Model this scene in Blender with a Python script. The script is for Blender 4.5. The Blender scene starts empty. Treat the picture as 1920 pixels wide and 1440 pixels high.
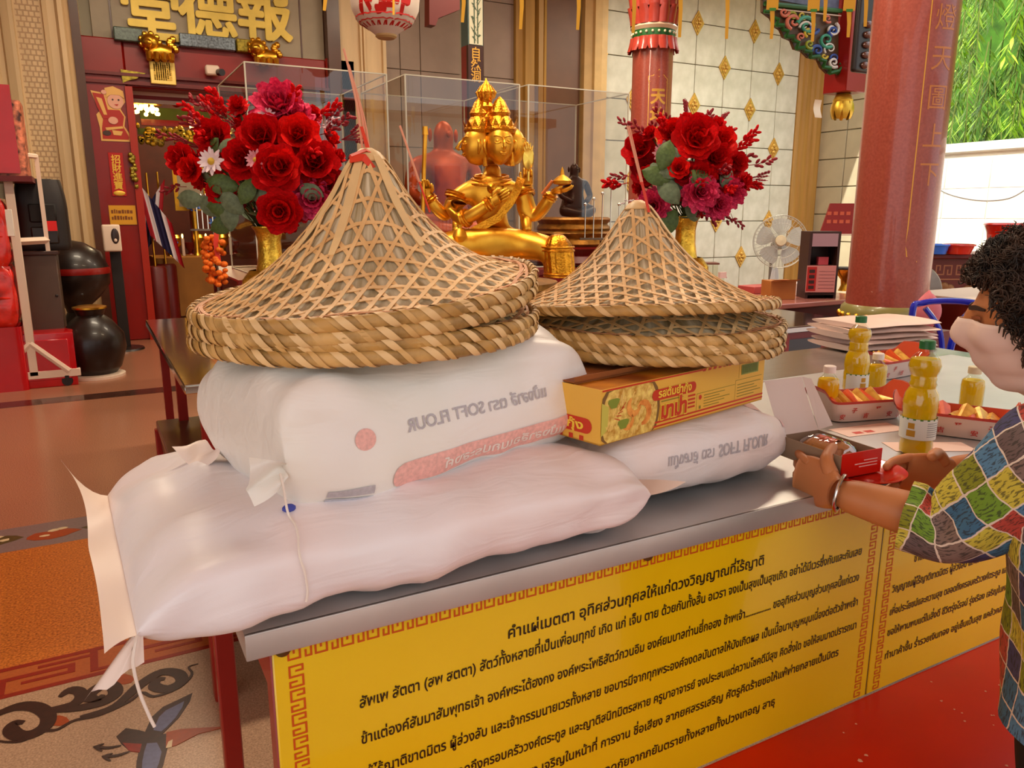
import bpy, bmesh, math, random
from math import sin, cos, pi, radians as R, sqrt, atan2, hypot
from mathutils import Vector, Matrix, Euler, noise
V = Vector
random.seed(7)
H = 1.35; PITCH = R(12.44); YAW = R(28.5); F = 1450.0
S = bpy.context.scene; COL = S.collection
# ---------------------------------------------------------------- camera
_c = bpy.data.cameras.new('camera'); _c.sensor_width = 36; _c.lens = 36*F/1920; _c.clip_start = .02; _c.clip_end = 300
CAM = bpy.data.objects.new('camera', _c); COL.objects.link(CAM)
CAM.location = (0, 0, H); CAM.rotation_euler = (pi/2-PITCH, 0, -YAW); S.camera = CAM
# ---------------------------------------------------------------- world, sun, lamps, exposure
W = bpy.data.worlds.new('sky'); S.world = W; W.use_nodes = True
_b = W.node_tree.nodes['Background']; _b.inputs[0].default_value = (.93, .96, 1, 1); _b.inputs[1].default_value = 1.2
def lamp(name, kind, loc, rot, energy, color=(1, 1, 1), size=None, size_y=None, angle=None):
    l = bpy.data.lights.new(name, kind); l.energy = energy; l.color = color
    if size and kind == 'AREA': l.size = size
    elif size: l.shadow_soft_size = size
    if size_y: l.shape = 'RECTANGLE'; l.size_y = size_y
    if angle: l.angle = angle
    o = bpy.data.objects.new(name, l); COL.objects.link(o); o.location = loc; o.rotation_euler = rot; return o
SUN_DIR = V((.66, .22, -.72)).normalized()
lamp('sun', 'SUN', (0, 0, 9), SUN_DIR.to_track_quat('-Z', 'Y').to_euler(), 4.6, (1, .94, .82), angle=R(.6))
for _x, _y in ((.8, 3.4), (3.6, 3.4), (.8, 6.6), (4.0, 6.6), (7.6, 7.2)):
    lamp('ceiling_lamp_light', 'AREA', (_x, _y, 4.28), (0, 0, 0), 66, (1, .84, .62), 1.3, .3)
lamp('hall_lamp_light', 'POINT', (1.6, 10.8, 2.9), (0, 0, 0), 120, (1, .78, .45), .15)
S.view_settings.view_transform = 'Standard'; S.view_settings.look = 'None'
S.view_settings.gamma = 1; S.view_settings.use_curve_mapping = False; S.view_settings.exposure = .36
S.cycles.max_bounces = 8; S.cycles.transparent_max_bounces = 24; S.cycles.caustics_reflective = False; S.cycles.caustics_refractive = False
S.cycles.sample_clamp_indirect = 6
# ---------------------------------------------------------------- helpers: places
def ray(px, py):
    x = px-960; y = 720-py
    z = y*cos(PITCH) - F*sin(PITCH); f = F*cos(PITCH) + y*sin(PITCH)
    return V((x*cos(YAW)+f*sin(YAW), -x*sin(YAW)+f*cos(YAW), z))
FWD = V((sin(YAW), cos(YAW), 0)); RIGHT = V((cos(YAW), -sin(YAW), 0)); UP = V((0, 0, 1))
def at(px, py, z=None, Y=None, D=None, X=None):
    """where the thing seen in the photograph at (px, py) stands: on a height z, a wall plane Y or X, or at a ground distance D"""
    v = ray(px, py)
    if z is not None: t = (z-H)/v.z
    elif Y is not None: t = Y/v.y
    elif X is not None: t = X/v.x
    else: t = D/v.dot(FWD)
    return V((0, 0, H)) + v*t
# ---------------------------------------------------------------- helpers: materials
def lin(c):
    return tuple((x/12.92 if x <= .04045 else ((x+.055)/1.055)**2.4) for x in (k/255 for k in c[:3])) + (1,)
MATS = {}
def M(name, col, rough=.5, metal=0, var=0, scale=6, col2=None, bump=0, bscale=60, spec=.5, trans=0, emit=0, coat=0, ior=1.45, alpha=1, stretch=None, sheen=0, sss=0):
    if name in MATS: return MATS[name]
    m = bpy.data.materials.new(name); m.use_nodes = True; nt = m.node_tree; b = nt.nodes['Principled BSDF']
    i = b.inputs; c = lin(col)
    i['Base Color'].default_value = c; i['Roughness'].default_value = rough; i['Metallic'].default_value = metal
    i['Specular IOR Level'].default_value = spec; i['IOR'].default_value = ior; i['Transmission Weight'].default_value = trans
    i['Coat Weight'].default_value = coat; i['Alpha'].default_value = alpha; i['Sheen Weight'].default_value = sheen
    if sss: i['Subsurface Weight'].default_value = sss; i['Subsurface Radius'].default_value = (.02, .008, .005)
    if emit: i['Emission Color'].default_value = c; i['Emission Strength'].default_value = emit
    tc = None
    def coords():
        nonlocal tc
        if tc is None:
            t = nt.nodes.new('ShaderNodeTexCoord'); mp = nt.nodes.new('ShaderNodeMapping')
            nt.links.new(t.outputs['Object'], mp.inputs[0]); mp.inputs['Scale'].default_value = stretch or (1, 1, 1); tc = mp.outputs[0]
        return tc
    if var or col2:
        n = nt.nodes.new('ShaderNodeTexNoise'); n.inputs['Scale'].default_value = scale; n.inputs['Detail'].default_value = 5
        nt.links.new(coords(), n.inputs['Vector'])
        r = nt.nodes.new('ShaderNodeValToRGB'); nt.links.new(n.outputs[0], r.inputs[0])
        r.color_ramp.elements[0].position = .33; r.color_ramp.elements[1].position = .67
        c2 = lin(col2) if col2 else c
        r.color_ramp.elements[0].color = tuple(x*(1-var) for x in c[:3])+(1,)
        r.color_ramp.elements[1].color = tuple(min(1, x*(1+var)) for x in c2[:3])+(1,)
        nt.links.new(r.outputs[0], i['Base Color'])
        if emit: nt.links.new(r.outputs[0], i['Emission Color'])
    if bump:
        n = nt.nodes.new('ShaderNodeTexNoise'); n.inputs['Scale'].default_value = bscale; n.inputs['Detail'].default_value = 3
        nt.links.new(coords(), n.inputs['Vector'])
        bp = nt.nodes.new('ShaderNodeBump'); bp.inputs['Strength'].default_value = bump; bp.inputs['Distance'].default_value = .004
        nt.links.new(n.outputs[0], bp.inputs['Height']); nt.links.new(bp.outputs[0], i['Normal'])
    MATS[name] = m; return m
def glass(name, tint=(240, 245, 242), refl=.10, alpha=.9):
    """thin pane: mostly see-through with a fresnel mirror on top"""
    if name in MATS: return MATS[name]
    m = bpy.data.materials.new(name); m.use_nodes = True; nt = m.node_tree; nt.nodes.clear()
    o = nt.nodes.new('ShaderNodeOutputMaterial'); mx = nt.nodes.new('ShaderNodeMixShader'); t = nt.nodes.new('ShaderNodeBsdfTransparent')
    g = nt.nodes.new('ShaderNodeBsdfGlossy'); g.inputs['Roughness'].default_value = .01; fr = nt.nodes.new('ShaderNodeFresnel'); fr.inputs[0].default_value = 1.5
    a = nt.nodes.new('ShaderNodeMath'); a.operation = 'ADD'; a.use_clamp = True; a.inputs[1].default_value = refl
    t.inputs[0].default_value = tuple(x*alpha for x in lin(tint)[:3])+(1,)
    ge = nt.nodes.new('ShaderNodeNewGeometry'); iv = nt.nodes.new('ShaderNodeMath'); iv.operation = 'SUBTRACT'; iv.inputs[0].default_value = 1; ml = nt.nodes.new('ShaderNodeMath'); ml.operation = 'MULTIPLY'
    nt.links.new(ge.outputs['Backfacing'], iv.inputs[1]); nt.links.new(fr.outputs[0], a.inputs[0]); nt.links.new(a.outputs[0], ml.inputs[0]); nt.links.new(iv.outputs[0], ml.inputs[1]); nt.links.new(ml.outputs[0], mx.inputs[0]); nt.links.new(t.outputs[0], mx.inputs[1]); nt.links.new(g.outputs[0], mx.inputs[2])
    nt.links.new(mx.outputs[0], o.inputs[0]); MATS[name] = m; return m
# ---------------------------------------------------------------- helpers: meshes
WM = {}
class MB:
    def __init__(s): s.v = []; s.f = []; s.uv = []; s.mi = []; s.m = 0
    def face(s, idx, uv=None): s.f.append(idx); s.uv.append(uv); s.mi.append(s.m)
    def add(s, o, mtx=None):
        k = len(s.v); s.v += [mtx @ p for p in o.v] if mtx else o.v
        s.f += [[a+k for a in f] for f in o.f]; s.uv += o.uv; s.mi += o.mi; return s
    def quad(s, a, b, c, d):
        k = len(s.v); s.v += [V(a), V(b), V(c), V(d)]; s.face([k, k+1, k+2, k+3], [(0, 0), (1, 0), (1, 1), (0, 1)]); return s
    def box(s, c, sz, rot=None, mtx=None):
        k = len(s.v); c = V(c); m = Euler(rot).to_matrix() if rot else None
        for dz in (-.5, .5):
            for dx, dy in ((-.5, -.5), (.5, -.5), (.5, .5), (-.5, .5)):
                p = V((dx*sz[0], dy*sz[1], dz*sz[2])); p = (m @ p if m else p)+c
                s.v.append(mtx @ p if mtx else p)
        for f in ((3, 2, 1, 0), (4, 5, 6, 7), (0, 1, 5, 4), (1, 2, 6, 5), (2, 3, 7, 6), (3, 0, 4, 7)): s.face([k+a for a in f])
        return s
    def bx(s, x0, x1, y0, y1, z0, z1): return s.box(((x0+x1)/2, (y0+y1)/2, (z0+z1)/2), (abs(x1-x0), abs(y1-y0), abs(z1-z0)))
    def grid(s, fn, nu, nv, cu=False, cv=False, caps=False):
        k = len(s.v); U = nu if cu else nu+1; Vn = nv if cv else nv+1
        for i in range(U):
            for j in range(Vn): s.v.append(V(fn(i/nu, j/nv)))
        for i in range(nu):
            for j in range(nv):
                a = i; b = (i+1) % U; c = j; d = (j+1) % Vn
                s.face([k+a*Vn+c, k+b*Vn+c, k+b*Vn+d, k+a*Vn+d], [(i/nu, j/nv), ((i+1)/nu, j/nv), ((i+1)/nu, (j+1)/nv), (i/nu, (j+1)/nv)])
        if caps and cv:
            s.face([k+j for j in range(nv)][::-1]); s.face([k+(U-1)*Vn+j for j in range(nv)])
        return s
    def tube(s, pts, r, n=8, caps=True, flat=1.0, up=None):
        pts = [V(p) for p in pts]; N = len(pts); rr = r if hasattr(r, '__len__') else [r]*N
        T = [(pts[min(i+1, N-1)]-pts[max(i-1, 0)]).normalized() for i in range(N)]
        a = V(up) if up else (V((0, 0, 1)) if abs(T[0].z) < .9 else V((1, 0, 0)))
        fr = []
        for t in T:
            a = (a - t*a.dot(t)); a = a.normalized() if a.length > 1e-6 else t.orthogonal().normalized(); fr.append((a.copy(), t.cross(a)))
        k = len(s.v)
        for p, (x, y), q in zip(pts, fr, rr):
            for j in range(n):
                w = 2*pi*j/n; s.v.append(p + x*(cos(w)*q*flat) + y*(sin(w)*q))
        for i in range(N-1):
            for j in range(n):
                b = (j+1) % n; s.face([k+i*n+j, k+i*n+b, k+(i+1)*n+b, k+(i+1)*n+j], [(i/(N-1), j/n), (i/(N-1), (j+1)/n), ((i+1)/(N-1), (j+1)/n), ((i+1)/(N-1), j/n)])
        if caps: s.face([k+j for j in range(n)][::-1]); s.face([k+(N-1)*n+j for j in range(n)])
        return s
    def ribbon(s, pts, w, nrm=(0, 0, 1), th=0):
        """flat strip along pts, width w (number or list), with thickness th"""
        pts = [V(p) for p in pts]; N = len(pts); ww = w if hasattr(w, '__len__') else [w]*N; L = []
        for i in range(N):
            t = (pts[min(i+1, N-1)]-pts[max(i-1, 0)]).normalized(); n = V(nrm(pts[i])) if callable(nrm) else V(nrm)
            b = t.cross(n).normalized(); n = b.cross(t); L.append((pts[i]-b*ww[i]/2, pts[i]+b*ww[i]/2, n))
        k = len(s.v)
        for a, b, n in L:
            s.v += [a, b] + ([a+n*th, b+n*th] if th else [])
        q = 4 if th else 2
        for i in range(N-1):
            o = k+i*q; o2 = o+q
            if th:
                for a, b in ((2, 3), (3, 1), (1, 0), (0, 2)): s.face([o+a, o+b, o2+b, o2+a])
            else: s.face([o, o+1, o2+1, o2])
        if th: s.face([k, k+1, k+3, k+2]); o = k+(N-1)*q; s.face([o+2, o+3, o+1, o])
        return s
    def lathe(s, prof, n=24, c=(0, 0, 0), mtx=None, caps=True):
        k = len(s.v); c = V(c); P = len(prof)
        for r, z in prof:
            for j in range(n):
                p = V((r*cos(2*pi*j/n), r*sin(2*pi*j/n), z)); p = (mtx @ p if mtx else p)+c; s.v.append(p)
        for i in range(P-1):
            for j in range(n):
                b = (j+1) % n; s.face([k+i*n+j, k+i*n+b, k+(i+1)*n+b, k+(i+1)*n+j], [(j/n, i/(P-1)), ((j+1)/n, i/(P-1)), ((j+1)/n, (i+1)/(P-1)), (j/n, (i+1)/(P-1))])
        if caps:
            if prof[0][0] > 1e-5: s.face([k+j for j in range(n)][::-1])
            if prof[-1][0] > 1e-5: s.face([k+(P-1)*n+j for j in range(n)])
        return s
    def cyl(s, p0, p1, r, n=12, r1=None): return s.tube([p0, p1], [r, r if r1 is None else r1], n)
    def ball(s, c, r, nu=12, nv=8, mtx=None):
        r = r if hasattr(r, '__len__') else (r, r, r)
        def fn(u, v):
            p = V((cos(2*pi*u)*sin(pi*v)*r[0], sin(2*pi*u)*sin(pi*v)*r[1], -cos(pi*v)*r[2])); return (mtx @ p if mtx else p)+V(c)
        return s.grid(fn, nu, nv, cu=True)
    def prism(s, poly, h, fn):
        """2-d outline poly given depth h; fn maps (x, y, depth) to the place"""
        k = len(s.v); n = len(poly)
        for d in ((0, h) if h else (0,)):
            for x, y in poly: s.v.append(V(fn(x, y, d)))
        s.face([k+i for i in range(n)][::-1] if h else [k+i for i in range(n)])
        if h:
            s.face([k+n+i for i in range(n)])
            for i in range(n): b = (i+1) % n; s.face([k+i, k+b, k+n+b, k+n+i])
        return s
    def mesh(s, name, mat, smooth=True, bevel=0, seg=1, weld=False, sharp=38, sub=0, fixn=False):
        me = bpy.data.meshes.new(name); me.from_pydata([tuple(p) for p in s.v], [], s.f)
        if any(s.uv):
            ul = me.uv_layers.new(name='UVMap').data; k = 0
            for f, u in zip(s.f, s.uv):
                if u:
                    for a in range(len(f)): ul[k+a].uv = u[a]
                k += len(f)
        for m in (mat if isinstance(mat, (list, tuple)) else [mat]): me.materials.append(m)
        if any(s.mi): me.polygons.foreach_set('material_index', s.mi)
        if bevel or weld or sub or fixn:
            bm = bmesh.new(); bm.from_mesh(me)
            if weld: bmesh.ops.remove_doubles(bm, verts=bm.verts, dist=weld if weld is not True else 1e-4)
            if fixn or weld: bmesh.ops.recalc_face_normals(bm, faces=bm.faces)
            if bevel:
                e = [e for e in bm.edges if len(e.link_faces) == 2 and e.calc_face_angle(0) > R(30)]
                bmesh.ops.bevel(bm, geom=e, offset=bevel, segments=seg, affect='EDGES', profile=.6)
            bm.to_mesh(me); bm.free()
        if smooth:
            me.shade_smooth(); me.set_sharp_from_angle(angle=R(sharp))
        return me
    def build(s, name, mat, parent=None, world=True, **kw):
        if parent is not None and world:
            inv = WM[parent.name].inverted(); s.v = [inv @ V(p) for p in s.v]
        return link(name, s.mesh(name, mat, **kw), parent)
def link(name, me, parent=None, mtx=None, wld=False):
    o = bpy.data.objects.new(name, me); COL.objects.link(o)
    if parent is not None: o.parent = parent; WM[o.name] = WM[parent.name].copy()
    else: WM[o.name] = Matrix()
    if mtx is not None:
        if wld: mtx = WM[parent.name].inverted() @ mtx
        l, q, sc = mtx.decompose(); o.location = l; o.rotation_mode = 'QUATERNION'; o.rotation_quaternion = q; o.scale = sc
        WM[o.name] = WM[o.name] @ mtx
    return o
def tag(o, label=None, cat=None, group=None, kind=None):
    if label: o['label'] = label
    if cat: o['category'] = cat
    if group: o['group'] = group
    if kind: o['kind'] = kind
    return o
def thing(name, label, cat, loc=(0, 0, 0), rz=0, group=None, mtx=None):
    o = bpy.data.objects.new(name, None); COL.objects.link(o); o.empty_display_size = .05
    m = mtx if mtx is not None else Matrix.Translation(V(loc)) @ Matrix.Rotation(rz, 4, 'Z')
    l, q, sc = m.decompose(); o.location = l; o.rotation_mode = 'QUATERNION'; o.rotation_quaternion = q; o.scale = sc
    WM[o.name] = m.copy(); return tag(o, label, cat, group)
def struct(name, mb, mat, parent=None, **kw):
    o = mb.build(name, mat, parent, **kw)
    if parent is None: o['kind'] = 'structure'
    return o
def copy_tree(o, parent=None, **props):
    c = o.copy(); COL.objects.link(c)
    if parent is not None: c.parent = parent
    for k, v in props.items(): c[k] = v
    WM[c.name] = WM[o.name].copy()
    for ch in list(o.children): copy_tree(ch, c)
    return c
def T(x, y, z, rz=0, rx=0, ry=0, s=1): return Matrix.Translation((x, y, z)) @ Euler((rx, ry, rz)).to_matrix().to_4x4() @ Matrix.Scale(s, 4)
def arc(c, r, a0, a1, n, ax=V((1, 0, 0)), ay=V((0, 0, 1))): return [V(c)+ax*(r*cos(a0+(a1-a0)*i/n))+ay*(r*sin(a0+(a1-a0)*i/n)) for i in range(n+1)]
def smooth_path(pts, n=6):
    P = [V(p) for p in pts]; out = []
    for i in range(len(P)-1):
        p0, p1, p2, p3 = P[max(i-1, 0)], P[i], P[i+1], P[min(i+2, len(P)-1)]
        for k in range(n):
            t = k/n; out.append(.5*((2*p1)+(p2-p0)*t+(2*p0-5*p1+4*p2-p3)*t*t+(3*p1-p0-3*p2+p3)*t**3))
    return out+[P[-1]]
# ---------------------------------------------------------------- helpers: lettering (built-in font, marks placed one by one)
_fc = bpy.data.curves.new('lettering_curve', 'FONT'); _fo = bpy.data.objects.new('lettering_curve', _fc); COL.objects.link(_fo)
_GL = {}
def _eval(body, bold=0, ext=0):
    _fc.body = body; _fc.size = 1; _fc.offset = bold; _fc.extrude = ext; _fc.resolution_u = 3
    bpy.context.view_layer.update(); dg = bpy.context.evaluated_depsgraph_get(); ev = _fo.evaluated_get(dg); me = ev.to_mesh()
    vs = [v.co.copy() for v in me.vertices]; fs = [list(p.vertices) for p in me.polygons]; ev.to_mesh_clear(); return vs, fs
_REF = {}
def glyph(c, bold=0, ext=0):
    k = (c, bold, ext)
    if k not in _GL:
        if 'w' not in _REF:
            _REF['w'] = max(v.x for v in _eval('ll')[0])
        _GL[k] = (_eval(c, bold, ext) if c.strip() else ([], [])) + (max(v.x for v in _eval('l'+c+'l')[0])-_REF['w'],)
    return _GL[k]
UPV = set('\u0e31\u0e34\u0e35\u0e36\u0e37\u0e4d\u0e33\u0e47'); TONE = set('\u0e48\u0e49\u0e4a\u0e4b\u0e4c')
def refine(mb, L):
    """split long faces so that lettering can bend round a curved body"""
    todo = [(f, m) for f, m in zip(mb.f, mb.mi)]; mb.f, mb.uv, mb.mi = [], [], []
    while todo:
        f, m = todo.pop(); n = len(f)
        if n > 4: todo += [([f[0], f[i], f[i+1]], m) for i in range(1, n-1)]; continue
        i = max(range(n), key=lambda i: (mb.v[f[i]]-mb.v[f[(i+1) % n]]).length); a, b = f[i], f[(i+1) % n]
        if (mb.v[a]-mb.v[b]).length <= L: mb.m = m; mb.face(f); continue
        if n == 4: todo += [([f[0], f[1], f[2]], m), ([f[0], f[2], f[3]], m)]; continue
        k = len(mb.v); mb.v.append((mb.v[a]+mb.v[b])/2); c = f[(i+2) % n]; todo += [([a, k, c], m), ([k, b, c], m)]
    return mb
def fatten(mb, d):
    """heavier strokes: the same lettering again, shifted a little each way"""
    out = MB()
    for i, (x, y) in enumerate(((0, 0), (d, 0), (-d, 0), (0, d), (0, -d), (d*.7, d*.7), (-d*.7, -d*.7), (d*.7, -d*.7), (-d*.7, d*.7))): out.add(MB().add(mb, Matrix.Translation((x, y, i*d*.03))))
    out.w = getattr(mb, 'w', 0); return out
def text(s, width=None, size=1.0, sx=1.0, bold=0, ext=0, track=0):
    """MB of lettering in x/y from the origin; width stretches the line to fit"""
    mb = MB(); x = 0; prev = ''
    for i, c in enumerate(s):
        vs, fs, adv = glyph(c, bold, ext); dy = 0
        if c in TONE and (prev in UPV or (i+1 < len(s) and s[i+1] == '\u0e33')): dy = .2
        k = len(mb.v); mb.v += [V(((p.x+x), p.y+dy, p.z)) for p in vs]
        for f in fs: mb.face([a+k for a in f])
        x += adv+track
        if c not in TONE: prev = c
    if width: sx = width/(x*size)
    mb.v = [V((p.x*size*sx, p.y*size, p.z*size)) for p in mb.v]; mb.w = x*size*sx; return mb
def put(mb, o, ex, ey, en=None):
    """place flat lettering with its x along ex and y along ey"""
    o, ex, ey = V(o), V(ex), V(ey); en = V(en) if en else ex.cross(ey).normalized()
    mb.v = [o+ex*p.x+ey*p.y+en*p.z for p in mb.v]; return mb
# ================================================================ THE SETTING
def speck(name, a, b, rough=.25, scale=220, coat=.0):
    return M(name, a, rough, var=.12, scale=scale, col2=b, spec=.5, coat=coat)
brown_terrazzo = speck('brown_terrazzo', (138, 88, 64), (170, 116, 88), .22)
orange_terrazzo = speck('orange_terrazzo', (146, 70, 14), (200, 114, 40), .32, 130)
beige_terrazzo = speck('beige_terrazzo', (152, 118, 92), (178, 144, 116), .3, 200)
dark_inlay = M('dark_inlay', (52, 26, 18), .3, var=.2, scale=60); red_inlay = M('red_inlay', (132, 30, 14), .3, var=.12, scale=80)
grey_inlay = M('grey_inlay', (120, 100, 96), .3, var=.1, scale=80); green_inlay = M('green_inlay', (74, 66, 30), .3, var=.1, scale=80)
rust_inlay = M('rust_inlay', (150, 62, 20), .3, var=.1, scale=80); blue_inlay = M('blue_inlay', (92, 92, 122), .3, var=.1, scale=80); cream_inlay = M('cream_inlay', (206, 180, 140), .3)
FL = struct('floor', MB().bx(-7, 14, -9, 13.4, -.12, 0), brown_terrazzo)
LAY = [0]
def inlay(name, polys, mat, z=.0012, **k):
    LAY[0] += 1; z += LAY[0]*6e-6; mb = MB()
    for p in polys: mb.prism([(q[0], q[1]) for q in p], z, lambda x, y, d: (x, y, d))
    return mb.build(name, mat, FL, smooth=False, fixn=True, **k)
def rect(x0, x1, y0, y1): return [(x0, y0), (x1, y0), (x1, y1), (x0, y1)]
inlay('dark_strip', [rect(-6, 6.2, 6.40, 6.60)], M('dark_strip_stone', (70, 42, 34), .15, var=.3, scale=14))
inlay('orange_panel', [rect(-6, 6.2, 2.585, 3.56)], orange_terrazzo, .0006)
inlay('beige_panel', [rect(-6, 6.2, -1, 2.41)], beige_terrazzo, .0006)
inlay('red_band', [rect(-6, 6.2, 2.41, 2.585)], M('fret_ground', (164, 82, 36), .3, var=.1, scale=120), .0008)
inlay('grey_band', [rect(-6, 6.2, 3.56, 3.84)], grey_inlay, .0008)
mb = MB()                                                     # meander of the red floor band
for y0, y1 in ((2.41, 2.43), (2.565, 2.585)): mb.bx(-3, 4, y0, y1, .0008, .0016)
for i in range(-8, 11):
    x = i*.36
    for a, b, c, d in ((0, .022, 2.43, 2.52), (0, .2, 2.5, 2.52), (.18, .2, 2.47, 2.52), (.06, .2, 2.465, 2.48), (.24, .262, 2.45, 2.565), (.24, .36, 2.44, 2.455), (.1, .24, 2.535, 2.55)):
        mb.bx(x+a, x+b, c, d, .0008, .0016+2e-5*len(mb.f)/6 % 3e-4)
mb.build('fret_inlay', red_inlay, FL, smooth=False)
def fpt(x, y): p = at(x, y, z=0); return (p.x, p.y, .0022)
def blob(cx, cy, r, n=9, wob=.25, sx=1.6):
    return [(cx+r*sx*cos(2*pi*i/n)*(1+wob*random.uniform(-1, 1)), cy+r*sin(2*pi*i/n)*(1+wob*random.uniform(-1, 1))) for i in range(n)]
for i in range(12):                                           # peonies and leaves of the grey band
    x = -1.3+i*.21
    inlay('leaf', [blob(x, 3.7+random.uniform(-.03, .03), .055, 11)], (green_inlay, rust_inlay, green_inlay, rust_inlay)[i % 4], .0016)
    inlay('petal', [blob(x+.03*k-.03, 3.7+random.uniform(-.05, .05), .014, 7) for k in range(3)], cream_inlay, .0024)
def stroke(name, pix, w, mat):
    pts = smooth_path([fpt(*p) for p in pix], 5); n = len(pts)
    LAY[0] += 1; pts = [p+V((0, 0, LAY[0]*8e-6)) for p in pts]; ww = [w*(min(1, .35+3*min(i, n-1-i)/n)) for i in range(n)]
    return MB().ribbon(pts, ww, (0, 0, 1), .0006).build(name, mat, FL, smooth=False)
for pix, w in (([(-30, 1352), (0, 1338), (35, 1326), (68, 1327), (90, 1342), (86, 1362), (60, 1378), (34, 1380), (20, 1368), (28, 1357), (45, 1356)], .040),
               ([(84, 1334), (140, 1330), (190, 1318), (216, 1302), (212, 1288), (194, 1286), (176, 1296), (166, 1308), (182, 1313), (194, 1304)], .040),
               ([(96, 1330), (136, 1322), (152, 1308), (148, 1297), (130, 1296), (112, 1308)], .034),
               ([(150, 1346), (214, 1326), (262, 1286), (302, 1262), (334, 1264), (340, 1280), (314, 1293), (290, 1288), (296, 1276), (310, 1274)], .036)):
    stroke('scroll_inlay', pix, w, dark_inlay)
stroke('scroll_outline', [(-40, 1380), (0, 1391), (40, 1391), (80, 1373), (108, 1369), (140, 1352), (186, 1342), (240, 1318), (266, 1300), (290, 1307), (336, 1290), (360, 1266), (354, 1252), (372, 1246)], .010, dark_inlay)
for px in ((108, 1352), (230, 1274)): inlay('scroll_bud', [[fpt(px[0]+22*cos(a*.7), px[1]+10*sin(a*.7))[:2] for a in range(9)]], rust_inlay, .0014)
def pix_poly(p): return [fpt(*q)[:2] for q in p]
inlay('bird_body', [pix_poly([(218, 1382), (236, 1366), (262, 1370), (290, 1378), (318, 1376), (312, 1404), (292, 1412), (262, 1410), (240, 1406), (228, 1396)])], dark_inlay, .0014)
inlay('bird_belly', [pix_poly([(230, 1394), (266, 1396), (262, 1412), (242, 1409)])], red_inlay, .0020)
inlay('bird_neck', [pix_poly([(312, 1374), (340, 1368), (372, 1366), (430, 1363), (372, 1377), (330, 1399), (311, 1403)])], rust_inlay, .0020)
inlay('bird_collar', [pix_poly([(316, 1392), (324, 1388), (322, 1402), (311, 1404)])], cream_inlay, .0026)
for nm, ps in (('bird_wing', [(268, 1382), (285, 1345), (306, 1326), (332, 1314), (361, 1300), (356, 1316), (336, 1346), (308, 1374), (292, 1386)]), ('bird_wing', [(270, 1380), (300, 1378), (314, 1404), (306, 1436), (290, 1470), (254, 1462), (256, 1430), (262, 1402)])):
    inlay(nm, [pix_poly(ps)], dark_inlay, .0017)
    c = (sum(p[0] for p in ps)/len(ps)+4, sum(p[1] for p in ps)/len(ps)+4)
    inlay('bird_plume', [pix_poly([(c[0]+(p[0]-c[0])*.62, c[1]+(p[1]-c[1])*.66) for p in ps])], blue_inlay, .0022)
for a, b in (((228, 1399), (180, 1402)), ((244, 1410), (196, 1420))):
    stroke('bird_leg', [a, ((a[0]+b[0])/2, (a[1]+b[1])/2+3), b, (b[0]-4, b[1]+1)], .009, dark_inlay); stroke('bird_foot', [(b[0]+16, b[1]-6), b, (b[0]+12, b[1]+8)], .007, dark_inlay)
# ---------------------------------------------------------------- walls
stone = M('mauve_stone', (150, 128, 112), .5, var=.09, scale=3.5, bump=.05, bscale=30)
grey_stone = M('grey_stone', (158, 142, 116), .5, var=.08, scale=5, bump=.05, bscale=50)
cream = M('cream_stone', (216, 184, 138), .5, var=.10, scale=2, stretch=(3, 3, .4), bump=.05)
gold_stone = M('gold_stone', (176, 134, 66), .45, var=.14, scale=3, stretch=(4, 4, .3))
brown_trim = M('brown_trim', (84, 50, 34), .3, var=.1); red_lac = M('red_lacquer', (138, 18, 10), .35, var=.12, scale=2, coat=.2)
dark_red = M('dark_red_lacquer', (104, 16, 10), .4, var=.12); tile_m = M('pale_tile', (206, 206, 186), .42, var=.06, scale=4, col2=(222, 222, 206), bump=.03)
joint = M('tile_joint', (150, 146, 124), .8); gold = M('gold_leaf', (224, 168, 56), .3, metal=1, var=.12, scale=9, bump=.15, bscale=40)
gold_flat = M('gold_paint', (222, 178, 62), .35, metal=.7, var=.1, scale=12); moss = M('carved_gilt', (150, 130, 40), .4, metal=.5, var=.5, scale=30, bump=.6, bscale=60)
YB = 9.4
def wx(px, py, Y=YB): return at(px, py, Y=Y).x
DX0, DX1, DZ = wx(262, 420), 2.62, at(330, 172, Y=YB).z
SX1 = wx(562, 60)
WB = struct('wall_back', MB().bx(-7, DX0-.3, YB, YB+.3, 0, 4.6).bx(DX0-.3, DX1+.1, YB, YB+.3, DZ+.42, 4.6).bx(DX1+.1, 11, YB, YB+.3, 0, 4.6), M('wall_core', (148, 140, 118), .7))
def slab(x0, x1, z0, z1, mat, name='stone_slab', th=.025, Y=YB, parent=WB, g=.004):
    return MB().bx(x0+g, x1-g, Y-th, Y, z0+g, z1-g).build(name, mat, parent, bevel=.003)
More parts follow.
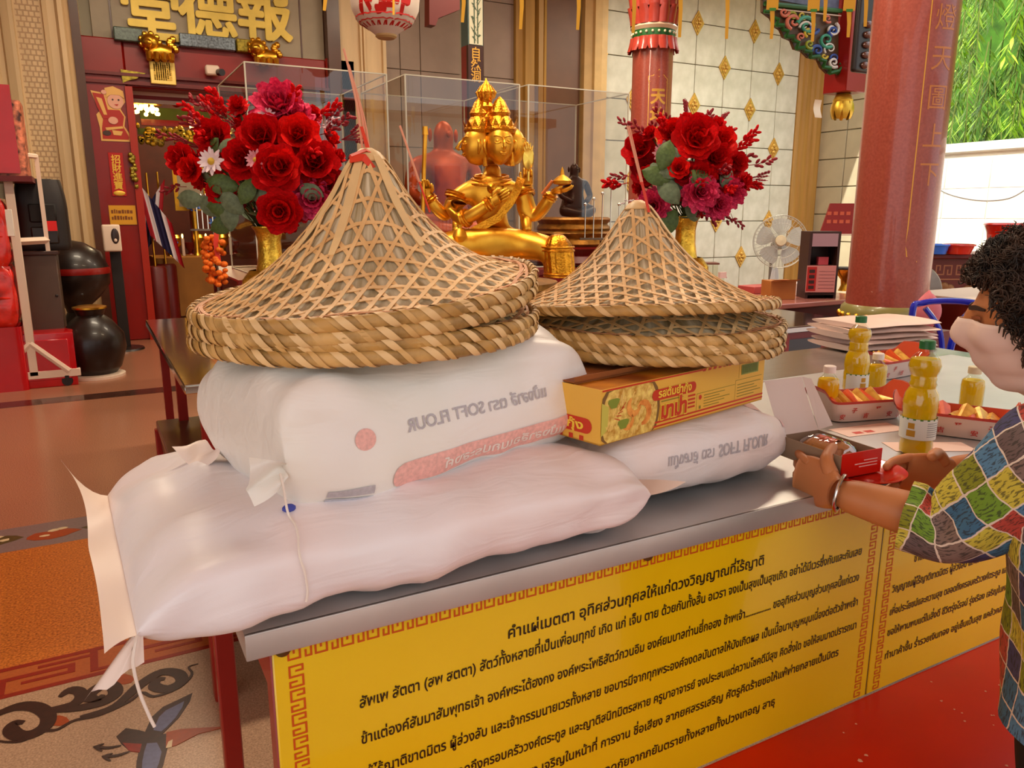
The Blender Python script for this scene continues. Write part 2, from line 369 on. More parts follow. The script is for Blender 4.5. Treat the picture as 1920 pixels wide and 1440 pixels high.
# grey panels over the door, left of and behind the gilt characters
sx0 = wx(215, 100); zS = at(400, 108, Y=YB).z-.02
slab(wx(172, 60), sx0, zS, 4.5, grey_stone); slab(sx0, SX1, zS, 4.5, grey_stone, th=.03); slab(SX1, wx(606, 60), zS-.5, 4.5, grey_stone)
for a, b in ((718, 749), (749, 787), (787, 862), (905, 962)):
    for z in range(5): slab(wx(a, 120), wx(b, 120), z*.9+.35, z*.9+1.25, stone)
slab(wx(1018, 100), wx(1086, 100), 0, 4.5, M('brown_panel', (112, 76, 50), .45, var=.12, scale=3), 'wall_panel')
MB().bx(sx0-.012, sx0+.004, YB-.034, YB, zS, 4.5).bx(SX1-.004, SX1+.012, YB-.034, YB, zS, 4.5).bx(sx0, SX1, YB-.05, YB, zS-.05, zS).build('sign_frame', brown_trim, WB)
def pilaster(name, x0, x1, prof, mat, z1=4.5, Y=YB):
    """prof: (fraction across, depth) outline of the mouldings"""
    poly = [(x0+(x1-x0)*f, Y-d) for f, d in prof]
    mb = MB(); n = len(poly)
    for z in (0, z1): mb.v += [V((x, y, z)) for x, y in poly]
    for i in range(n-1): mb.face([i, i+1, n+i+1, n+i])
    return tag(mb.build(name, mat, None, smooth=False, world=False, fixn=False), kind='structure')
MOULD = [(0, 0), (0, .10), (.04, .13), (.09, .13), (.11, .10), (.16, .10), (.18, .13), (.26, .15), (.30, .15), (.31, .11), (.60, .11), (.61, .15), (.66, .16), (.74, .16), (.77, .20), (.82, .20), (.84, .16), (.92, .18), (.95, .15), (.98, .12), (1, 0)]
P1 = pilaster('trim_1', wx(10, 330), wx(182, 330), MOULD, cream)
gx0, gx1 = wx(10, 330)+(wx(182, 330)-wx(10, 330))*.33, wx(10, 330)+(wx(182, 330)-wx(10, 330))*.58
mb = MB()
for i in range(90):
    z = i*.05; mb.bx(gx0, gx1, YB-.1125, YB-.11, z, z+.012)
    for k in range(4): q = gx0+(gx1-gx0)*(k+.5*(i % 2)+.25)/4.3; mb.bx(q, q+.012, YB-.1135, YB-.11, z+.011, z+.0501)
tag(mb.build('fret_relief', M('relief_stone', (184, 150, 112), .6), P1, smooth=False), kind='stuff')
struct('trim_2', MB().bx(wx(172, 400), wx(188, 400), YB-.2, YB, 0, 4.5), brown_trim)
struct('trim_3', MB().bx(wx(606, 60), wx(629, 60), YB-.175, YB, 0, 4.5), brown_trim)
pilaster('trim_4', wx(630, 80), wx(716, 80), [(0, 0), (0, .12), (.42, .12), (.43, .16), (.47, .16), (.48, .11), (.50, .11), (.52, .14), (.55, .14), (.56, .10), (.92, .10), (.93, .14), (1, .14), (1, 0)], cream)
pilaster('trim_5', wx(962, 100), wx(1016, 100), [(0, 0), (0, .08), (.2, .1), (.22, .16), (.5, .18), (.55, .12), (.6, .12), (.62, .2), (.78, .2), (.8, .13), (.85, .13), (.87, .16), (1, .12), (1, 0)], gold_stone)
pilaster('trim_6', wx(1088, 120), wx(1121, 120), [(0, 0), (0, .1), (.3, .16), (.35, .2), (.7, .22), (1, .22), (1, 0)], M('pale_gold_stone', (220, 184, 118), .45, var=.08))
XT0, XT1 = wx(1121, 200), wx(1483, 300)
TS = .565; tx0 = XT0; nT = int((XT1-XT0)/TS)+1
shared = None
for i in range(nT):
    for k in range(8):
        x0 = XT0+i*TS; x1 = min(x0+TS, XT1); z0 = k*TS+.1
        if x1-x0 < .08: continue
        if shared is None: shared = MB().box((0, 0, 0), (TS-.012, .03, TS-.012)).mesh('tile', tile_m, bevel=.004)
        o = link('tile', shared if x1-x0 > TS-.02 else MB().box((0, 0, 0), (x1-x0-.012, .03, TS-.012)).mesh('tile', tile_m, bevel=.004), WB, Matrix.Translation(((x0+x1)/2, YB-.015, z0+TS/2)))
dm = MB(); dm.prism([(0, -.17), (.115, 0), (0, .17), (-.115, 0)], .02, lambda x, y, d: (x, -d, y)); dm.prism([(0, -.13), (.085, 0), (0, .13), (-.085, 0)], .03, lambda x, y, d: (x, -d, y))
for a in range(4): dm.ball((.038*cos(a*pi/2), -.03, .05*sin(a*pi/2)), (.03, .02, .035), 8, 6)
dm.ball((0, -.036, 0), (.018, .016, .018), 8, 6)
dme = dm.mesh('gilt_diamond', M('old_gilt', (214, 170, 84), .4, metal=.6, var=.2, scale=30), fixn=True)
for i in range(nT+1):
    for k in range(9):
        if (i+k) % 2 == 0 and XT0+i*TS < XT1+.1: link('gilt_diamond', dme, WB, Matrix.Translation((XT0+i*TS, YB-.03, k*TS+.1)))
pilaster('trim_7', XT1, wx(1521, 300), [(0, 0), (0, .05), (.1, .08), (.2, .08), (.25, .12), (.45, .12), (.5, .16), (.6, .16), (.65, .2), (.85, .2), (.9, .16), (1, .16), (1, 0)], gold_stone)
XR = wx(1521, 300)+.02
# right return wall with tiles, then the doorway and the sunlit boundary wall
WR = struct('wall_right', MB().bx(XR, XR+.3, 8.05, YB+.3, 0, 4.6), joint)
sh2 = MB().box((0, 0, 0), (.03, .64, .42)).mesh('tile', M('warm_tile', (190, 180, 150), .45, var=.06, scale=4), bevel=.004)
for i in range(2):
    for k in range(10): link('tile', sh2, WR, Matrix.Translation((XR-.012, 9.06-i*.655, k*.435+.25)))
struct('door_1', MB().bx(XR, XR+.12, 7.5, 8.03, 0, 2.6), M('pale_blue_door', (176, 208, 226), .5))
BWm = M('white_wall', (236, 232, 218), .7, var=.04, scale=3); zc = at(1840, 268, X=XR+.3).z
BW = struct('wall_boundary', MB().bx(XR+.35, XR+.55, 0, 7.9, 0, zc-.12), BWm)
for k in range(5):
    for i in range(12): MB().bx(XR+.335, XR+.36, .1+i*.65, .74+i*.65, k*.42+.02, k*.42+.436).build('wall_tile', BWm, BW, bevel=.003)
struct('trim_8', MB().bx(XR+.28, XR+.62, 0, 7.95, zc-.12, zc+.02), BWm, bevel=.02)
MB().tube(smooth_path([at(1735, 330, X=XR+.33), at(1770, 360, X=XR+.33), at(1830, 375, X=XR+.33), at(1890, 372, X=XR+.33), at(1930, 350, X=XR+.33)]), .006, 5).build('wall_cable', M('grey_cable', (150, 150, 150), .6), BW)
struct('wall_left', MB().bx(-4.3, -4.0, 1.5, YB, 0, 4.6), stone)
struct('ceiling', MB().bx(-6, 6.3, -3.2, 9.8, 4.5, 4.65).bx(6.3, 11.2, 7.8, 9.8, 4.5, 4.65), M('ceiling_paint', (224, 200, 170), .8))  # unseen roof; front overhang and rear eave sized to keep sun off table and tiles
struct('ground', MB().bx(-40, 60, -50, 60, -.3, -.14), M('concrete_ground', (190, 182, 168), .9, var=.08, scale=1))
# the pale building across the street, mirrored in the glass cases
OB = struct('wall_opposite', MB().bx(-9, 1.2, -15.3, -15, 0, 6.4).bx(1.2, 7.5, -17.3, -17, 0, 9.5).bx(7.5, 16, -14.3, -14, 0, 4.6), M('opposite_paint', (240, 238, 230), .8))
k_ = 0
for x_, z_, y_ in [(-8+2.2*i, 1.2+2.4*j, -15) for i in range(4) for j in range(2)]+[(2+1.8*i, 1.5+2.5*j, -17) for i in range(3) for j in range(3)]+[(8.5+2*i, 1.6, -14) for i in range(4)]:
    k_ += 1; wn_ = struct('window_%d' % k_, MB().bx(x_, x_+1.1, y_, y_+.06, z_, z_+1.4), M('window_frame_blue', (196, 214, 226), .5)); MB().bx(x_+.08, x_+1.02, y_+.05, y_+.07, z_+.08, z_+1.32).build('pane', M('window_pane_blue', (96, 140, 176), .1), wn_)
struct('trim_20', MB().bx(-9.2, 1.3, -15, -14.4, 6.3, 6.6).bx(1.1, 7.6, -17, -16.5, 9.4, 9.7).bx(7.4, 16, -14, -13.4, 4.5, 4.8), M('roof_red', (150, 60, 40), .7))
# inner hall behind the door
struct('wall_inner', MB().bx(-1.5, 5, 13.2, 13.4, 0, 4.5).bx(-1.7, -1.5, YB+.3, 13.4, 0, 4.5).bx(5, 5.2, YB+.3, 13.4, 0, 4.5), M('inner_wall', (92, 34, 20), .6, var=.3, scale=3))
struct('ceiling_inner', MB().bx(-1.7, 5.2, YB+.3, 13.4, 4.0, 4.1), dark_red)
# ---------------------------------------------------------------- door frame
D = tag(MB().bx(DX0-.38, DX0, YB-.12, YB+.16, 0, DZ+.46).bx(DX1, DX1+.34, YB-.12, YB+.16, 0, DZ+.46).bx(DX0, DX1, YB-.10, YB+.14, DZ, DZ+.44).build('door_2', red_lac, None, bevel=.012), kind='structure')
mb = MB().bx(DX0-.38, DX1+.34, YB-.16, YB-.09, DZ+.10, DZ+.13).bx(DX0-.38, DX1+.34, YB-.15, YB-.09, DZ+.02, DZ+.05); mb.build('door_moulding', dark_red, D)
MB().bx(DX0-.02, DX0+.05, YB-.16, YB+.1, 0, DZ).build('door_jamb', M('jamb_red', (168, 36, 14), .4), D)
zL = DZ+.46
for a, b, m_ in ((sx0, wx(268, 100), M('blue_green_glaze', (88, 104, 92), .3, var=.5, scale=40)), (wx(335, 110), wx(438, 115), M('glass_mosaic', (120, 132, 140), .2, metal=.6, var=.5, scale=50)), (wx(440, 115), wx(476, 115), moss)):
    MB().bx(a, b, YB-.2, YB-.02, zL-.03, zL+.10).build('door_ornament', m_, D, bevel=.01)
def carved_lion(px0, px1, py):
    """small gilt lion lying on the lintel"""
    a, b = at(px0, py, Y=YB-.22), at(px1, py, Y=YB-.22); L = b.x-a.x; mb = MB()
    mb.tube([(a.x+L*.15, a.y, a.z+.05), (a.x+L*.5, a.y, a.z+.07), (a.x+L*.85, a.y, a.z+.06)], [.06, .085, .07], 10)
    mb.ball((a.x+L*.18, a.y-.03, a.z+.15), (.09, .08, .08)); mb.ball((a.x+L*.10, a.y-.1, a.z+.13), (.045, .05, .04), 8, 6)
    for k in range(9): mb.ball((a.x+L*.2+.085*cos(k*.7), a.y-.02, a.z+.15+.08*sin(k*.7)), .03, 6, 5)
    for k in range(4): mb.tube([(a.x+L*(.12+.24*k), a.y-.05, a.z+.04), (a.x+L*(.1+.24*k), a.y-.09, a.z-.03)], [.035, .025], 7)
    for k in range(6): mb.ball((a.x+L*.92+.03*cos(k), a.y, a.z+.10+.02*k), .035, 6, 5)
    return mb
for a, b, c, lb in ((272, 330, 108, 'gilded carved lion on the red lintel above the square plaque'), (474, 524, 117, 'gilded carved lion on the lintel behind the top of the tall glass case')):
    t = tag(carved_lion(a, b, c).build('carved_lion', gold, None, fixn=True), lb, 'ornament', 'gilded lions over the door')
# ================================================================ FRONT TABLE
steel = M('brushed_steel', (196, 190, 184), .24, metal=1, var=.06, scale=3, stretch=(1, 12, 12), bump=.02, bscale=30)
steel_worn = M('worn_steel', (204, 202, 200), .38, metal=.72, var=.10, scale=5, bump=.03, bscale=20)
table_red = M('table_red_paint', (150, 24, 12), .4, var=.1, scale=4, coat=.15)
X0, X1, Y0, Y1, ZT = .108, 2.45, .81, 1.505, .90
TB = thing('offering_table', 'long red table with steel top and yellow prayer boards along its front', 'table', ((X0+X1)/2, (Y0+Y1)/2, 0))
mb = MB().bx(X0, X1, Y0, Y1, ZT-.004, ZT).bx(X0, X1, Y0, Y0+.006, ZT-.032, ZT).bx(X0, X1, Y1-.006, Y1, ZT-.032, ZT).bx(X0, X0+.006, Y0+.006, Y1-.006, ZT-.032, ZT-.004).bx(X1-.006, X1, Y0+.006, Y1-.006, ZT-.032, ZT-.004)
mb.build('steel_top', steel_worn, TB, bevel=.0022, seg=2)
for x in (X0+.03, X1-.06):
    for y in (Y0+.03, Y1-.06): MB().bx(x, x+.035, y, y+.035, 0, ZT-.032).build('leg', table_red, TB, bevel=.003)
MB().bx(X0+.066, X1-.066, Y1-.05, Y1-.034, .74, .86).bx(X0+.034, X0+.054, Y0+.066, Y1-.066, .78, .86).bx(X1-.054, X1-.034, Y0+.066, Y1-.066, .78, .86).build('apron', table_red, TB, bevel=.002)
MB().bx(X0+.066, X1-.066, Y0+.034, Y0+.055, .35, .40).build('rail', table_red, TB, bevel=.003)
board_m = M('yellow_acrylic', (238, 190, 8), .16, var=.04, scale=2, coat=.5, col2=(240, 200, 24)); board_red = M('board_print_red', (206, 84, 22), .3); board_ink = M('board_ink', (52, 36, 12), .3)
TITLE = 'คำแผ่เมตตา อุทิศส่วนกุศลให้แก่ดวงวิญญาณที่ไร้ญาติ'
LINES = [('สัพเพ สัตตา (สพ สตตา) สัตว์ทั้งหลายที่เป็นเพื่อนทุกข์ เกิด แก่ เจ็บ ตาย ด้วยกันทั้งสิ้น อเวรา จงเป็นสุขเป็นสุขเถิด อย่าได้มีเวรซึ่งกันและกันเลย', .098, 1.022, .756),
 ('ข้าแต่องค์สัมมาสัมพุทธเจ้า องค์พระไต้ฮงกง องค์พระโพธิสัตว์กวนอิม องค์ยมบาลท่านยี่กอฮง ข้าพเจ้า................ ขออุทิศส่วนบุญส่วนกุศลนี้แก่ดวง', .098, 1.022, .7055),
 ('วิญญาณผู้ไร้ญาติขาดมิตร ผู้ล่วงลับ และเจ้ากรรมนายเวรทั้งหลาย ขอบารมีจากทุกพระองค์จงดลบันดาลให้บังเกิดผล เป็นเนื้อนาบุญหนุนเนื่องต่อตัวข้าพเจ้า', .042, 1.026, .656),
 ('เพื่อประโยชน์และความสุข ตลอดถึงครอบครัววงศ์ตระกูล และญาติสนิทมิตรสหาย ครูบาอาจารย์ จงประสบแต่ความโชคดีมีสุข คิดสิ่งใด ขอให้สมมาดปรารถนา', .042, 1.029, .609),
 ('ขอให้พานพบแต่ในสิ่งดี ชีวิตรุ่งโรจน์ รุ่งเรือง เจริญในหน้าที่ การงาน ชื่อเสียง ลาภยศสรรเสริญ ศัตรูคิดร้ายขอให้แพ้พ่ายกลายเป็นมิตร', .042, .986, .566),
 ('ทำมาค้าขึ้น ร่ำรวยเงินทอง อยู่เย็นเป็นสุข แคล้วคลาดปลอดภัยจากภยันตรายทั้งหลายทั้งปวงเทอญ สาธุ', .042, .831, .517)]
BZ0, BZ1, BW_, BY = .455, .868, 1.076, .83
KEY = [(1.75, 2.1), (1.75, 3.7), (.35, 3.7), (.35, .4), (3.25, .4), (3.25, 3.7), (6.1, 3.7), (6.1, .4), (4.7, .4), (4.7, 2.0)]
def key_unit(mb, o, ex, ey, s, w=.62):
    """one square-meander unit of printed strokes"""
    nv = V(ex).cross(V(ey)).normalized(); jj = 0
    for (ax, ay), (bx_, by) in zip(KEY, KEY[1:]):
        jj += 1
        xa, xb = sorted((ax, bx_)); ya, yb = sorted((ay, by)); h = w/2
        q = [(xa-h, ya-h), (xb+h, ya-h), (xb+h, yb+h), (xa-h, yb+h)]
        mb.quad(*[V(o)+V(ex)*(x*s)+V(ey)*(y*s)+nv*(1.5e-5*jj) for x, y in q])
def sign_board(x0, first):
    B = MB().bx(x0, x0+BW_, BY, BY+.006, BZ0, BZ1).build('sign_board', board_m, TB, bevel=.0015)
    mb = MB(); y = BY-.0006; n = 33; p = (BW_-.03)/n; s = p/6.9
    for i in range(n): key_unit(mb, (x0+.016+i*p, y, BZ1-.024), (1, 0, 0), (0, 0, 1), s, .52)
    m = 12
    for side in (0, 1):
        for i in range(m):
            o = (x0+.016 if side == 0 else x0+BW_-.016, y, BZ1-.03-i*p)
            key_unit(mb, o, (0, 0, -1), (1, 0, 0) if side == 0 else (-1, 0, 0), s, .52)
    mb.build('fret_border', board_red, B, smooth=False)
    t = text(TITLE, .475, .0235, bold=.018); put(t, (x0+.304, BY-.0007, .792), (1, 0, 0), (0, 0, 1)).build('lettering', board_ink, B, smooth=False)
    for s_, a, b, z in LINES:
        t = text(s_, b-a, .0208, bold=.020); put(t, (x0+a, BY-.0007, z), (1, 0, 0), (0, 0, 1)).build('lettering', board_ink, B, smooth=False)
    for x in (x0+.012, x0+BW_/2, x0+BW_-.012): MB().lathe([(.010, 0), (.009, .003), (.004, .006), (0, .0065)], 14, (x, BY, BZ1-.006), Euler((pi/2, 0, 0)).to_matrix()).build('screw_cap', M('dull_bronze', (112, 96, 56), .4, metal=.7), B)
sign_board(.139, True); sign_board(.139+BW_+.003, False)
MB().bx(.139+BW_-.001, .139+BW_+.004, BY+.001, BY+.012, BZ0, BZ1).build('joint_strip', M('olive_joint', (110, 84, 12), .5), TB)
# red platform in front of the boards
bench_red = M('red_bench_top', (212, 16, 2), .36, var=.14, scale=2.2, spec=.35, col2=(218, 28, 6))
BN = thing('bench', 'low glossy red bench standing under the yellow prayer boards', 'bench', (1.4, .66, 0))
MB().bx(.16, 2.5, .50, BY-.0004, .415, .4547).build('seat', bench_red, BN, bevel=.006, seg=2)
for x in (.3, 2.3): MB().bx(x, x+.05, .54, .82, 0, .415).build('leg', table_red, BN, bevel=.003)
mb = MB()
for i in range(70):
    a = (random.uniform(.35, 1.5), random.uniform(.53, .80)); r = random.uniform(.0012, .004); mb.prism([(a[0]+r*random.uniform(.6, 1.5)*cos(k*1.26), a[1]+r*random.uniform(.6, 1.5)*sin(k*1.26)) for k in range(5)], .0006, lambda x, y, d: (x, y, .4551+d))
tag(mb.build('flour_specks', M('flour_dust', (238, 170, 140), .9), BN, smooth=False), kind='stuff')
# ================================================================ SACKS
def sack_mat(name, base, tint):
    m = bpy.data.materials.new(name); m.use_nodes = True; nt = m.node_tree; b = nt.nodes['Principled BSDF']; N = nt.nodes.new; Lk = nt.links.new
    tc = N('ShaderNodeTexCoord'); n = N('ShaderNodeTexNoise'); n.inputs['Scale'].default_value = 5; Lk(tc.outputs['Object'], n.inputs[0])
    r = N('ShaderNodeValToRGB'); r.color_ramp.elements[0].position = .42; r.color_ramp.elements[1].position = .62
    r.color_ramp.elements[0].color = lin(base); r.color_ramp.elements[1].color = lin(tint); Lk(n.outputs[0], r.inputs[0]); Lk(r.outputs[0], b.inputs['Base Color'])
    w = N('ShaderNodeTexChecker'); w.inputs['Scale'].default_value = 520; Lk(tc.outputs['Object'], w.inputs[0])
    wn = N('ShaderNodeTexNoise'); wn.inputs['Scale'].default_value = 16; wn.inputs['Detail'].default_value = 2; wn.inputs['Distortion'].default_value = 1.5; wm = N('ShaderNodeMapping'); wm.inputs['Scale'].default_value = (.45, 1.5, 1.5); Lk(tc.outputs['Object'], wm.inputs[0]); Lk(wm.outputs[0], wn.inputs[0])
    b0 = N('ShaderNodeBump'); b0.inputs['Strength'].default_value = .22; b0.inputs['Distance'].default_value = .012; Lk(wn.outputs[0], b0.inputs['Height'])
    bp = N('ShaderNodeBump'); bp.inputs['Strength'].default_value = .16; bp.inputs['Distance'].default_value = .001; Lk(w.outputs[1], bp.inputs['Height']); Lk(b0.outputs[0], bp.inputs['Normal'])
    Lk(bp.outputs[0], b.inputs['Normal']); b.inputs['Roughness'].default_value = .36; b.inputs['Sheen Weight'].default_value = .2
    b.inputs['Subsurface Weight'].default_value = .0; return m
sackA = sack_mat('woven_white', (242, 236, 238), (243, 228, 226)); sackB = sack_mat('woven_cream', (240, 236, 226), (243, 238, 232)); sackC = sack_mat('woven_pinkish', (242, 234, 232), (244, 228, 222))
pinkP = M('faded_red_print', (238, 182, 172), .5, var=.12, scale=200); greyP = M('faded_grey_print', (186, 180, 184), .5, var=.1, scale=200); paleP = M('pale_print', (238, 226, 216), .5); blueP = M('faded_blue_print', (198, 198, 206), .5, var=.1, scale=200)
class Sack:
    """a filled woven sack: local x along its length, y across, z up from its base"""
    def __init__(s, L, Wd, Ht, seed, mtx, sag=None, e=3.0, ends=(1, 1), wr=.004, boxy=.5, taper=.07):
        s.taper = taper
        s.L, s.W, s.H, s.seed, s.M, s.sag, s.e, s.ends, s.wr, s.boxy = L, Wd, Ht, seed, mtx, sag, e, ends, wr, boxy
    def surf(s, u, a, lift=0):
        """u 0..1 along, a angle round the section (0 = +y, pi/2 = top)"""
        x = 2*u-1; k = s.ends[0] if x < 0 else s.ends[1]
        h = max(0, 1-abs(x)**(5*k))**s.boxy; w = 1-(s.taper if x > 0 else .07)*abs(x)**(6 if s.taper < .1 else 2.5)
        c, q = cos(a), sin(a); ex = 2/s.e
        y = w*s.W/2*abs(c)**ex*(1 if c >= 0 else -1); z = s.H/2*(abs(q)**ex*(1 if q >= 0 else -1)*h+1)
        if q < 0: z = s.H/2*(1-abs(q)**ex*h)
        p = V((x*s.L/2, y, z))
        nz = noise.noise(V((p.x*9+s.seed, p.y*9, p.z*12)))*s.wr*2 + noise.noise(V((p.x*26+s.seed, p.y*10, p.z*14)))*s.wr
        fold = abs(x)**3*sin(a*9+s.seed+3*noise.noise(V((x*2, a, s.seed))))*s.wr*2.2
        d = V((0, c*.6, q)); p += d*((nz+fold)*(1-abs(x)**8)+lift*(1-.6*abs(x)**8))
        if s.sag: p = V(s.sag(p))
        return s.M @ p
    def front(s, u, h, lift=.0016):
        """point of the front side at height h 0..1 above the base"""
        q = abs(2*h-1)**(s.e/2); a = math.asin(min(1, q)); return s.surf(u, pi-a if h > .5 else pi+a, lift)
    def fpatch(s, u0, u1, h0, h1, nu=24, nv=5, lift=.0016): return MB().grid(lambda u, v: s.front(u0+(u1-u0)*u, h0+(h1-h0)*v, lift), nu, nv)
    def fwrap(s, t, u0, h0, du, dh, lift=.0020):
        refine(t, .12); t.v = [s.front(u0+du*p.x, h0+dh*p.y, lift) for p in t.v]; return t
    def body(s): return MB().grid(lambda u, v: s.surf(.5-.5*cos(pi*u)*(1 if True else 0), 2*pi*v), 72, 56, cv=True)
    def patch(s, u0, u1, a0, a1, nu=20, nv=6, lift=.0012, edge=0):
        return MB().grid(lambda u, v: s.surf(u0+(u1-u0)*u, a0+(a1-a0)*v+(edge*(sin(7*u)*.3)), lift), nu, nv)
    def wrap(s, t, u0, a0, du, da, lift=.0016):
        """bend flat lettering t (x, y) round the sack"""
        t.v = [s.surf(u0+du*p.x, a0+da*p.y, lift) for p in t.v]; return t
def flange(s, end, n=40, out=.045, ears=(.05, .05), wave=.008, lift=(0, 0), rows=6, saw=.15):
    """the flat sewn hem beyond the sack's end, with its two corner ears"""
    sg = -1 if end == 0 else 1
    def fn(u, v):
        y = (2*v-1); base = s.surf(0 if end == 0 else 1, 0 if y > 0 else pi); 
        p0 = s.surf(0.0 if end == 0 else 1.0, 0); p1 = s.surf(0.0 if end == 0 else 1.0, pi)
        m = p1.lerp(p0, (y*1.0+1)/2); dx = (s.M.to_3x3() @ V((sg, 0, 0)))
        ear = max(0, y)**6*ears[0] + max(0, -y)**6*ears[1]; dy = s.M.to_3x3() @ V((0, 1, 0))
        o = (out*(1+saw*sin(v*11+s.seed))*(1-.25*abs(y)**3)+ear)*u
        up = max(0, y)**4*lift[0]+max(0, -y)**4*lift[1]
        return m + dx*o + dy*(ear*.8*u*(1 if y > 0 else -1)) + UP*(wave*sin(v*14+s.seed)*u + up*u*u)
    return MB().grid(fn, rows, n)
def string(pts, r=.0016): return MB().tube(smooth_path(pts, 6), r, 6)
thread = M('white_thread', (240, 228, 216), .8)
# lower sack hanging over the table's end
mA = T(.325, .995, ZT+.001, R(2))
def sagA(p):
    t = max(0, -(p.x+.21)); return (p.x, p.y-.05*t, p.z-.9*t*t-(.10*max(0, -p.x-.27))*(p.y < 0)*abs(p.y)/.2+.07*max(0, -p.x-.2)*(p.y > 0)*p.y/.2)
SA = Sack(.655, .43, .128, 1.3, mA, sagA, 2.9, (1.0, 1.9), .0070, .48)
t = thing('flour_sack', 'large white woven sack at the bottom of the pile, hanging over the table end', 'sack', mA.translation)
SA.body().build('sack_body', sackA, t, sharp=180)
flange(SA, 0, out=.030, ears=(.030, .006), wave=.004, lift=(.055, -.012), saw=.05).build('hem', M('hem_white', (244, 226, 214), .45), t, sharp=180)
e = SA.surf(0, pi)
mb = MB(); a = e+V((-.024, -.012, -.036))
mb.grid(lambda u, v: e.lerp(a, u)+V((0, 0, 0))+V((.022*(2*v-1)*(.25+u), .004*sin(v*9), .010*(2*v-1)*(.3+u)+.003*sin(v*12))), 6, 8); mb.build('tied_corner', M('hem_white', 0), t, sharp=180)
string([e, e+V((-.006, -.012, -.02)), e+V((-.004, -.014, -.05)), e+V((.002, -.016, -.078)), e+V((.006, -.018, -.092))]).build('tie_string', thread, t)
flange(SA, 1, out=.022, ears=(.012, .026), wave=.006, lift=(0, .012)).build('hem', M('hem_white', 0), t, sharp=180)
# lower sack under the noodle carton
mC = T(.852, 1.056, ZT+.001, R(2))
SC = Sack(.485, .37, .140, 5.1, mC, lambda p: (p.x, p.y, p.z-(.02 if p.x > .1 else 0)*(p.x-.1)/.13), 3.0, (1, .6), .005, .66, .42)
t = thing('flour_sack', 'white sack lying under the yellow noodle carton, with upside-down grey lettering', 'sack', mC.translation)
SC.body().build('sack_body', sackC, t, sharp=180)
SC.patch(.18, .86, pi*.60, pi*.68, 24, 4, edge=.08).build('faded_print', M('very_faded_print2', (238, 196, 192), .5), t, sharp=180)
tx = text('SOFT FLOUR', None, 1, bold=.02); SC.fwrap(tx, .47, .66, .25/tx.w, -.20).build('faded_print', greyP, t, sharp=180)
tx = text('แป้งสาลี ตรา', None, 1, bold=.015); SC.fwrap(tx, .25, .64, .20/tx.w, -.17).build('faded_print', greyP, t, sharp=180)
SC.patch(.86, .90, pi*.80, pi*.88, 6, 4).build('faded_print', M('very_faded_print2', 0), t, sharp=180)
# upper sack, under the tall stack of hats
mU = T(.378, 1.002, 1.004, R(11.5), ry=R(-1.5))
SU = Sack(.475, .305, .184, 9.4, mU, lambda p: (p.x, p.y+.03*p.z/.16, p.z+.02*p.x), 3.6, (1.9, 1.7), .0062, .36)
t = thing('flour_sack', 'cream woven sack on top of the pile under the tallest stack of hats', 'sack', mU.translation)
SU.body().build('sack_body', sackB, t, sharp=180)
e = SU.surf(.0, pi*.98); ax = mU.to_3x3() @ V((-1, 0, 0)); ay = mU.to_3x3() @ V((0, -1, 0))
mb = MB(); mb.grid(lambda u, v: e+ax*(.050*u*(1-.15*abs(2*v-1)))-UP*.012+UP*(.004*sin(9*v)*u)+UP*(2*v-1)*(.009+.017*u**.7)+ay*(.007*sin(7*v+3*u)+.012*u), 8, 12); mb.build('tied_corner', sackB, t, sharp=180)
e2 = SU.surf(.0, 0)
mb = MB(); mb.grid(lambda u, v: e2-ax*.006+ax*(.036*u*(1-.2*sin(5*v)))+ay*(.06*(1-v)+.006*sin(6*u+4*v))-UP*(.045+.03*u*(1-v)-.004*sin(9*v)), 8, 10); mb.build('tied_corner', M('hem_white', 0), t, sharp=180)
b = e+ax*.008-UP*.012+ay*.004
us = (b.x-mA.translation.x)/SA.L+.5
string([b, b-UP*.012+ay*.006]+[SA.surf(us+.004*sin(k*1.3), pi*(.72+.05*k), .004) for k in range(8)], .0014).build('tie_string', thread, t)
# printing on its front: mirrored grey words, a red band, a red dot, a small grey block
FB = pi*1.03; 
def front(u, h): return FB+(h-.5)*-0.52*1.0
MB().grid(lambda u, v: SU.front(.26+.66*u+(1-u)*.035*(1-sqrt(max(0, 1-(2*v-1)**2))), .15+.17*v), 40, 10).build('red_band', pinkP, t, sharp=180)
tx = text('แป้งสาลีอเนกประสงค์', None, 1, bold=.02); SU.fwrap(tx, .86, .195, -.44/tx.w, .10, .0024).build('faded_print', paleP, t, sharp=180)
tx = text('แป้งสาลี ตรา SOFT FLOUR', None, 1, bold=.02); SU.fwrap(tx, .80, .50, -.48/tx.w, .115, .0022).build('faded_print', greyP, t, sharp=180)
mb = MB(); mb.grid(lambda u, v: SU.front(.20+.028*u*cos(2*pi*v), .52+.070*u*sin(2*pi*v)), 3, 20, cv=True); mb.build('red_dot', pinkP, t, sharp=180)
SU.fpatch(.09, .21, .10, .15, 8, 3).build('faded_print', blueP, t, sharp=180); SU.fpatch(.09, .21, .17, .23, 8, 3).build('faded_print', greyP, t, sharp=180)
mb = MB().ball(SU.surf(.03, pi*1.2)+V((-.012, -.004, -.01)), (.008, .006, .005), 8, 5); mb.build('thread_knot', M('blue_thread', (70, 80, 170), .7), t)
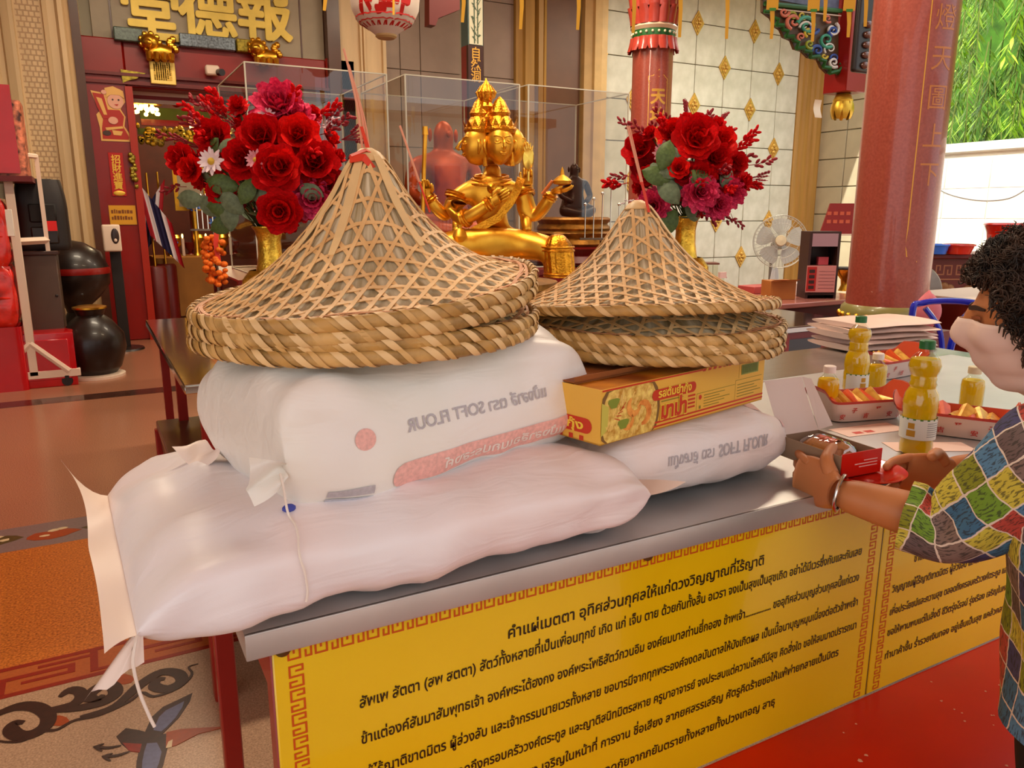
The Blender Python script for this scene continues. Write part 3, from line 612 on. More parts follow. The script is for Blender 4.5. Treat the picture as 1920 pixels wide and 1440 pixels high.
# ================================================================ WOVEN HATS
HR = .25
HP = [(0, 0), (.020, -.004), (.030, -.018), (.045, -.045), (.070, -.082), (.100, -.117), (.135, -.148), (.175, -.174), (.215, -.192), (.25, -.203)]
def hz(r):
    for (a, za), (b, zb) in zip(HP, HP[1:]):
        if r <= b:
            t = (r-a)/(b-a); return za+(zb-za)*t
    return HP[-1][1]
def hzs(r): return sum(hz(abs(r+d)) for d in (-.012, -.006, 0, .006, .012))/5
HH = .203
leaf_m = M('hat_leaf', (176, 156, 112), .6); _nt = leaf_m.node_tree; _u = _nt.nodes.new('ShaderNodeUVMap'); _mp = _nt.nodes.new('ShaderNodeMapping'); _mp.inputs['Scale'].default_value = (2.2, 75, 1)
_n = _nt.nodes.new('ShaderNodeTexNoise'); _n.inputs['Scale'].default_value = 1; _n.inputs['Detail'].default_value = 4; _r = _nt.nodes.new('ShaderNodeValToRGB'); _r.color_ramp.elements[0].position = .34; _r.color_ramp.elements[1].position = .64
_r.color_ramp.elements[0].color = lin((158, 136, 92)); _r.color_ramp.elements[1].color = lin((222, 208, 174))
for _a, _c in ((_u.outputs[0], _mp.inputs[0]), (_mp.outputs[0], _n.inputs[0]), (_n.outputs[0], _r.inputs[0]), (_r.outputs[0], _nt.nodes['Principled BSDF'].inputs['Base Color'])): _nt.links.new(_a, _c)
bam = M('bamboo_strip', (222, 172, 108), .5, var=.10, scale=14, col2=(240, 198, 138)); bam2 = M('bamboo_pale', (232, 196, 138), .45, var=.06, scale=20)
rimd = M('rim_leaf', (156, 118, 58), .5, var=.22, scale=25, col2=(200, 160, 96)); iris_ = random.Random(3)
lining = MB().grid(lambda u, v: (HR*u*cos(2*pi*v), HR*u*sin(2*pi*v), HH+hzs(HR*u)-.0035), 22, 72, cv=True).mesh('leaf_lining', leaf_m, sharp=180)
STR = {}
def strip_mesh(k, d):
    """strip number k of one of the three weaving directions; straight in plan, draped on the cone"""
    key = (k, d)
    if key in STR: return STR[key]
    off = (k+.5)*.0236; h = sqrt(max(0, (HR-.006)**2-off*off)); n = 26; pts = []
    for i in range(n+1):
        y = -h+2*h*i/n; r = hypot(off, y); pts.append(V((off, y, HH+hzs(r)+.0005+.0009*d+.0007*sin(i*2.1+k+d))))
    def nr(p):
        r = max(.004, hypot(p.x, p.y)); s = (hzs(r+.004)-hzs(r-.004 if r > .004 else 0))/.008; return V((-s*p.x/r, -s*p.y/r, 1)).normalized()
    w = [.0056*(1+.12*sin(i*1.3+k)) for i in range(n+1)]
    STR[key] = MB().ribbon(pts, w, nr, .0009).mesh('bamboo_strip', bam, smooth=False); return STR[key]
rim_core = MB().grid(lambda u, v: ((HR+.002+.006*cos(2*pi*v))*cos(2*pi*u), (HR+.002+.006*cos(2*pi*v))*sin(2*pi*u), .0005+.0095*sin(2*pi*v)), 72, 10, cu=True, cv=True).mesh('rim_core', rimd, sharp=180)
def strand(w0, tw, mat, name='rim_strand'):
    mb = MB(); n = 9
    for j in (0, 1):
        for i in range(n+1):
            t = i/n; a = pi*.72-t*pi*1.35; th = .15*t*tw+(j-.5)*w0*(.7+.6*sin(pi*t)); r = HR+.002+.0072*cos(a); mb.v.append(V((r*cos(th), r*sin(th), .0005+.0108*sin(a))))
    for i in range(n): mb.face([i, i+1, n+2+i, n+1+i])
    return mb.mesh(name, mat, sharp=180)
ST = [strand(.040, 1.2, bam2), strand(.028, 1.0, M('bamboo_mid', (214, 172, 106), .5, var=.08, scale=20)), strand(.05, 1.3, M('bamboo_dark', (190, 146, 78), .5, var=.12, scale=25))]
slat = MB().ribbon([V((0, .012+.011*i, HH+hzs(.012+.011*i)+.0035)) for i in range(11)], [.006, .012, .0135, .014, .014, .014, .013, .013, .012, .011, .009], lambda p: V((0, 1, .9)), .001).mesh('bamboo_slat', bam2, smooth=False)
edge_mb = MB()
for k in range(26):
    a0 = k*2*pi/26*1.0+random.uniform(0, .2); r0 = random.uniform(.236, .246)
    edge_mb.ribbon([V(((r0+.005*sin(i*.5+k))*cos(a0+i*.09), (r0+.005*sin(i*.5+k))*sin(a0+i*.09), HH+hzs(r0)+.004+.0016*sin(i+k))) for i in range(9)], .0042, (0, 0, 1), .0008)
edge_me = edge_mb.mesh('edge_strands', M('edge_bamboo', (214, 152, 104), .5, var=.12, scale=12), smooth=False)
def hat(label, group, m, full, slats, seed, warp=None):
    def put_(nm, me, h, mx=None):
        if warp is None: return link(nm, me, h, mx)
        me = me.copy(); me.transform(mx) if mx is not None else None
        for v in me.vertices: v.co = warp(v.co)
        return link(nm, me, h)
    rn = random.Random(seed); h = thing('woven_hat', label, 'hat', group=group, mtx=m)
    put_('leaf_lining', lining, h); put_('rim_core', rim_core, h)
    r0 = (13 if seed < 10 else 28) if full else rn.uniform(0, 60)
    for d in range(3):
        for k in range(-10, 10):
            if full or abs(k+.5) > 5 or k % 2 == 0: put_('bamboo_strip', strip_mesh(k, d), h, Matrix.Rotation(R(d*60+r0), 4, 'Z'))
    n = 60
    for i in range(n):
        put_('rim_strand', ST[(0 if i % 2 == 0 else rn.choice((1, 2)))], h, Matrix.Rotation(2*pi*i/n+rn.uniform(-.012, .012), 4, 'Z') @ Matrix.Scale(rn.uniform(.995, 1.006), 4))
    put_('edge_strands', edge_me, h)['kind'] = 'stuff'
    for a in slats: put_('bamboo_slat', slat, h, Matrix.Rotation(R(a), 4, 'Z'))
    if full: MB().lathe([(0, .006), (.008, .005), (.020, -.003), (.026, -.012), (.025, -.014)], 16, warp(V((0, 0, HH))) if warp else (0, 0, HH)).build('crown_cap', bam2, h, world=False)
    return h
# slat angles are measured so that 0 points along +y; the camera sees the -y side
def pose(x, y, z, rx, ry, rz=0, sc=.938, sz=.94): return Matrix.Translation((x, y, z)) @ Euler((R(rx), R(ry), 0)).to_matrix().to_4x4() @ Matrix.Rotation(R(rz), 4, 'Z') @ Matrix.Diagonal((sc, sc, sz, 1))
HL = [((.346, 1.066, 1.191), 0.5, -1.2, 'bottom one'), ((.348, 1.068, 1.206), .5, -1.0, 'third from the top'), ((.346, 1.066, 1.2245), 1.0, -5.0, 'second from the top'), ((.346, 1.066, 1.2405), 1.0, -5.2, 'topmost one')]
for i, (p, rx, ry, nm) in enumerate(HL):
    hat('woven bamboo hat of the taller stack, on the cream sack, '+nm, 'bamboo hats', pose(*p, rx, ry, 0), i == 3, (200, 138, 262, 100) if i == 3 else (), i, (lambda q: V((q.x+.115*q.z, q.y, q.z+.10*max(0, q.x)**2*2))) if i > 1 else None)
HRT = [((.858, 1.092, 1.133), 0, .6, 'bottom one'), ((.861, 1.092, 1.150), .4, .2, 'third from the top'), ((.862, 1.094, 1.164), .3, -.2, 'second from the top'), ((.854, 1.102, 1.192), -4.5, .9, 'topmost one')]
for i, (p, rx, ry, nm) in enumerate(HRT):
    hat('woven bamboo hat of the lower stack, on the noodle carton, '+nm, 'bamboo hats', pose(*p, rx, ry, 17*i+8, .938, .87), i == 3, (215-51-8,) if i == 3 else (), 10+i)
# joss sticks and the red string at the hats' tips
stick_m = M('pink_stick', (232, 160, 128), .6); red_str = M('red_raffia', (226, 66, 40), .5)
apex = at(688, 292, D=1.10)
t = thing('joss_stick_bundle', 'bundle of thin pink sticks tied with red raffia at the tip of the tallest hat', 'stick', apex)
tip = at(650, 98, D=1.13)
for k, (dx, dz) in enumerate(((0, 0), (.006, -.02), (.010, -.035))):
    a = apex+V((.006*k-.004, .003*k, -.03)); b = tip+V((dx, 0, dz)); MB().tube(smooth_path([a, a.lerp(b, .5)+V((.004, 0, 0)), a.lerp(b, .85), b+V((-.004, 0, .004))], 4), .0017, 6).build('stick', stick_m, t)
b = apex.lerp(tip, .28)
MB().ribbon([b, apex+V((.002, -.006, 0)), apex+V((.012, -.022, -.030)), apex+V((.020, -.040, -.062))], [.004, .006, .010, .006], V((0, -1, .3)), .001).build('raffia_tie', red_str, t)
MB().ribbon([apex+V((-.028, -.012, -.006)), apex+V((-.012, -.022, -.004)), apex+V((.004, -.026, -.022)), apex+V((.022, -.034, -.040))], [.012, .012, .006, .005], V((0, -1, .5)), .001).build('raffia_tie', red_str, t)
MB().ribbon([apex+V((-.026, -.012, -.002)), apex+V((-.006, -.014, .006)), apex+V((.010, -.010, .002)), apex+V((.022, -.006, -.016))], .007, V((0, -.5, 1)), .001).build('raffia_tie', red_str, t)
for (p0, p1, D_, lb, n) in (((806, 398), (750, 236), 1.18, 'single thin pink stick leaning behind the slope of the tallest hat', 1), ((1216, 398), (1176, 236), 1.36, 'pair of thin pink sticks at the tip of the lower hat stack', 2)):
    a, b = at(*p0, D=D_), at(*p1, D=D_+.03); t = thing('joss_stick', lb, 'stick', a)
    for k in range(n):
        o = V((.004*k, .002*k, 0)); MB().tube([a+o, a.lerp(b, .35)+o], .0016, 6).build('red_stem', red_str, t); MB().tube([a.lerp(b, .35)+o, b+o*1.6], .0018, 6).build('stick', stick_m, t)
# ================================================================ NOODLE CARTON
CL, CW, CH = .425, .30, .078
cm = T(.592, .838, 1.038, R(14)) @ Euler((0, R(.5), 0)).to_matrix().to_4x4()
yel = M('carton_yellow', (240, 186, 72), .42, var=.04, scale=6); redp = M('carton_red', (206, 58, 30), .42); yelt = M('carton_letter_yellow', (250, 214, 70), .42); grn = M('carton_green', (110, 128, 44), .45); olv = M('carton_small_print', (150, 132, 40), .5); ora = M('shrimp_orange', (236, 128, 44), .45, var=.2, scale=60, col2=(246, 168, 80)); noo = M('noodle_print', (222, 158, 52), .5, var=.25, scale=90, col2=(246, 206, 110))
t = thing('noodle_carton', 'open yellow noodle carton with a shrimp picture under the lower hats', 'carton', mtx=cm)
card = M('carton_inside', (150, 84, 30), .7, var=.15, scale=5)
def CP(mb, name, mat, **k): return mb.build(name, mat, t, world=False, **k)
mb = MB().bx(0, CL, 0, .002, 0, CH).bx(0, CL, CW-.002, CW, 0, CH).bx(0, .002, .002, CW-.002, 0, CH).bx(CL-.002, CL, .002, CW-.002, 0, CH).bx(0, CL, 0, CW, 0, .002)
mb.bx(.004, CL-.004, .004, CW-.004, CH-.004, CH-.002)
body = CP(mb, 'carton_body', yel)
CP(MB().bx(.003, CL-.003, .003, CW-.003, CH-.0018, CH-.0008), 'carton_top', M('carton_top_print', (170, 84, 18), .4, var=.35, scale=12, col2=(206, 130, 30)))
def fr(name, poly, mat, y=-.0005): return MB().prism(poly, 0, lambda x, z, d: (x, y, z)).build(name, mat, body, world=False, smooth=False)
for z in (.004, .010): fr('red_stripe', rect(.10, CL, z, z+.0028), redp)
for i in range(26): fr('edge_stripe', [(.05+i*.0145, CH-.0045), (.058+i*.0145, CH-.0045), (.061+i*.0145, CH-.0005), (.053+i*.0145, CH-.0005)], redp) if i > 12 else None
fr('red_edge', rect(.002, .24, CH-.003, CH-.0005), redp)
# bowl with noodles, shrimp and leaves, cropped by the carton's edges
def disc(cx, cz, r, n=28, clip=True): 
    return [(min(CL, max(.001, cx+r*cos(2*pi*i/n))), min(CH-.0035, max(.001, cz+r*sin(2*pi*i/n)))) for i in range(n)]
fr('bowl_rim', disc(.064, .036, .068), M('bowl_rim_print', (128, 92, 44), .5), -.0004); fr('bowl_print', disc(.064, .034, .062), noo, -.0006)
fr('lime_print', [(.001, .012), (.014, .02), (.016, .052), (.001, .06)], M('lime_print', (206, 196, 84), .5), -.0008)
rn = random.Random(5); mb = MB()
for i in range(60):
    a = rn.uniform(0, 6.3); r = rn.uniform(.02, .058); c = (.064+r*cos(a), .034+r*sin(a)); 
    if 0.004 < c[1] < CH-.008: mb.ribbon([V((c[0]+.007*cos(a+q)*.6, -.0009, min(CH-.005, max(.003, c[1]+.005*sin(2*q+a))))) for q in (0, .6, 1.2, 1.8, 2.4)], .0016, (0, -1, 0))
mb.build('noodle_strands', M('noodle_light', (250, 212, 120), .5), body, world=False, smooth=False)
for cx, cz, r, a0, w in ((.072, .047, .013, 2.2, .011), (.090, .032, .016, -1.6, .012), (.058, .027, .011, 3.0, .009)):
    MB().ribbon([V((cx+r*cos(a0+q*.5), -.0011, cz+r*sin(a0+q*.5))) for q in range(9)], [w*k for k in (.35, .7, .95, 1, 1, .9, .75, .5, .25)], (0, -1, 0)).build('shrimp_print', ora, body, world=False, smooth=False)
for cx, cz in ((.026, .056), (.048, .023)): fr('leaf_print', [(cx+.011*cos(k)*(1+.3*sin(3*k)), cz+.009*sin(k)*(1+.25*cos(2*k))) for k in [q*.5 for q in range(13)]], M('leaf_print', (134, 150, 50), .5), -.0013)
for k in range(5): MB().ribbon([V((.028+.004*k, -.0012, .034+.003*k)), V((.040+.003*k, -.0012, .030+.006*k))], .0012, (0, -1, 0)).build('chilli_print', redp, body, world=False, smooth=False)
def pill(x0, x1, z0, z1): 
    r = (z1-z0)/2; zc_ = (z0+z1)/2; return [(x1-r+r*cos(a), zc_+r*sin(a)) for a in [-pi/2+pi*k/8 for k in range(9)]]+[(x0+r+r*cos(a), zc_+r*sin(a)) for a in [pi/2+pi*k/8 for k in range(9)]]
fr('red_label', pill(.112, .222, .045, .0615), redp, -.0013)
put(text('รสต้มยำกุ้ง', .084, .0165, bold=.03), (.126, -.0017, .049), (1, 0, 0), (0, 0, 1)).build('lettering', yelt, body, world=False, smooth=False)
put(text('มาม่า', .068, .034, bold=.085), (.133, -.0013, .0155), (1, 0, 0), (0, 0, 1)).build('lettering', yelt, body, world=False, smooth=False)
put(text('มาม่า', .067, .033, bold=.045), (.1335, -.0017, .016), (1, 0, 0), (0, 0, 1)).build('lettering', redp, body, world=False, smooth=False)
for z in (.020, .026, .032, .038): fr('red_stripe', rect(.203, .222, z, z+.003), redp)
fr('small_print', rect(.135, .19, .0405, .0425), olv)
for x0, x1, z0, z1 in ((.226, .334, .012, .040), (.336, .418, .012, .046), (.345, .418, .049, .073)):
    for q in (rect(x0, x1, z1-.0007, z1), rect(x0, x0+.0007, z0, z1)): fr('table_rule', q, olv)
for k in range(5): fr('small_print', rect(.246, .29+.03*((k*7) % 3)/2, .016+k*.0045, .0172+k*.0045), olv); fr('small_print', rect(.342, .395+.02*((k*5) % 3)/2, .017+k*.005, .0183+k*.005), olv)
fr('small_print', disc(.236, .033, .004, 10), redp); fr('small_print', rect(.2335, .2385, .0145, .0195), olv)
fr('barcode_ground', rect(.352, .405, .053, .070), M('barcode_ground', (150, 158, 70), .5), -.0006)
x = .354
for k in range(22):
    w = rn.choice((.0008, .0014)); fr('barcode_bar', rect(x, x+w, .055, .069), grn, -.001); x += w+rn.choice((.0007, .0011))
# end face with its red label, and the open lid leaning up under the hats
def fs(name, poly, mat, x=-.0005): return MB().prism(poly, 0, lambda y, z, d: (x, y, z)).build(name, mat, body, world=False, smooth=False)
fs('red_label', [(CW-q[0], q[1]) for q in pill(.12, .285, .012, .034)], redp)
put(text('ต้มยำกุ้ง', .10, .017, bold=.03), (-.0009, .13, .017), (0, -1, 0), (0, 0, 1)).build('lettering', yelt, body, world=False, smooth=False)
for k in range(12): fs('edge_stripe', rect(.03+k*.02, .038+k*.02, .001, .008), redp)
CP(MB().bx(.002, .20, .05, .052, CH, CH+.010).bx(.002, .3, .05, .2, CH+.001, CH+.003), 'carton_lid', card)
# wrapped packets behind the carton, under the hats
cel = M('cellophane_red', (150, 34, 22), .15, var=.35, scale=22, col2=(206, 84, 34), coat=.8, bump=.35, bscale=30)
for (x, y, z, a, L, lb) in ((.70, 1.18, 1.045, 8, .16, 'red cellophane-wrapped packet behind the noodle carton'),):
    p = thing('wrapped_packet', lb, 'packet', (x, y, z), R(a))
    MB().grid(lambda u, v: V(((2*u-1)*L/2, .05*cos(2*pi*v)*(1-.2*(2*u-1)**6), .035+.036*sin(2*pi*v)*(1-(2*u-1)**8)+.002*sin(40*u+5*v))), 20, 14, cv=True, caps=True).build('packet_body', cel, p, world=False)
    MB().grid(lambda u, v: V((-L/2-.03*u, .03*(2*v-1)*(1+u), .035+.006*sin(v*16))), 4, 12).build('wrapper_end', glass('clear_wrap', (240, 226, 210), .16, .85), p, world=False)
# ================================================================ THINGS ON THE TABLE'S FAR END
white_card = M('white_card', (226, 206, 196), .6, var=.04, scale=5); grey_card = M('grey_card', (150, 122, 96), .7); red_card = M('red_card', (206, 24, 10), .35, coat=.2)
plate_red = M('red_plastic', (206, 34, 12), .18, coat=.6)
PX = (1.078, .792, .928)
t = thing('plate', 'shiny red plastic plate held in both hands', 'plate', PX)
MB().lathe([(0, 0), (.045, 0), (.052, .003), (.064, .010), (.072, .012), (.073, .014), (.064, .0125), (.050, .005), (.044, .003), (0, .003)], 36).build('plate_body', plate_red, t, world=False)
MB().lathe([(.043, -.003), (.047, -.003), (.047, .001), (.043, .001)], 30).build('foot_ring', M('black_plastic', (30, 22, 20), .4), t, world=False)
bm_ = T(1.074, .805, .9335, R(-4)); t = thing('pastry_box', 'small open box with a red front flap standing on the red plate', 'box', mtx=bm_)
w, l, h = .088, .135, .036; th = .0012
MB().bx(-w/2, w/2, -.02, l-.02, 0, th).bx(-w/2, -w/2+th, -.02, l-.02, th, h).bx(w/2-th, w/2, -.02, l-.02, th, h).bx(-w/2, w/2, l-.02-th, l-.02, th, h).build('box_body', grey_card, t, world=False)
f = MB().bx(-w/2, w/2, -.022, -.020, 0, h+.004).build('front_flap', red_card, t, world=False)
for k, wd in enumerate((.030, .050, .040)): MB().bx(w/2-.010-wd, w/2-.010, -.0226, -.022, .024-.005*k, .0255-.005*k).build('small_print', M('white_print', (240, 200, 190), .5), f, world=False)
MB().grid(lambda u, v: V((-w/2+w*u, l-.02+.05*v, h+.088*v-.004*sin(pi*v))), 6, 6).build('lid', white_card, t, world=False)
MB().quad((w/2+.001, l-.02, h), (w/2+.018, l-.035, h+.01), (w/2+.014, l+.02, h+.085), (w/2+.001, l+.03, h+.088)).build('lid_side', white_card, t, world=False, smooth=False)
MB().quad((-w/2, l+.03, h+.088), (w/2, l+.03, h+.088), (w/2-.012, l+.050, h+.080), (-w/2+.012, l+.050, h+.080)).build('lid_tuck', white_card, t, world=False, smooth=False)
p = thing('wrapped_pastry', 'pastry in clear wrapping with red print inside the small open box', 'pastry', mtx=bm_)
MB().grid(lambda u, v: V((.034*cos(2*pi*v)*(1-.25*(2*u-1)**4), .012+.078*u, .021+.020*sin(2*pi*v)*(1-(2*u-1)**6))), 14, 18, cv=True, caps=True).build('pastry_body', M('pastry', (240, 176, 120), .5, var=.15, scale=40), p, world=False)
MB().grid(lambda u, v: V((.036*cos(pi*v)*(1-.25*(2*u-1)**4), .006+.09*u, .0225+.0215*sin(pi*v)*(1-(2*u-1)**6)+.0012*sin(50*u+9*v))), 20, 14).build('wrapper', glass('clear_wrap', (240, 226, 210), .16, .85), p, world=False)
MB().grid(lambda u, v: V((.020*cos(pi*v)*(1-.25*(2*u-1)**4), .03+.04*u, .0232+.0217*sin(pi*v))), 6, 8).build('red_print', M('wrap_red', (214, 74, 40), .3), p, world=False)
# bottles of cooking oil
petm = glass('clear_plastic', (246, 246, 236), .03, .98); capg = M('green_cap', (40, 112, 62), .35); capw = M('white_cap', (240, 226, 216), .4)
def oil_mat():
    m = M('cooking_oil', (255, 214, 0), .2); nt = m.node_tree; N = nt.nodes.new; t = N('ShaderNodeBsdfTransparent'); t.inputs[0].default_value = (.98, .74, .05, 1); a = N('ShaderNodeMixShader'); a.inputs[0].default_value = .22
    nt.links.new(nt.nodes['Principled BSDF'].outputs[0], a.inputs[1]); nt.links.new(t.outputs[0], a.inputs[2]); nt.links.new(a.outputs[0], nt.nodes['Material Output'].inputs[0]); return m
oilm = oil_mat(); lab = M('bottle_label', (238, 236, 226), .45); labg = M('label_green', (70, 130, 60), .45); labs = M('label_print', (150, 150, 150), .6); labo = M('label_gold', (206, 150, 40), .5)
PROF = [(.0, .002), (.024, .0), (.029, .004), (.0295, .02), (.0285, .028), (.0305, .034), (.0305, .072), (.0295, .078), (.031, .09), (.0315, .10), (.029, .118), (.0225, .130), (.0245, .136), (.0225, .142), (.0235, .148), (.022, .153), (.0265, .163), (.0285, .172), (.026, .184), (.018, .194), (.0125, .199), (.0125, .206)]
def oil_bottle(loc, s, rz, label, small=False, cap=None, group='bottles of cooking oil'):
    t = thing('oil_bottle', label, 'bottle', loc, rz, group); q = lambda P, g=0: [(max(0, r*s-g), z*s) for r, z in P]
    P = PROF if not small else [(0, .001), (.020, 0), (.024, .004), (.0245, .06), (.023, .072), (.013, .082), (.0115, .084), (.0115, .09)]
    MB().lathe(q(P), 28).build('bottle_body', petm, t, world=False)
    top = len(P)-3; O = q(P[:top], .0012); MB().lathe([(r, z+.0012) for r, z in O]+[(0, O[-1][1]+.0012)], 28).build('oil', oilm, t, world=False)
    z = P[-1][1]*s; MB().lathe([(0, z+.014*s), (.012*s, z+.014*s), (.0138*s, z+.0125*s), (.0138*s, z-.002*s), (.0128*s, z-.002*s)], 24).build('cap', cap or capg, t, world=False)
    if not small:
        L = MB().grid(lambda u, v: V((.0318*s*cos(-pi*1.15+2*pi*.62*u), .0318*s*sin(-pi*1.15+2*pi*.62*u), s*(.034+.040*v))), 22, 2).build('label', lab, t, world=False)
        def pr(a0, a1, z0, z1, m_, nm='label_print'): MB().grid(lambda u, v: V((.0321*s*cos(a0+(a1-a0)*u), .0321*s*sin(a0+(a1-a0)*u), s*(z0+(z1-z0)*v))), 10, 1).build(nm, m_, L, world=False)
        pr(-pi*1.15, pi*.09, .0715, .0745, labg)
        for k in range(7): pr(-pi*.42, -pi*.16+.12*(k % 3), .041+k*.0042, .0422+k*.0042, labs)
        pr(-pi*.78, -pi*.62, .040, .052, labo); pr(-pi*.76, -pi*.64, .055, .066, labo)
    return t
oil_bottle((1.358, .880, ZT), 1.0, R(-42), 'tallest oil bottle with green cap, beside the hands and the small open box')
b = at(1600, 751, z=ZT); oil_bottle((b.x, b.y, ZT), .95, R(20), 'green-capped oil bottle between the pile of folded bags and the paper trays')
for px, py, c, lb in ((1640, 738, capw, 'small white-capped oil bottle standing in the paper tray behind the open box'), (1549, 768, capw, 'small white-capped oil bottle behind the raised white box lid'), (1818, 772, M('clear_cap', (222, 206, 170), .3), 'small oil bottle beside the chin of the white face mask')):
    b = at(px, py, z=ZT+.012); oil_bottle((b.x, b.y, ZT+.0125), 1.0 if px > 1700 else .98, 0, lb, True, c)
# paper trays of folded joss paper
traym = M('tray_paper', (238, 206, 192), .55); trayi = M('tray_inside', (214, 78, 30), .5); trp = M('tray_red', (206, 70, 60), .5); jossm = M('joss_gold', (236, 158, 60), .35, metal=.25, var=.25, scale=40, col2=(246, 196, 90)); jossr = M('joss_red', (222, 84, 24), .4, var=.2, scale=30)
def tray(loc, rz, label, where, s=1.0, n=9):
    t = thing('paper_tray', label, 'tray', loc, rz, 'paper trays'); L, Wd, Ht = .085*s, .042*s, .048*s
    def wall(k, ex):
        def fn(u, v):
            a = 2*pi*u; c, q = cos(a), sin(a); x = L*abs(c)**.35*(1 if c >= 0 else -1); y = Wd*abs(q)**.35*(1 if q >= 0 else -1)
            fl = 1+.34*v; return V((x*fl, y*fl, .001+Ht*v*(1+.55*abs(c)**8)))*(1) - V((ex*c, ex*q, 0))
        return MB().grid(fn, 40, 4, cu=True)
    o = wall(0, 0).build('tray_wall', traym, t, world=False, sharp=25); wall(0, .0012).build('tray_lining', trayi, t, world=False, sharp=25)
    MB().grid(lambda u, v: V((L*abs(cos(2*pi*u))**.35*(1 if cos(2*pi*u) >= 0 else -1)*v, Wd*abs(sin(2*pi*u))**.35*(1 if sin(2*pi*u) >= 0 else -1)*v, .001)), 40, 1, cu=True).build('tray_base', traym, t, world=False)
    def rim(u, v): 
        a = 2*pi*u; c, q = cos(a), sin(a); fl = 1.30+.05*v; return V((L*abs(c)**.35*(1 if c >= 0 else -1)*fl+.0006*c, Wd*abs(q)**.35*(1 if q >= 0 else -1)*fl+.0006*q, .001+Ht*(.88+.13*v)*(1+.55*abs(c)**8)))
    MB().grid(rim, 40, 1, cu=True).build('red_rim', trp, t, world=False)
    for i, c in enumerate('安子吉平安子'):
        g = text(c, None, .014*s, bold=.03); x = -.085*s+.03*s*i; put(g, (x, -(Wd*1.155+.001), .010*s+.013*s*(i % 2)), (1, 0, 0), V((0, -.30, 1)).normalized()).build('lettering', trp, o, world=False, smooth=False)
    for sd in (-1, 1):
        for i, c in enumerate('平安'):
            g = text(c, None, .014*s, bold=.03); put(g, (sd*(L*1.16+.002), .012*s*sd*(1-2*i)-.004*sd, .016*s), (0, sd*1.0, 0), V((.5*sd, 0, 1)).normalized()).build('lettering', trp, o, world=False, smooth=False)
    rn = random.Random(int(loc[0]*1000)); m0 = Matrix.Translation(V(loc)) @ Matrix.Rotation(rz, 4, 'Z')
    for i in range(n):                                           # rolled fans of gold paper
        x = -L*.8+1.6*L*i/(n-1); m = m0 @ T(x, rn.uniform(-.008, .008), .022*s, rz=rn.uniform(-.3, .3), rx=rn.uniform(-.4, .4))
        j = thing('joss_paper', ('first', 'second', 'third', 'fourth', 'fifth', 'sixth', 'seventh', 'eighth', 'ninth')[i]+' folded joss paper from the hats in the tray '+where, 'joss paper', mtx=m, group='folded joss papers')
        MB().grid(lambda u, v: V((.0105*s*(1+.5*v)*cos(2*pi*u)*(1+.12*sin(8*pi*u)), .034*s*(2*v-1), .011*s*(1+.5*v)*sin(2*pi*u)*(1+.12*cos(8*pi*u))+.012*s*v)), 16, 3, cu=True).build('paper_roll', jossm if i % 3 else jossr, j, world=False, sharp=20)
        MB().grid(lambda u, v: V((.007*s*cos(2*pi*u), .034*s*(2*v-1)+.001, .0075*s*sin(2*pi*u)+.012*s*v)), 8, 1, cu=True).build('inner_roll', jossr, j, world=False)
b = at(1628, 786, z=ZT); tray((b.x, b.y+.03, ZT+.001), R(-14), 'pink-printed paper tray of joss paper directly behind the open box and beside its white lid', 'beside the raised white lid', 1.0)
b = at(1800, 815, z=ZT); tray((b.x, b.y+.02, ZT+.001), R(-60), 'paper tray of joss paper partly hidden behind the patchwork sleeve', 'behind the patchwork sleeve', 1.0)
b = at(1680, 706, z=ZT); tray((b.x, b.y+.03, ZT+.001), R(4), 'paper tray of joss paper in front of the pile of folded white bags', 'before the folded white bags', 1.1)
for px, py, rz, lb in ((1628, 806, -8, 'flat pink-printed paper under the paper tray behind the open box'), (1742, 838, -28, 'flat pink-printed paper under the tallest oil bottle')):
    b = at(px, py, z=ZT); t = tag(MB().box((0, 0, .0005), (.16, .06, .0006)).build('paper_sheet', M('pale_pink_paper', (240, 208, 196), .6), None), lb, 'paper'); t.location = (b.x, b.y, ZT+.0002); t.rotation_euler = (0, 0, R(rz)); WM[t.name] = Matrix.Translation(t.location) @ Matrix.Rotation(R(rz), 4, 'Z')
    for k in range(2): MB().box((.03*k-.04, -.012, .0009), (.022, .014, .0002)).build('red_print', trp, t, world=False)
# rear steel table with the folded bags, and the blue chair
T3 = thing('steel_table', 'steel-topped side table behind the prayer-board table carrying the folded bags', 'table', (2.2, 1.75, 0))
MB().bx(1.62, 2.76, 1.56, 1.96, ZT-.045, ZT-.04).bx(1.62, 2.76, 1.56, 1.566, ZT-.075, ZT-.045).build('steel_top', steel, T3, bevel=.002)
for x in (1.66, 2.70):
    for y in (1.6, 1.9): MB().bx(x, x+.035, y, y+.035, 0, ZT-.045).build('leg', table_red, T3)
bagm = M('folded_bag', (236, 206, 190), .5, var=.06, scale=8, bump=.2, bscale=20)
b0 = at(1655, 652, z=ZT-.04)
for i in range(5):
    t = tag(MB().grid(lambda u, v: V((.20*(2*u-1)*(1-.04*abs(2*v-1)**4), .13*cos(2*pi*v), .010*sin(2*pi*v)+.003*sin(9*u+i)*(1 if .1 < v < .4 else .3))), 16, 18, cv=True, caps=True).build('folded_bag', bagm, None), 'folded white bag in the pile in front of the big pillar, '+('bottom one', 'second from the bottom', 'middle one', 'second from the top', 'top one')[i], 'bag', 'pile of folded bags')
    t.location = (b0.x+.012*sin(i*2), b0.y+.05, ZT-.028+i*.0205); t.rotation_euler = (R(random.uniform(-1, 1)), R(1), R(-4+5*sin(i*1.7)))
blue = M('blue_plastic', (30, 44, 190), .25, coat=.4); ch = at(1790, 572, D=3.35)
t = thing('plastic_chair', 'blue plastic chair with an open Y-shaped back beside the big pillar', 'chair', (ch.x, ch.y, 0), R(-35))
zt_ = ch.z
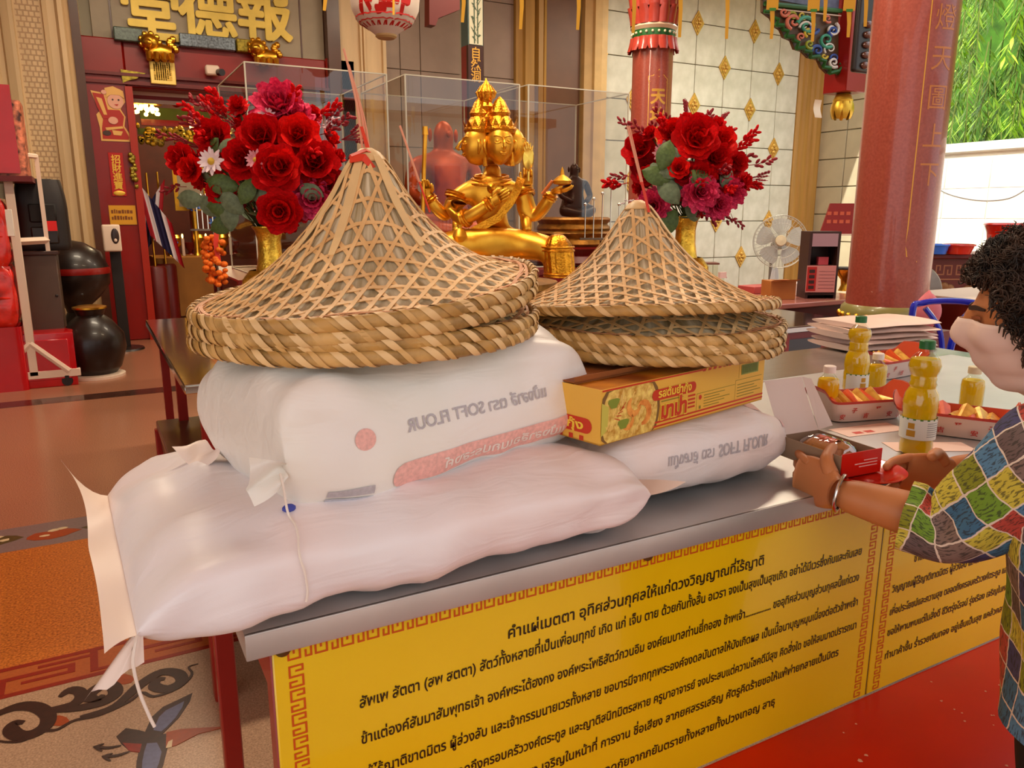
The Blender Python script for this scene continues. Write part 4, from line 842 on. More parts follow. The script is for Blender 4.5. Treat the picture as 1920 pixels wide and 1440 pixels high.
MB().tube(smooth_path([(-.10, 0, .44), (-.14, .02, .62), (-.155, .04, zt_-.04), (-.12, .05, zt_), (0, .055, zt_+.012), (.12, .05, zt_), (.155, .04, zt_-.04), (.14, .02, .62), (.10, 0, .44)]), .022, 10, flat=.6).build('back_frame', blue, t, world=False)
MB().tube(smooth_path([(-.10, .05, zt_-.02), (-.03, .035, zt_-.13), (0, .02, .60), (0, 0, .44)]), .020, 8, flat=.6).tube(smooth_path([(.10, .05, zt_-.02), (.03, .035, zt_-.13), (0, .02, .60)]), .020, 8, flat=.6).build('back_slat', blue, t, world=False)
MB().grid(lambda u, v: V((.21*(2*u-1), -.40+.42*v, .445-.012*sin(pi*u)*sin(pi*v))), 10, 10).build('seat', blue, t, world=False)
for x in (-.19, .19):
    for y in (-.38, 0): MB().tube([(x, y, .44), (x*1.1, y*1.06, 0)], [.024, .018], 8).build('leg', blue, t, world=False)
# ================================================================ THE WOMAN
def skin(nodes, edges, sub=2, root=0):
    """continuous body surface grown from joints: nodes = [(x, y, z, radius[, radius2])]"""
    me = bpy.data.meshes.new('skin'); me.from_pydata([n[:3] for n in nodes], edges, []); o = bpy.data.objects.new('skin', me); COL.objects.link(o)
    o.modifiers.new('s', 'SKIN').use_smooth_shade = True; sb = o.modifiers.new('b', 'SUBSURF'); sb.levels = sub; sb.render_levels = sub
    for i, n in enumerate(nodes):
        d = me.skin_vertices[0].data[i]; d.radius = (n[3], n[4] if len(n) > 4 else n[3]); d.use_root = (i == root)
    bpy.context.view_layer.update(); dg = bpy.context.evaluated_depsgraph_get(); ev = o.evaluated_get(dg); m = ev.to_mesh()
    mb = MB(); mb.v = [v.co.copy() for v in m.vertices]
    for p in m.polygons: mb.face(list(p.vertices))
    ev.to_mesh_clear(); bpy.data.objects.remove(o); bpy.data.meshes.remove(me); return mb
skinm = M('skin', (196, 124, 74), .5, var=.07, scale=14, bump=.05, bscale=90, sss=.08)
HC = V((1.184, .587, 1.214)); FC = V((-.47, .80, -.13)).normalized(); LEFT = V((0, 0, 1)).cross(FC).normalized(); HUP = FC.cross(LEFT).normalized()
def hp(x, y, z): return HC+FC*x+LEFT*y+HUP*z           # head frame: forward, to her left, up
NK = V((1.212, .520, 1.082))
SHL = V((1.092, .505, 1.062)); ELL = V((1.078, .618, .900)); WRL = at(1560, 920, D=1.165)
SHR = V((1.335, .555, 1.05)); ELR = V((1.39, .70, .92)); WRR = at(1768, 884, D=1.27)
nodes = [(1.16, .40, .68, .12, .09), (1.175, .44, .80, .11, .09), (1.20, .49, .95, .12, .085), (1.21, .51, 1.03, .07, .05), (*NK, .046), (*(HC+V((.012, -.03, -.05))), .05),
         (*SHL, .052), (*SHL.lerp(ELL, .5), .044), (*ELL, .039), (*ELL.lerp(WRL, .45), .036), (*WRL, .0255),
         (*SHR, .052), (*SHR.lerp(ELR, .5), .044), (*ELR, .038), (*ELR.lerp(WRR, .45), .034), (*WRR, .025),
         (1.095, .38, .60, .078), (1.09, .36, .36, .056), (1.085, .335, .08, .036), (1.065, .42, .03, .034, .026),
         (1.23, .40, .62, .082), (1.235, .37, .36, .056), (1.24, .335, .08, .036), (1.24, .42, .03, .034, .026)]
edges = [(0, 1), (1, 2), (2, 3), (3, 4), (4, 5), (3, 6), (6, 7), (7, 8), (8, 9), (9, 10), (3, 11), (11, 12), (12, 13), (13, 14), (14, 15), (0, 16), (16, 17), (17, 18), (18, 19), (0, 20), (20, 21), (21, 22), (22, 23)]
body = skin(nodes, edges)
def head_pt(az, el, off=0):
    """az 0 = straight ahead, + towards her left; el from -pi/2 (under the chin) to pi/2"""
    x, y, z = cos(az)*cos(el), sin(az)*cos(el), sin(el)
    px, py, pz = x*(.098 if x > 0 else .100), y*.076, z*(.088 if z > 0 else .118)
    if z < 0: py *= 1-.30*(-z)**1.5; px *= 1-.10*(-z)
    g = lambda a, e, wa, we: math.exp(-((az-a)/wa)**2-((el-e)/we)**2)
    r = .022*g(0, -.16, .16, .20)+.006*g(0, .12, .6, .10)+.008*g(0, -.80, .35, .22)+.005*g(0, -.50, .3, .10)
    r -= .008*(g(.36, .02, .18, .10)+g(-.36, .02, .18, .10)); r += .004*(g(.36, -.0, .10, .05)+g(-.36, -.0, .10, .05)); r += .006*(g(.62, -.22, .25, .2)+g(-.62, -.22, .25, .2))
    q = V((x, y, z))*(r+off); return hp(px+q.x, py+q.y, pz+q.z)
body.add(MB().grid(lambda u, v: head_pt(2*pi*u-pi, -pi/2+pi*v), 56, 40, cu=True))
for sd in (1, -1):                                         # ears
    body.add(MB().grid(lambda u, v: hp(-.006+.017*cos(2*pi*u)*(1-.4*v), sd*(.071+.012*sin(pi*v)), -.012+.030*sin(2*pi*u)*(1-.4*v)-.004*cos(2*pi*u)), 14, 4, cu=True))
def hand(wr, fdir, hd, side, curl, thumb_dir, sc=1.0):
    """palm and five fingers; fdir = along the fingers, up = back of the hand, side = towards the thumb"""
    fdir = fdir.normalized(); side = (side-fdir*side.dot(fdir)).normalized(); up = fdir.cross(side).normalized()*hd
    P = lambda a, b, c: wr+fdir*(a*sc)+side*(b*sc)+up*(c*sc)
    mb = MB().grid(lambda u, v: P(-.012+.090*u, (.026+.014*sin(pi*min(1, u*.8)))*cos(2*pi*v)*(1 if u > .04 else .9), (.0155-.002*u)*sin(2*pi*v)-.004*sin(pi*u)), 12, 18, cv=True, caps=True)
    for k, (b, L, r) in enumerate(((.028, .064, .0085), (.010, .071, .0088), (-.008, .066, .0084), (-.025, .052, .0076))):
        a, q = 0, (.060, 0); pts = [P(.058, b*.92, 0)]; x, z = .074 if k < 3 else .068, 0
        pts.append(P(x, b, z)); ang = .10
        for seg in (.45, .32, .25):
            ang += curl[k]; x += L*seg*cos(ang); z -= L*seg*sin(ang); pts.append(P(x, b*(1+.02*seg), z))
        mb.add(MB().tube(smooth_path(pts, 4), [r*(1.05-.30*i/16)*(.62 if i == 16 else 1) for i in range(17)], 10))
    a = P(.012, .022, -.004); td = thumb_dir.normalized()
    mb.add(MB().tube(smooth_path([a, P(.028, .040, -.004), P(.028, .040, -.004)+td*.028*sc, P(.028, .040, -.004)+td*.050*sc-up*.004], 4), [.0125, .0125, .012, .0115, .011, .0105, .010, .0098, .0096, .0092, .0085, .0076, .0055], 10))
    return mb
PL = V(PX)
fl = PL+V((-.035, .012, -.006))-WRL
body.add(hand(WRL, V((.18, 1.0, .02)), -1, V((.10, -.05, 1)), (.30, .34, .38, .42), V((.75, .45, .25))))
body.add(hand(WRR, PL+V((.03, .03, -.004))-WRR, 1, V((-.1, -.35, 1)), (.20, .22, .24, .28), V((-.85, -.3, .15))))
WO = thing('person', 'woman in a patchwork blouse and white face mask leaning over the table with a plate', 'person', (1.16, .40, 0))
body.build('body', skinm, WO, sharp=180)
# eyes, brows, lashes
for sd in (1, -1):
    MB().ball(head_pt(sd*.36, .0, -.010), .0115, 10, 8).build('eye', M('lid_brown_skin', (176, 106, 64), .5), WO)
    MB().ribbon([head_pt(sd*(.22+.07*i), .035-.012*(i-2)**2*.3, .0035) for i in range(5)], .004, LEFT*sd+FC, .001).build('eyelid', M('lid_skin', (150, 84, 50), .5), WO)
    MB().ribbon([head_pt(sd*(.18+.09*i), .17+.02*sin(i*.8), .002) for i in range(6)], [.004, .007, .007, .006, .005, .003], LEFT*sd+FC, .002).build('eyebrow', M('brow_hair', (62, 38, 26), .8), WO)
# white face mask with pleats and ear loops
maskm = M('mask_cloth', (236, 206, 192), .7, var=.03, scale=20, bump=.08, bscale=80)
def mask_fn(u, v):
    az = (2*u-1)*1.22; el = .02-1.32*v-.10*abs(2*u-1)*(1-2*v); o = .006+.003*math.exp(-((az)/.35)**2)*sin(pi*min(1, v*1.2))+.0032*(abs(sin(v*pi*3.5)))
    return head_pt(az, el, o)
mk = MB().grid(mask_fn, 34, 26).build('face_mask', maskm, WO, sharp=180)
mk.modifiers.new('t', 'SOLIDIFY').thickness = .0012
for sd in (1, -1):
    for v in (.06, .94): MB().tube(smooth_path([mask_fn(1 if sd > 0 else 0, v), head_pt(sd*1.40, -.12 if v < .5 else -.5, .010), hp(-.020, sd*.079, .018 if v < .5 else -.040)]), .0018, 6).build('ear_loop', maskm, WO)
# curly dark hair
hairm = M('dark_hair', (28, 19, 14), .6, var=.4, scale=30, col2=(62, 42, 28), bump=.5, bscale=70)
def hair_fn(u, v):
    az = 2*pi*u-pi; f = abs(az)/pi; lo = 1.02-2.05*min(1, max(0, (f-.10)/.42)) if True else 0
    lo = .50 if f < .25 else (.50-1.40*(f-.25)/.20 if f < .45 else -.90-.12*(f-.45))
    el = lo+(pi/2-lo)*v; n = noise.noise(V((cos(az)*cos(el), sin(az)*cos(el), sin(el)))*4.2); n2 = noise.noise(V((cos(az)*cos(el), sin(az)*cos(el), sin(el)))*11)
    return head_pt(az, el, (.011+.012*min(1, v*3)+.011*n+.008*n2)*(.35 if v == 0 else 1))
hm = MB().grid(hair_fn, 72, 30, cu=True); rn = random.Random(11)
for i in range(5200):
    u, v = rn.random(), rn.random()*.96+.02; p = hair_fn(u, v)
    if rn.random() > min(1, (hair_fn(u+.01, v)-p).length*(hair_fn(u, v+.02)-p).length/2.2e-5): continue
    o = (p-HC).normalized(); tt = o.cross(V((rn.uniform(-1, 1), rn.uniform(-1, 1), rn.uniform(-1, 1)))).normalized(); bt = o.cross(tt); r = rn.uniform(.004, .008)
    hm.tube([p+tt*(r*cos(k*.9))+bt*(r*sin(k*.9))+o*(.0036*k-.004) for k in range(7)], [.0011, .0014, .0014, .0013, .0011, .0009, .0005], 4)
for i in range(26):                                       # locks in front of the temple
    u = .5+rn.choice((-1, 1))*rn.uniform(.10, .20); p = hair_fn(u, .05); hm.tube([p, p+FC*.008-HUP*.006+LEFT*rn.uniform(-.004, .004), p+FC*.010-HUP*.016], [.002, .0018, .0008], 5)
hm.build('hair', hairm, WO, sharp=180)
# patchwork blouse
def patch_mat(k):
    m = bpy.data.materials.new('patchwork'); m.use_nodes = True; nt = m.node_tree; b = nt.nodes['Principled BSDF']; N = nt.nodes.new; Lk = nt.links.new
    uv = N('ShaderNodeUVMap'); mp = N('ShaderNodeMapping'); Lk(uv.outputs[0], mp.inputs[0]); mp.inputs['Scale'].default_value = (k, k, 1); mp.inputs['Rotation'].default_value = (0, 0, .12)
    dn = N('ShaderNodeTexNoise'); dn.inputs['Scale'].default_value = 2.2; Lk(mp.outputs[0], dn.inputs[0])
    ad = N('ShaderNodeVectorMath'); ad.operation = 'MULTIPLY_ADD'; ad.inputs[1].default_value = (.18, .18, 0); Lk(dn.outputs['Color'], ad.inputs[0]); Lk(mp.outputs[0], ad.inputs[2])
    fl_ = N('ShaderNodeVectorMath'); fl_.operation = 'FLOOR'; Lk(ad.outputs[0], fl_.inputs[0]); fr_ = N('ShaderNodeVectorMath'); fr_.operation = 'FRACTION'; Lk(ad.outputs[0], fr_.inputs[0])
    wn = N('ShaderNodeTexWhiteNoise'); wn.noise_dimensions = '2D'; Lk(fl_.outputs[0], wn.inputs['Vector'])
    cr = N('ShaderNodeValToRGB'); cr.color_ramp.interpolation = 'CONSTANT'; pal = [(134, 138, 26), (62, 108, 140), (190, 74, 60), (104, 84, 82), (206, 190, 66), (70, 66, 104), (112, 150, 40), (84, 130, 166), (130, 106, 96)]
    e = cr.color_ramp.elements; e[0].position = 0; e[0].color = lin(pal[0]); e[1].position = 1/9; e[1].color = lin(pal[1])
    for i in range(2, 9): q = e.new(i/9); q.color = lin(pal[i])
    Lk(wn.outputs['Value'], cr.inputs[0])
    # dark brush scribbles inside each patch
    sm = N('ShaderNodeMapping'); sm.inputs['Scale'].default_value = (12, 2.2, 1); Lk(ad.outputs[0], sm.inputs[0]); sn = N('ShaderNodeTexNoise'); sn.inputs['Scale'].default_value = 1.4; sn.inputs['Detail'].default_value = 3; Lk(sm.outputs[0], sn.inputs[0])
    st = N('ShaderNodeValToRGB'); st.color_ramp.elements[0].position = .53; st.color_ramp.elements[1].position = .57; Lk(sn.outputs[0], st.inputs[0])
    mx = N('ShaderNodeMix'); mx.data_type = 'RGBA'; mx.inputs[7].default_value = lin((40, 36, 30)); Lk(cr.outputs[0], mx.inputs[6])
    dk = N('ShaderNodeMath'); dk.operation = 'MULTIPLY'; dk.inputs[1].default_value = .72; Lk(st.outputs[0], dk.inputs[0]); Lk(dk.outputs[0], mx.inputs[0])
    # pale lines between the patches
    sp = N('ShaderNodeSeparateXYZ'); Lk(fr_.outputs[0], sp.inputs[0]); mn = []
    for ax in (0, 1):
        c = N('ShaderNodeMath'); c.operation = 'PINGPONG'; c.inputs[1].default_value = .5; Lk(sp.outputs[ax], c.inputs[0]); mn.append(c)
    mi = N('ShaderNodeMath'); mi.operation = 'MINIMUM'; Lk(mn[0].outputs[0], mi.inputs[0]); Lk(mn[1].outputs[0], mi.inputs[1])
    lt = N('ShaderNodeMath'); lt.operation = 'LESS_THAN'; lt.inputs[1].default_value = .030; Lk(mi.outputs[0], lt.inputs[0])
    m2 = N('ShaderNodeMix'); m2.data_type = 'RGBA'; m2.inputs[7].default_value = lin((226, 208, 190)); Lk(mx.outputs[2], m2.inputs[6]); Lk(lt.outputs[0], m2.inputs[0]); Lk(m2.outputs[2], b.inputs['Base Color'])
    b.inputs['Roughness'].default_value = .75; return m
pm = patch_mat(1/.040)
def loft(rings, n=44, rows=40, wr=.004, seed=0):
    """cloth lofted through rings (centre, half-axis a, half-axis b); uv in metres"""
    C = smooth_path([r[0] for r in rings], 8); A = smooth_path([r[1] for r in rings], 8); B = smooth_path([r[2] for r in rings], 8); mb = MB(); R_ = len(C); acc = [0]
    for i in range(1, R_): acc.append(acc[-1]+(C[i]-C[i-1]).length)
    per = 2*pi*max(a.length for a in A)*.82
    for i in range(R_):
        for j in range(n+1):
            w = 2*pi*j/n; d = A[i]*cos(w)+B[i]*sin(w); q = 1+wr/max(.03, d.length)*(2.2*noise.noise(V((cos(w)*2+seed, sin(w)*2, acc[i]*9)))+sin(5*w+acc[i]*18+seed))
            mb.v.append(C[i]+d*q)
    for i in range(R_-1):
        for j in range(n):
            f = [i*(n+1)+j, i*(n+1)+j+1, (i+1)*(n+1)+j+1, (i+1)*(n+1)+j]
            mb.face(f, [(j/n*per, acc[i]), ((j+1)/n*per, acc[i]), ((j+1)/n*per, acc[i+1]), (j/n*per, acc[i+1])])
    return mb
bf = V((-.32, .95, 0)).normalized(); bl = V((0, 0, 1)).cross(bf)       # her front and her left
rings = [(V((1.212, .522, 1.100)), bl*.060, bf*.058), (V((1.212, .515, 1.080)), bl*.108, bf*.082), (V((1.208, .505, 1.03)), bl*.140, bf*.100), (V((1.20, .492, .95)), bl*.146, bf*.122), (V((1.18, .458, .82)), bl*.150, bf*.122), (V((1.168, .434, .75)), bl*.162, bf*.130), (V((1.162, .424, .695)), bl*.168, bf*.133), (V((1.160, .418, .668)), bl*.171, bf*.136)]
bt = loft(rings, 56).build('blouse', pm, WO, sharp=180)
def sleeve(sh, el, wr_, nm, s):
    d = (el-sh).normalized(); a = d.cross(V((0, 0, 1))).normalized(); b_ = d.cross(a); inn = sh-d*.015+V((.055*s, .005, -.012))
    e2 = (wr_-el).normalized(); a2 = e2.cross(V((0, 0, 1))).normalized(); b2 = e2.cross(a2); am = (a+a2)/2; bm = (b_+b2)/2
    return loft([(inn, a*.062, b_*.070), (sh+d*.015, a*.060, b_*.068), (sh.lerp(el, .5), a*.053, b_*.060), (el-d*.03, a*.052, b_*.060), (el+e2*.015-UP*.004, am*.052, bm*.058), (el.lerp(wr_, .30)-UP*.004, a2*.047, b2*.050), (el.lerp(wr_, .40)-UP*.005, a2*.046, b2*.050)], 40, seed=s*3).build(nm, pm, WO, sharp=180)
sleeve(SHL, ELL, WRL, 'sleeve', 1); sleeve(SHR, ELR, WRR, 'sleeve', -1)
MB().tube([V(rings[0][0])+bl*(.060*cos(2*pi*k/30))+bf*(.056*sin(2*pi*k/30))+UP*.004 for k in range(31)], .006, 8).build('collar', M('blouse_collar', (58, 52, 60), .8), WO)
trm = M('black_trousers', (22, 16, 14), .8)
for hx in (1.095, 1.235):
    loft([(V((1.16+(hx-1.16)*.75, .40, .70)), bl*.098, bf*.11), (V((hx, .385, .60)), bl*.098, bf*.105), (V((hx, .36, .36)), bl*.085, bf*.088), (V((hx, .338, .08)), bl*.075, bf*.075)], 30, wr=.003, seed=hx).build('trouser_leg', trm, WO, sharp=180)
for hx in (1.07, 1.24): MB().grid(lambda u, v: V((hx+.045*cos(2*pi*v), .40+.12*(u-.4), .028+.028*sin(2*pi*v)*(1-.4*u))), 10, 14, cv=True, caps=True).build('shoe', M('black_shoe', (26, 22, 20), .5), WO, sharp=180)
# silver bracelet
d = (WRL-ELL).normalized(); a = d.orthogonal().normalized(); b = d.cross(a); c = WRL.lerp(ELL, .07)
MB().tube([c+a*(.030*cos(2*pi*k/32))+b*(.030*sin(2*pi*k/32)) for k in range(33)], .0028, 8, caps=False).build('bracelet', M('silver', (220, 216, 210), .2, metal=1), WO)
# earring hoop scarf accent: dark collar cloth with gold dots by the jaw
sc = MB().grid(lambda u, v: NK+V((-.004, .006, .030))+bl*((.060+.006*sin(pi*v))*cos(2*pi*u))+bf*((.060+.006*sin(pi*v))*sin(2*pi*u))+UP*(.060*(v-.5)), 30, 6, cu=True).build('neck_scarf', M('navy_scarf', (48, 46, 62), .8), WO, sharp=180)
for i in range(20):
    u = i/20+.02*(i % 3); p = NK+V((-.004, .006, .030))+bl*(.0655*cos(2*pi*u))+bf*(.0655*sin(2*pi*u))+UP*(.018*(i % 3-1)); MB().ball(p, (.006, .006, .007), 8, 6).build('gold_dot', M('scarf_gold', (224, 184, 40), .5), sc)
# ================================================================ REAR STEEL TABLE, BENCH, ALTAR
t = thing('steel_table', 'long steel-topped red table behind the hats carrying the golden statue', 'table', (1.96, 3.7, 0))
ax0, ax1, ay0, ay1, az = .245, 3.675, 2.79, 4.66, .78
MB().bx(ax0, ax1, ay0, ay1, az-.006, az).bx(ax0, ax1, ay0, ay0+.008, az-.035, az-.006).bx(ax0, ax0+.008, ay0+.008, ay1, az-.035, az-.006).build('steel_top', M('mirror_steel', (206, 200, 190), .10, metal=1, var=.05, scale=2), t, bevel=.003)
for x in (ax0+.05, ax0+.42, ax1-.5, ax1-.09):
    for y in (ay0+.06, ay0+.95, ay1-.1): MB().bx(x, x+.04, y, y+.04, 0, az-.035).build('leg', table_red, t)
MB().bx(ax0+.10, 1.7, ay0+.10, ay0+.12, .30, az-.035).build('front_panel', red_lac, t, bevel=.003)
for i in range(3): x = 2.0+i*.54; MB().bx(x, x+.50, ay0+.10, ay0+.12, .30, az-.035).build('front_panel', red_lac, t, bevel=.003); MB().bx(x+.05, x+.42, ay0+.092, ay0+.10, .36, az-.09).build('glass_pane', M('dark_glass', (54, 50, 50), .08, spec=.8), t)
t = thing('low_bench', 'low brown bench with red legs in front of the rear steel table', 'bench', (.55, 2.95, 0))
MB().bx(.20, .95, 2.10, 3.80, .385, .42).build('seat', M('bench_brown', (92, 62, 36), .3, var=.15, scale=3, coat=.2), t, bevel=.005)
for x in (.20, .90):
    for y in (2.10, 3.75): MB().bx(x-.01, x+.045, y, y+.05, 0, .385).build('leg', table_red, t, bevel=.004)
MB().bx(.21, .94, 2.12, 2.14, .30, .385).bx(.21, .23, 2.12, 3.78, .30, .385).build('apron', dark_red, t)
t = thing('altar_table', 'red altar table under the three glass cases', 'table', (2.5, 6.1, 0))
MB().bx(.85, 4.6, 5.35, 6.9, .86, .92).build('altar_top', dark_red, t, bevel=.01)
for x in (.9, 4.5):
    for y in (5.4, 6.8): MB().bx(x, x+.06, y, y+.06, 0, .86).build('leg', dark_red, t)
MB().bx(.9, 4.54, 5.42, 5.44, .12, .86).build('altar_cloth', M('altar_cloth', (176, 26, 20), .6, var=.1, scale=3), t)
# ---------------------------------------------------------------- glass cases with idols
case_g = glass('case_glass', (240, 236, 228), .03, .96); edge_g = M('case_edge', (206, 200, 180), .3, alpha=1)
def glass_case(x0, x1, y0, y1, z0, z1, label):
    t = thing('glass_case', label, 'case', ((x0+x1)/2, (y0+y1)/2, z0), 0, 'glass cases'); e = .008
    for nm, b in (('front_pane', (x0, x1, y0, y0+e)), ('back_pane', (x0, x1, y1-e, y1)), ('side_pane', (x0, x0+e, y0+e, y1-e)), ('side_pane', (x1-e, x1, y0+e, y1-e))):
        MB().quad((b[0], b[2], z0), (b[1], b[2] if nm != 'side_pane' else b[3], z0), (b[1], b[2] if nm != 'side_pane' else b[3], z1), (b[0], b[2], z1)).build(nm, case_g, t, smooth=False)
    MB().quad((x0, y0, z1), (x1, y0, z1), (x1, y1, z1), (x0, y1, z1)).build('top_pane', case_g, t, smooth=False)
    mb = MB()
    for x in (x0, x1):
        for y in (y0, y1): mb.box((x, y, (z0+z1)/2), (.010, .010, z1-z0))
    for z in (z0+.005, z1):
        mb.box(((x0+x1)/2, y0, z), (x1-x0, .008, .008)).box(((x0+x1)/2, y1, z), (x1-x0, .008, .008)).box((x0, (y0+y1)/2, z), (.008, y1-y0, .008)).box((x1, (y0+y1)/2, z), (.008, y1-y0, .008))
    mb.build('edge_strip', edge_g, t); return t
glass_case(1.02, 1.98, 5.5, 6.6, .92, 2.305, 'glass case behind the bouquet with the white daisy, nearest the temple door')
glass_case(2.12, 3.05, 5.5, 6.5, .92, 2.315, 'middle glass case behind the golden statue, with an amber seated figure')
glass_case(3.13, 4.09, 5.5, 6.3, .92, 2.32, 'glass case beside the small pillar, with a dark figure on a gilded base')
amber = M('amber_figure', (186, 70, 4), .45, metal=.3, var=.2, scale=8); darkb = M('dark_bronze', (46, 28, 22), .35, metal=.5, var=.2); oldg = M('old_gilding', (150, 100, 36), .4, metal=.7, var=.35, scale=20, bump=.3)
def idol(loc, s, m_, label, ped):
    t = thing('idol', label, 'statue', loc)
    L = [(-.02, 0, .30, .13, .10), (0, 0, .48, .15, .10), (0, 0, .62, .13, .09), (0, 0, .70, .05), (0, -.01, .80, .075, .085), (0, 0, .88, .03), (-.19, 0, .62, .05), (-.24, -.05, .44, .045), (-.10, -.16, .36, .035), (.19, 0, .62, .05), (.24, -.05, .44, .045), (.10, -.16, .36, .035), (-.26, -.12, .24, .08), (.05, -.24, .20, .055), (.26, -.12, .24, .08), (-.05, -.24, .20, .055)]
    b = skin([(x*s, y*s, z*s, *[r*s for r in rr]) for x, y, z, *rr in L], [(0, 1), (1, 2), (2, 3), (3, 4), (4, 5), (2, 6), (6, 7), (7, 8), (2, 9), (9, 10), (10, 11), (0, 12), (12, 13), (0, 14), (14, 15)])
    for sx in (-1, 1): b.ball((.085*s*sx, 0, .79*s), (.012*s, .02*s, .04*s), 8, 6)
    b.ball((0, -.09*s, .79*s), (.014*s, .016*s, .02*s), 8, 6)
    b.build('figure', m_, t, world=False, sharp=180)
    for i, (r, z0, z1) in enumerate(ped): MB().lathe([(0, z1*s), (r*.92*s, z1*s), (r*s, (z1-.03)*s), (r*.9*s, (z0+z1)/2*s), (r*s, (z0+.03)*s), (r*.95*s, z0*s)], 28).build('pedestal_tier', oldg if i < 2 else dark_red, t, world=False)
    return t
b = at(832, 330, D=6.35); idol((b.x, b.y, .92), 1.30, amber, 'amber-coloured seated figure inside the middle glass case', [(.34, .1, .16), (.38, .0, .1)])
b = at(1075, 400, D=6.75); idol((b.x, b.y, 1.22), .62, darkb, 'dark seated figure on a gilded base inside the glass case beside the small pillar', [(.52, -.02, .16), (.60, -.22, -.02), (.62, -.46, -.22)])
# ---------------------------------------------------------------- four-faced golden statue
gilt = M('statue_gold', (232, 160, 40), .40, metal=.92, var=.10, scale=7, col2=(242, 186, 66), bump=.06, bscale=60)
giltr = M('statue_gold_carved', (222, 150, 40), .3, metal=1, var=.2, scale=40, bump=.8, bscale=110)
SD = 4.15; K = SD/1450*1.01; SO = at(915, 520, D=SD); srz = -YAW
SMx = Matrix.Translation(SO) @ Matrix.Rotation(srz, 4, 'Z')      # local x to the picture's side, y away from the entrance, z up
t = thing('deity_statue', 'golden four-faced seated statue with many arms, on the rear table', 'statue', mtx=SMx)
def q(px, py, y=0): return ((px-915)*K, y, (520-py)*K)
def nd(px, py, r, y=0, r2=None): return (*q(px, py, y), r*K, (r2 or r)*K)
N_ = [nd(922, 462, 42, 0, 34), nd(922, 432, 33, 0, 26), nd(921, 400, 36, -.01, 28), nd(921, 368, 41, 0, 27), nd(924, 338, 17), nd(925, 316, 16),
      nd(866, 362, 22, -.01), nd(853, 400, 16, -.03), nd(850, 425, 14, -.06), nd(895, 405, 12.5, -.13), nd(926, 384, 9.5, -.15),
      nd(974, 362, 21, -.01), nd(988, 394, 15, -.04), nd(1000, 414, 13.5, -.06), nd(1020, 388, 12, -.11), nd(1030, 368, 9, -.13),
      nd(848, 392, 15, .05), nd(838, 412, 14, .02), nd(820, 392, 12, -.02), nd(808, 372, 9, -.03),
      nd(858, 415, 12, -.02), nd(862, 432, 9, -.10),
      nd(984, 380, 13, .06), nd(988, 372, 12, .03), nd(988, 352, 9, 0),
      nd(984, 408, 12.5, -.04), nd(987, 438, 8.5, -.12),
      nd(980, 458, 30, -.08, 28), nd(1032, 468, 28, -.18, 26), nd(1040, 512, 21, -.20), nd(860, 462, 34, -.10), nd(800, 482, 28, -.16), nd(870, 500, 20, -.26), nd(930, 505, 17, -.28)]
E_ = [(0, 1), (1, 2), (2, 3), (3, 4), (4, 5), (3, 6), (6, 7), (7, 8), (8, 9), (9, 10), (3, 11), (11, 12), (12, 13), (13, 14), (14, 15), (6, 16), (16, 17), (17, 18), (18, 19), (8, 20), (20, 21), (11, 22), (22, 23), (23, 24), (12, 25), (25, 26), (0, 27), (27, 28), (28, 29), (0, 30), (30, 31), (31, 32), (32, 33)]
sb = skin(N_, E_)
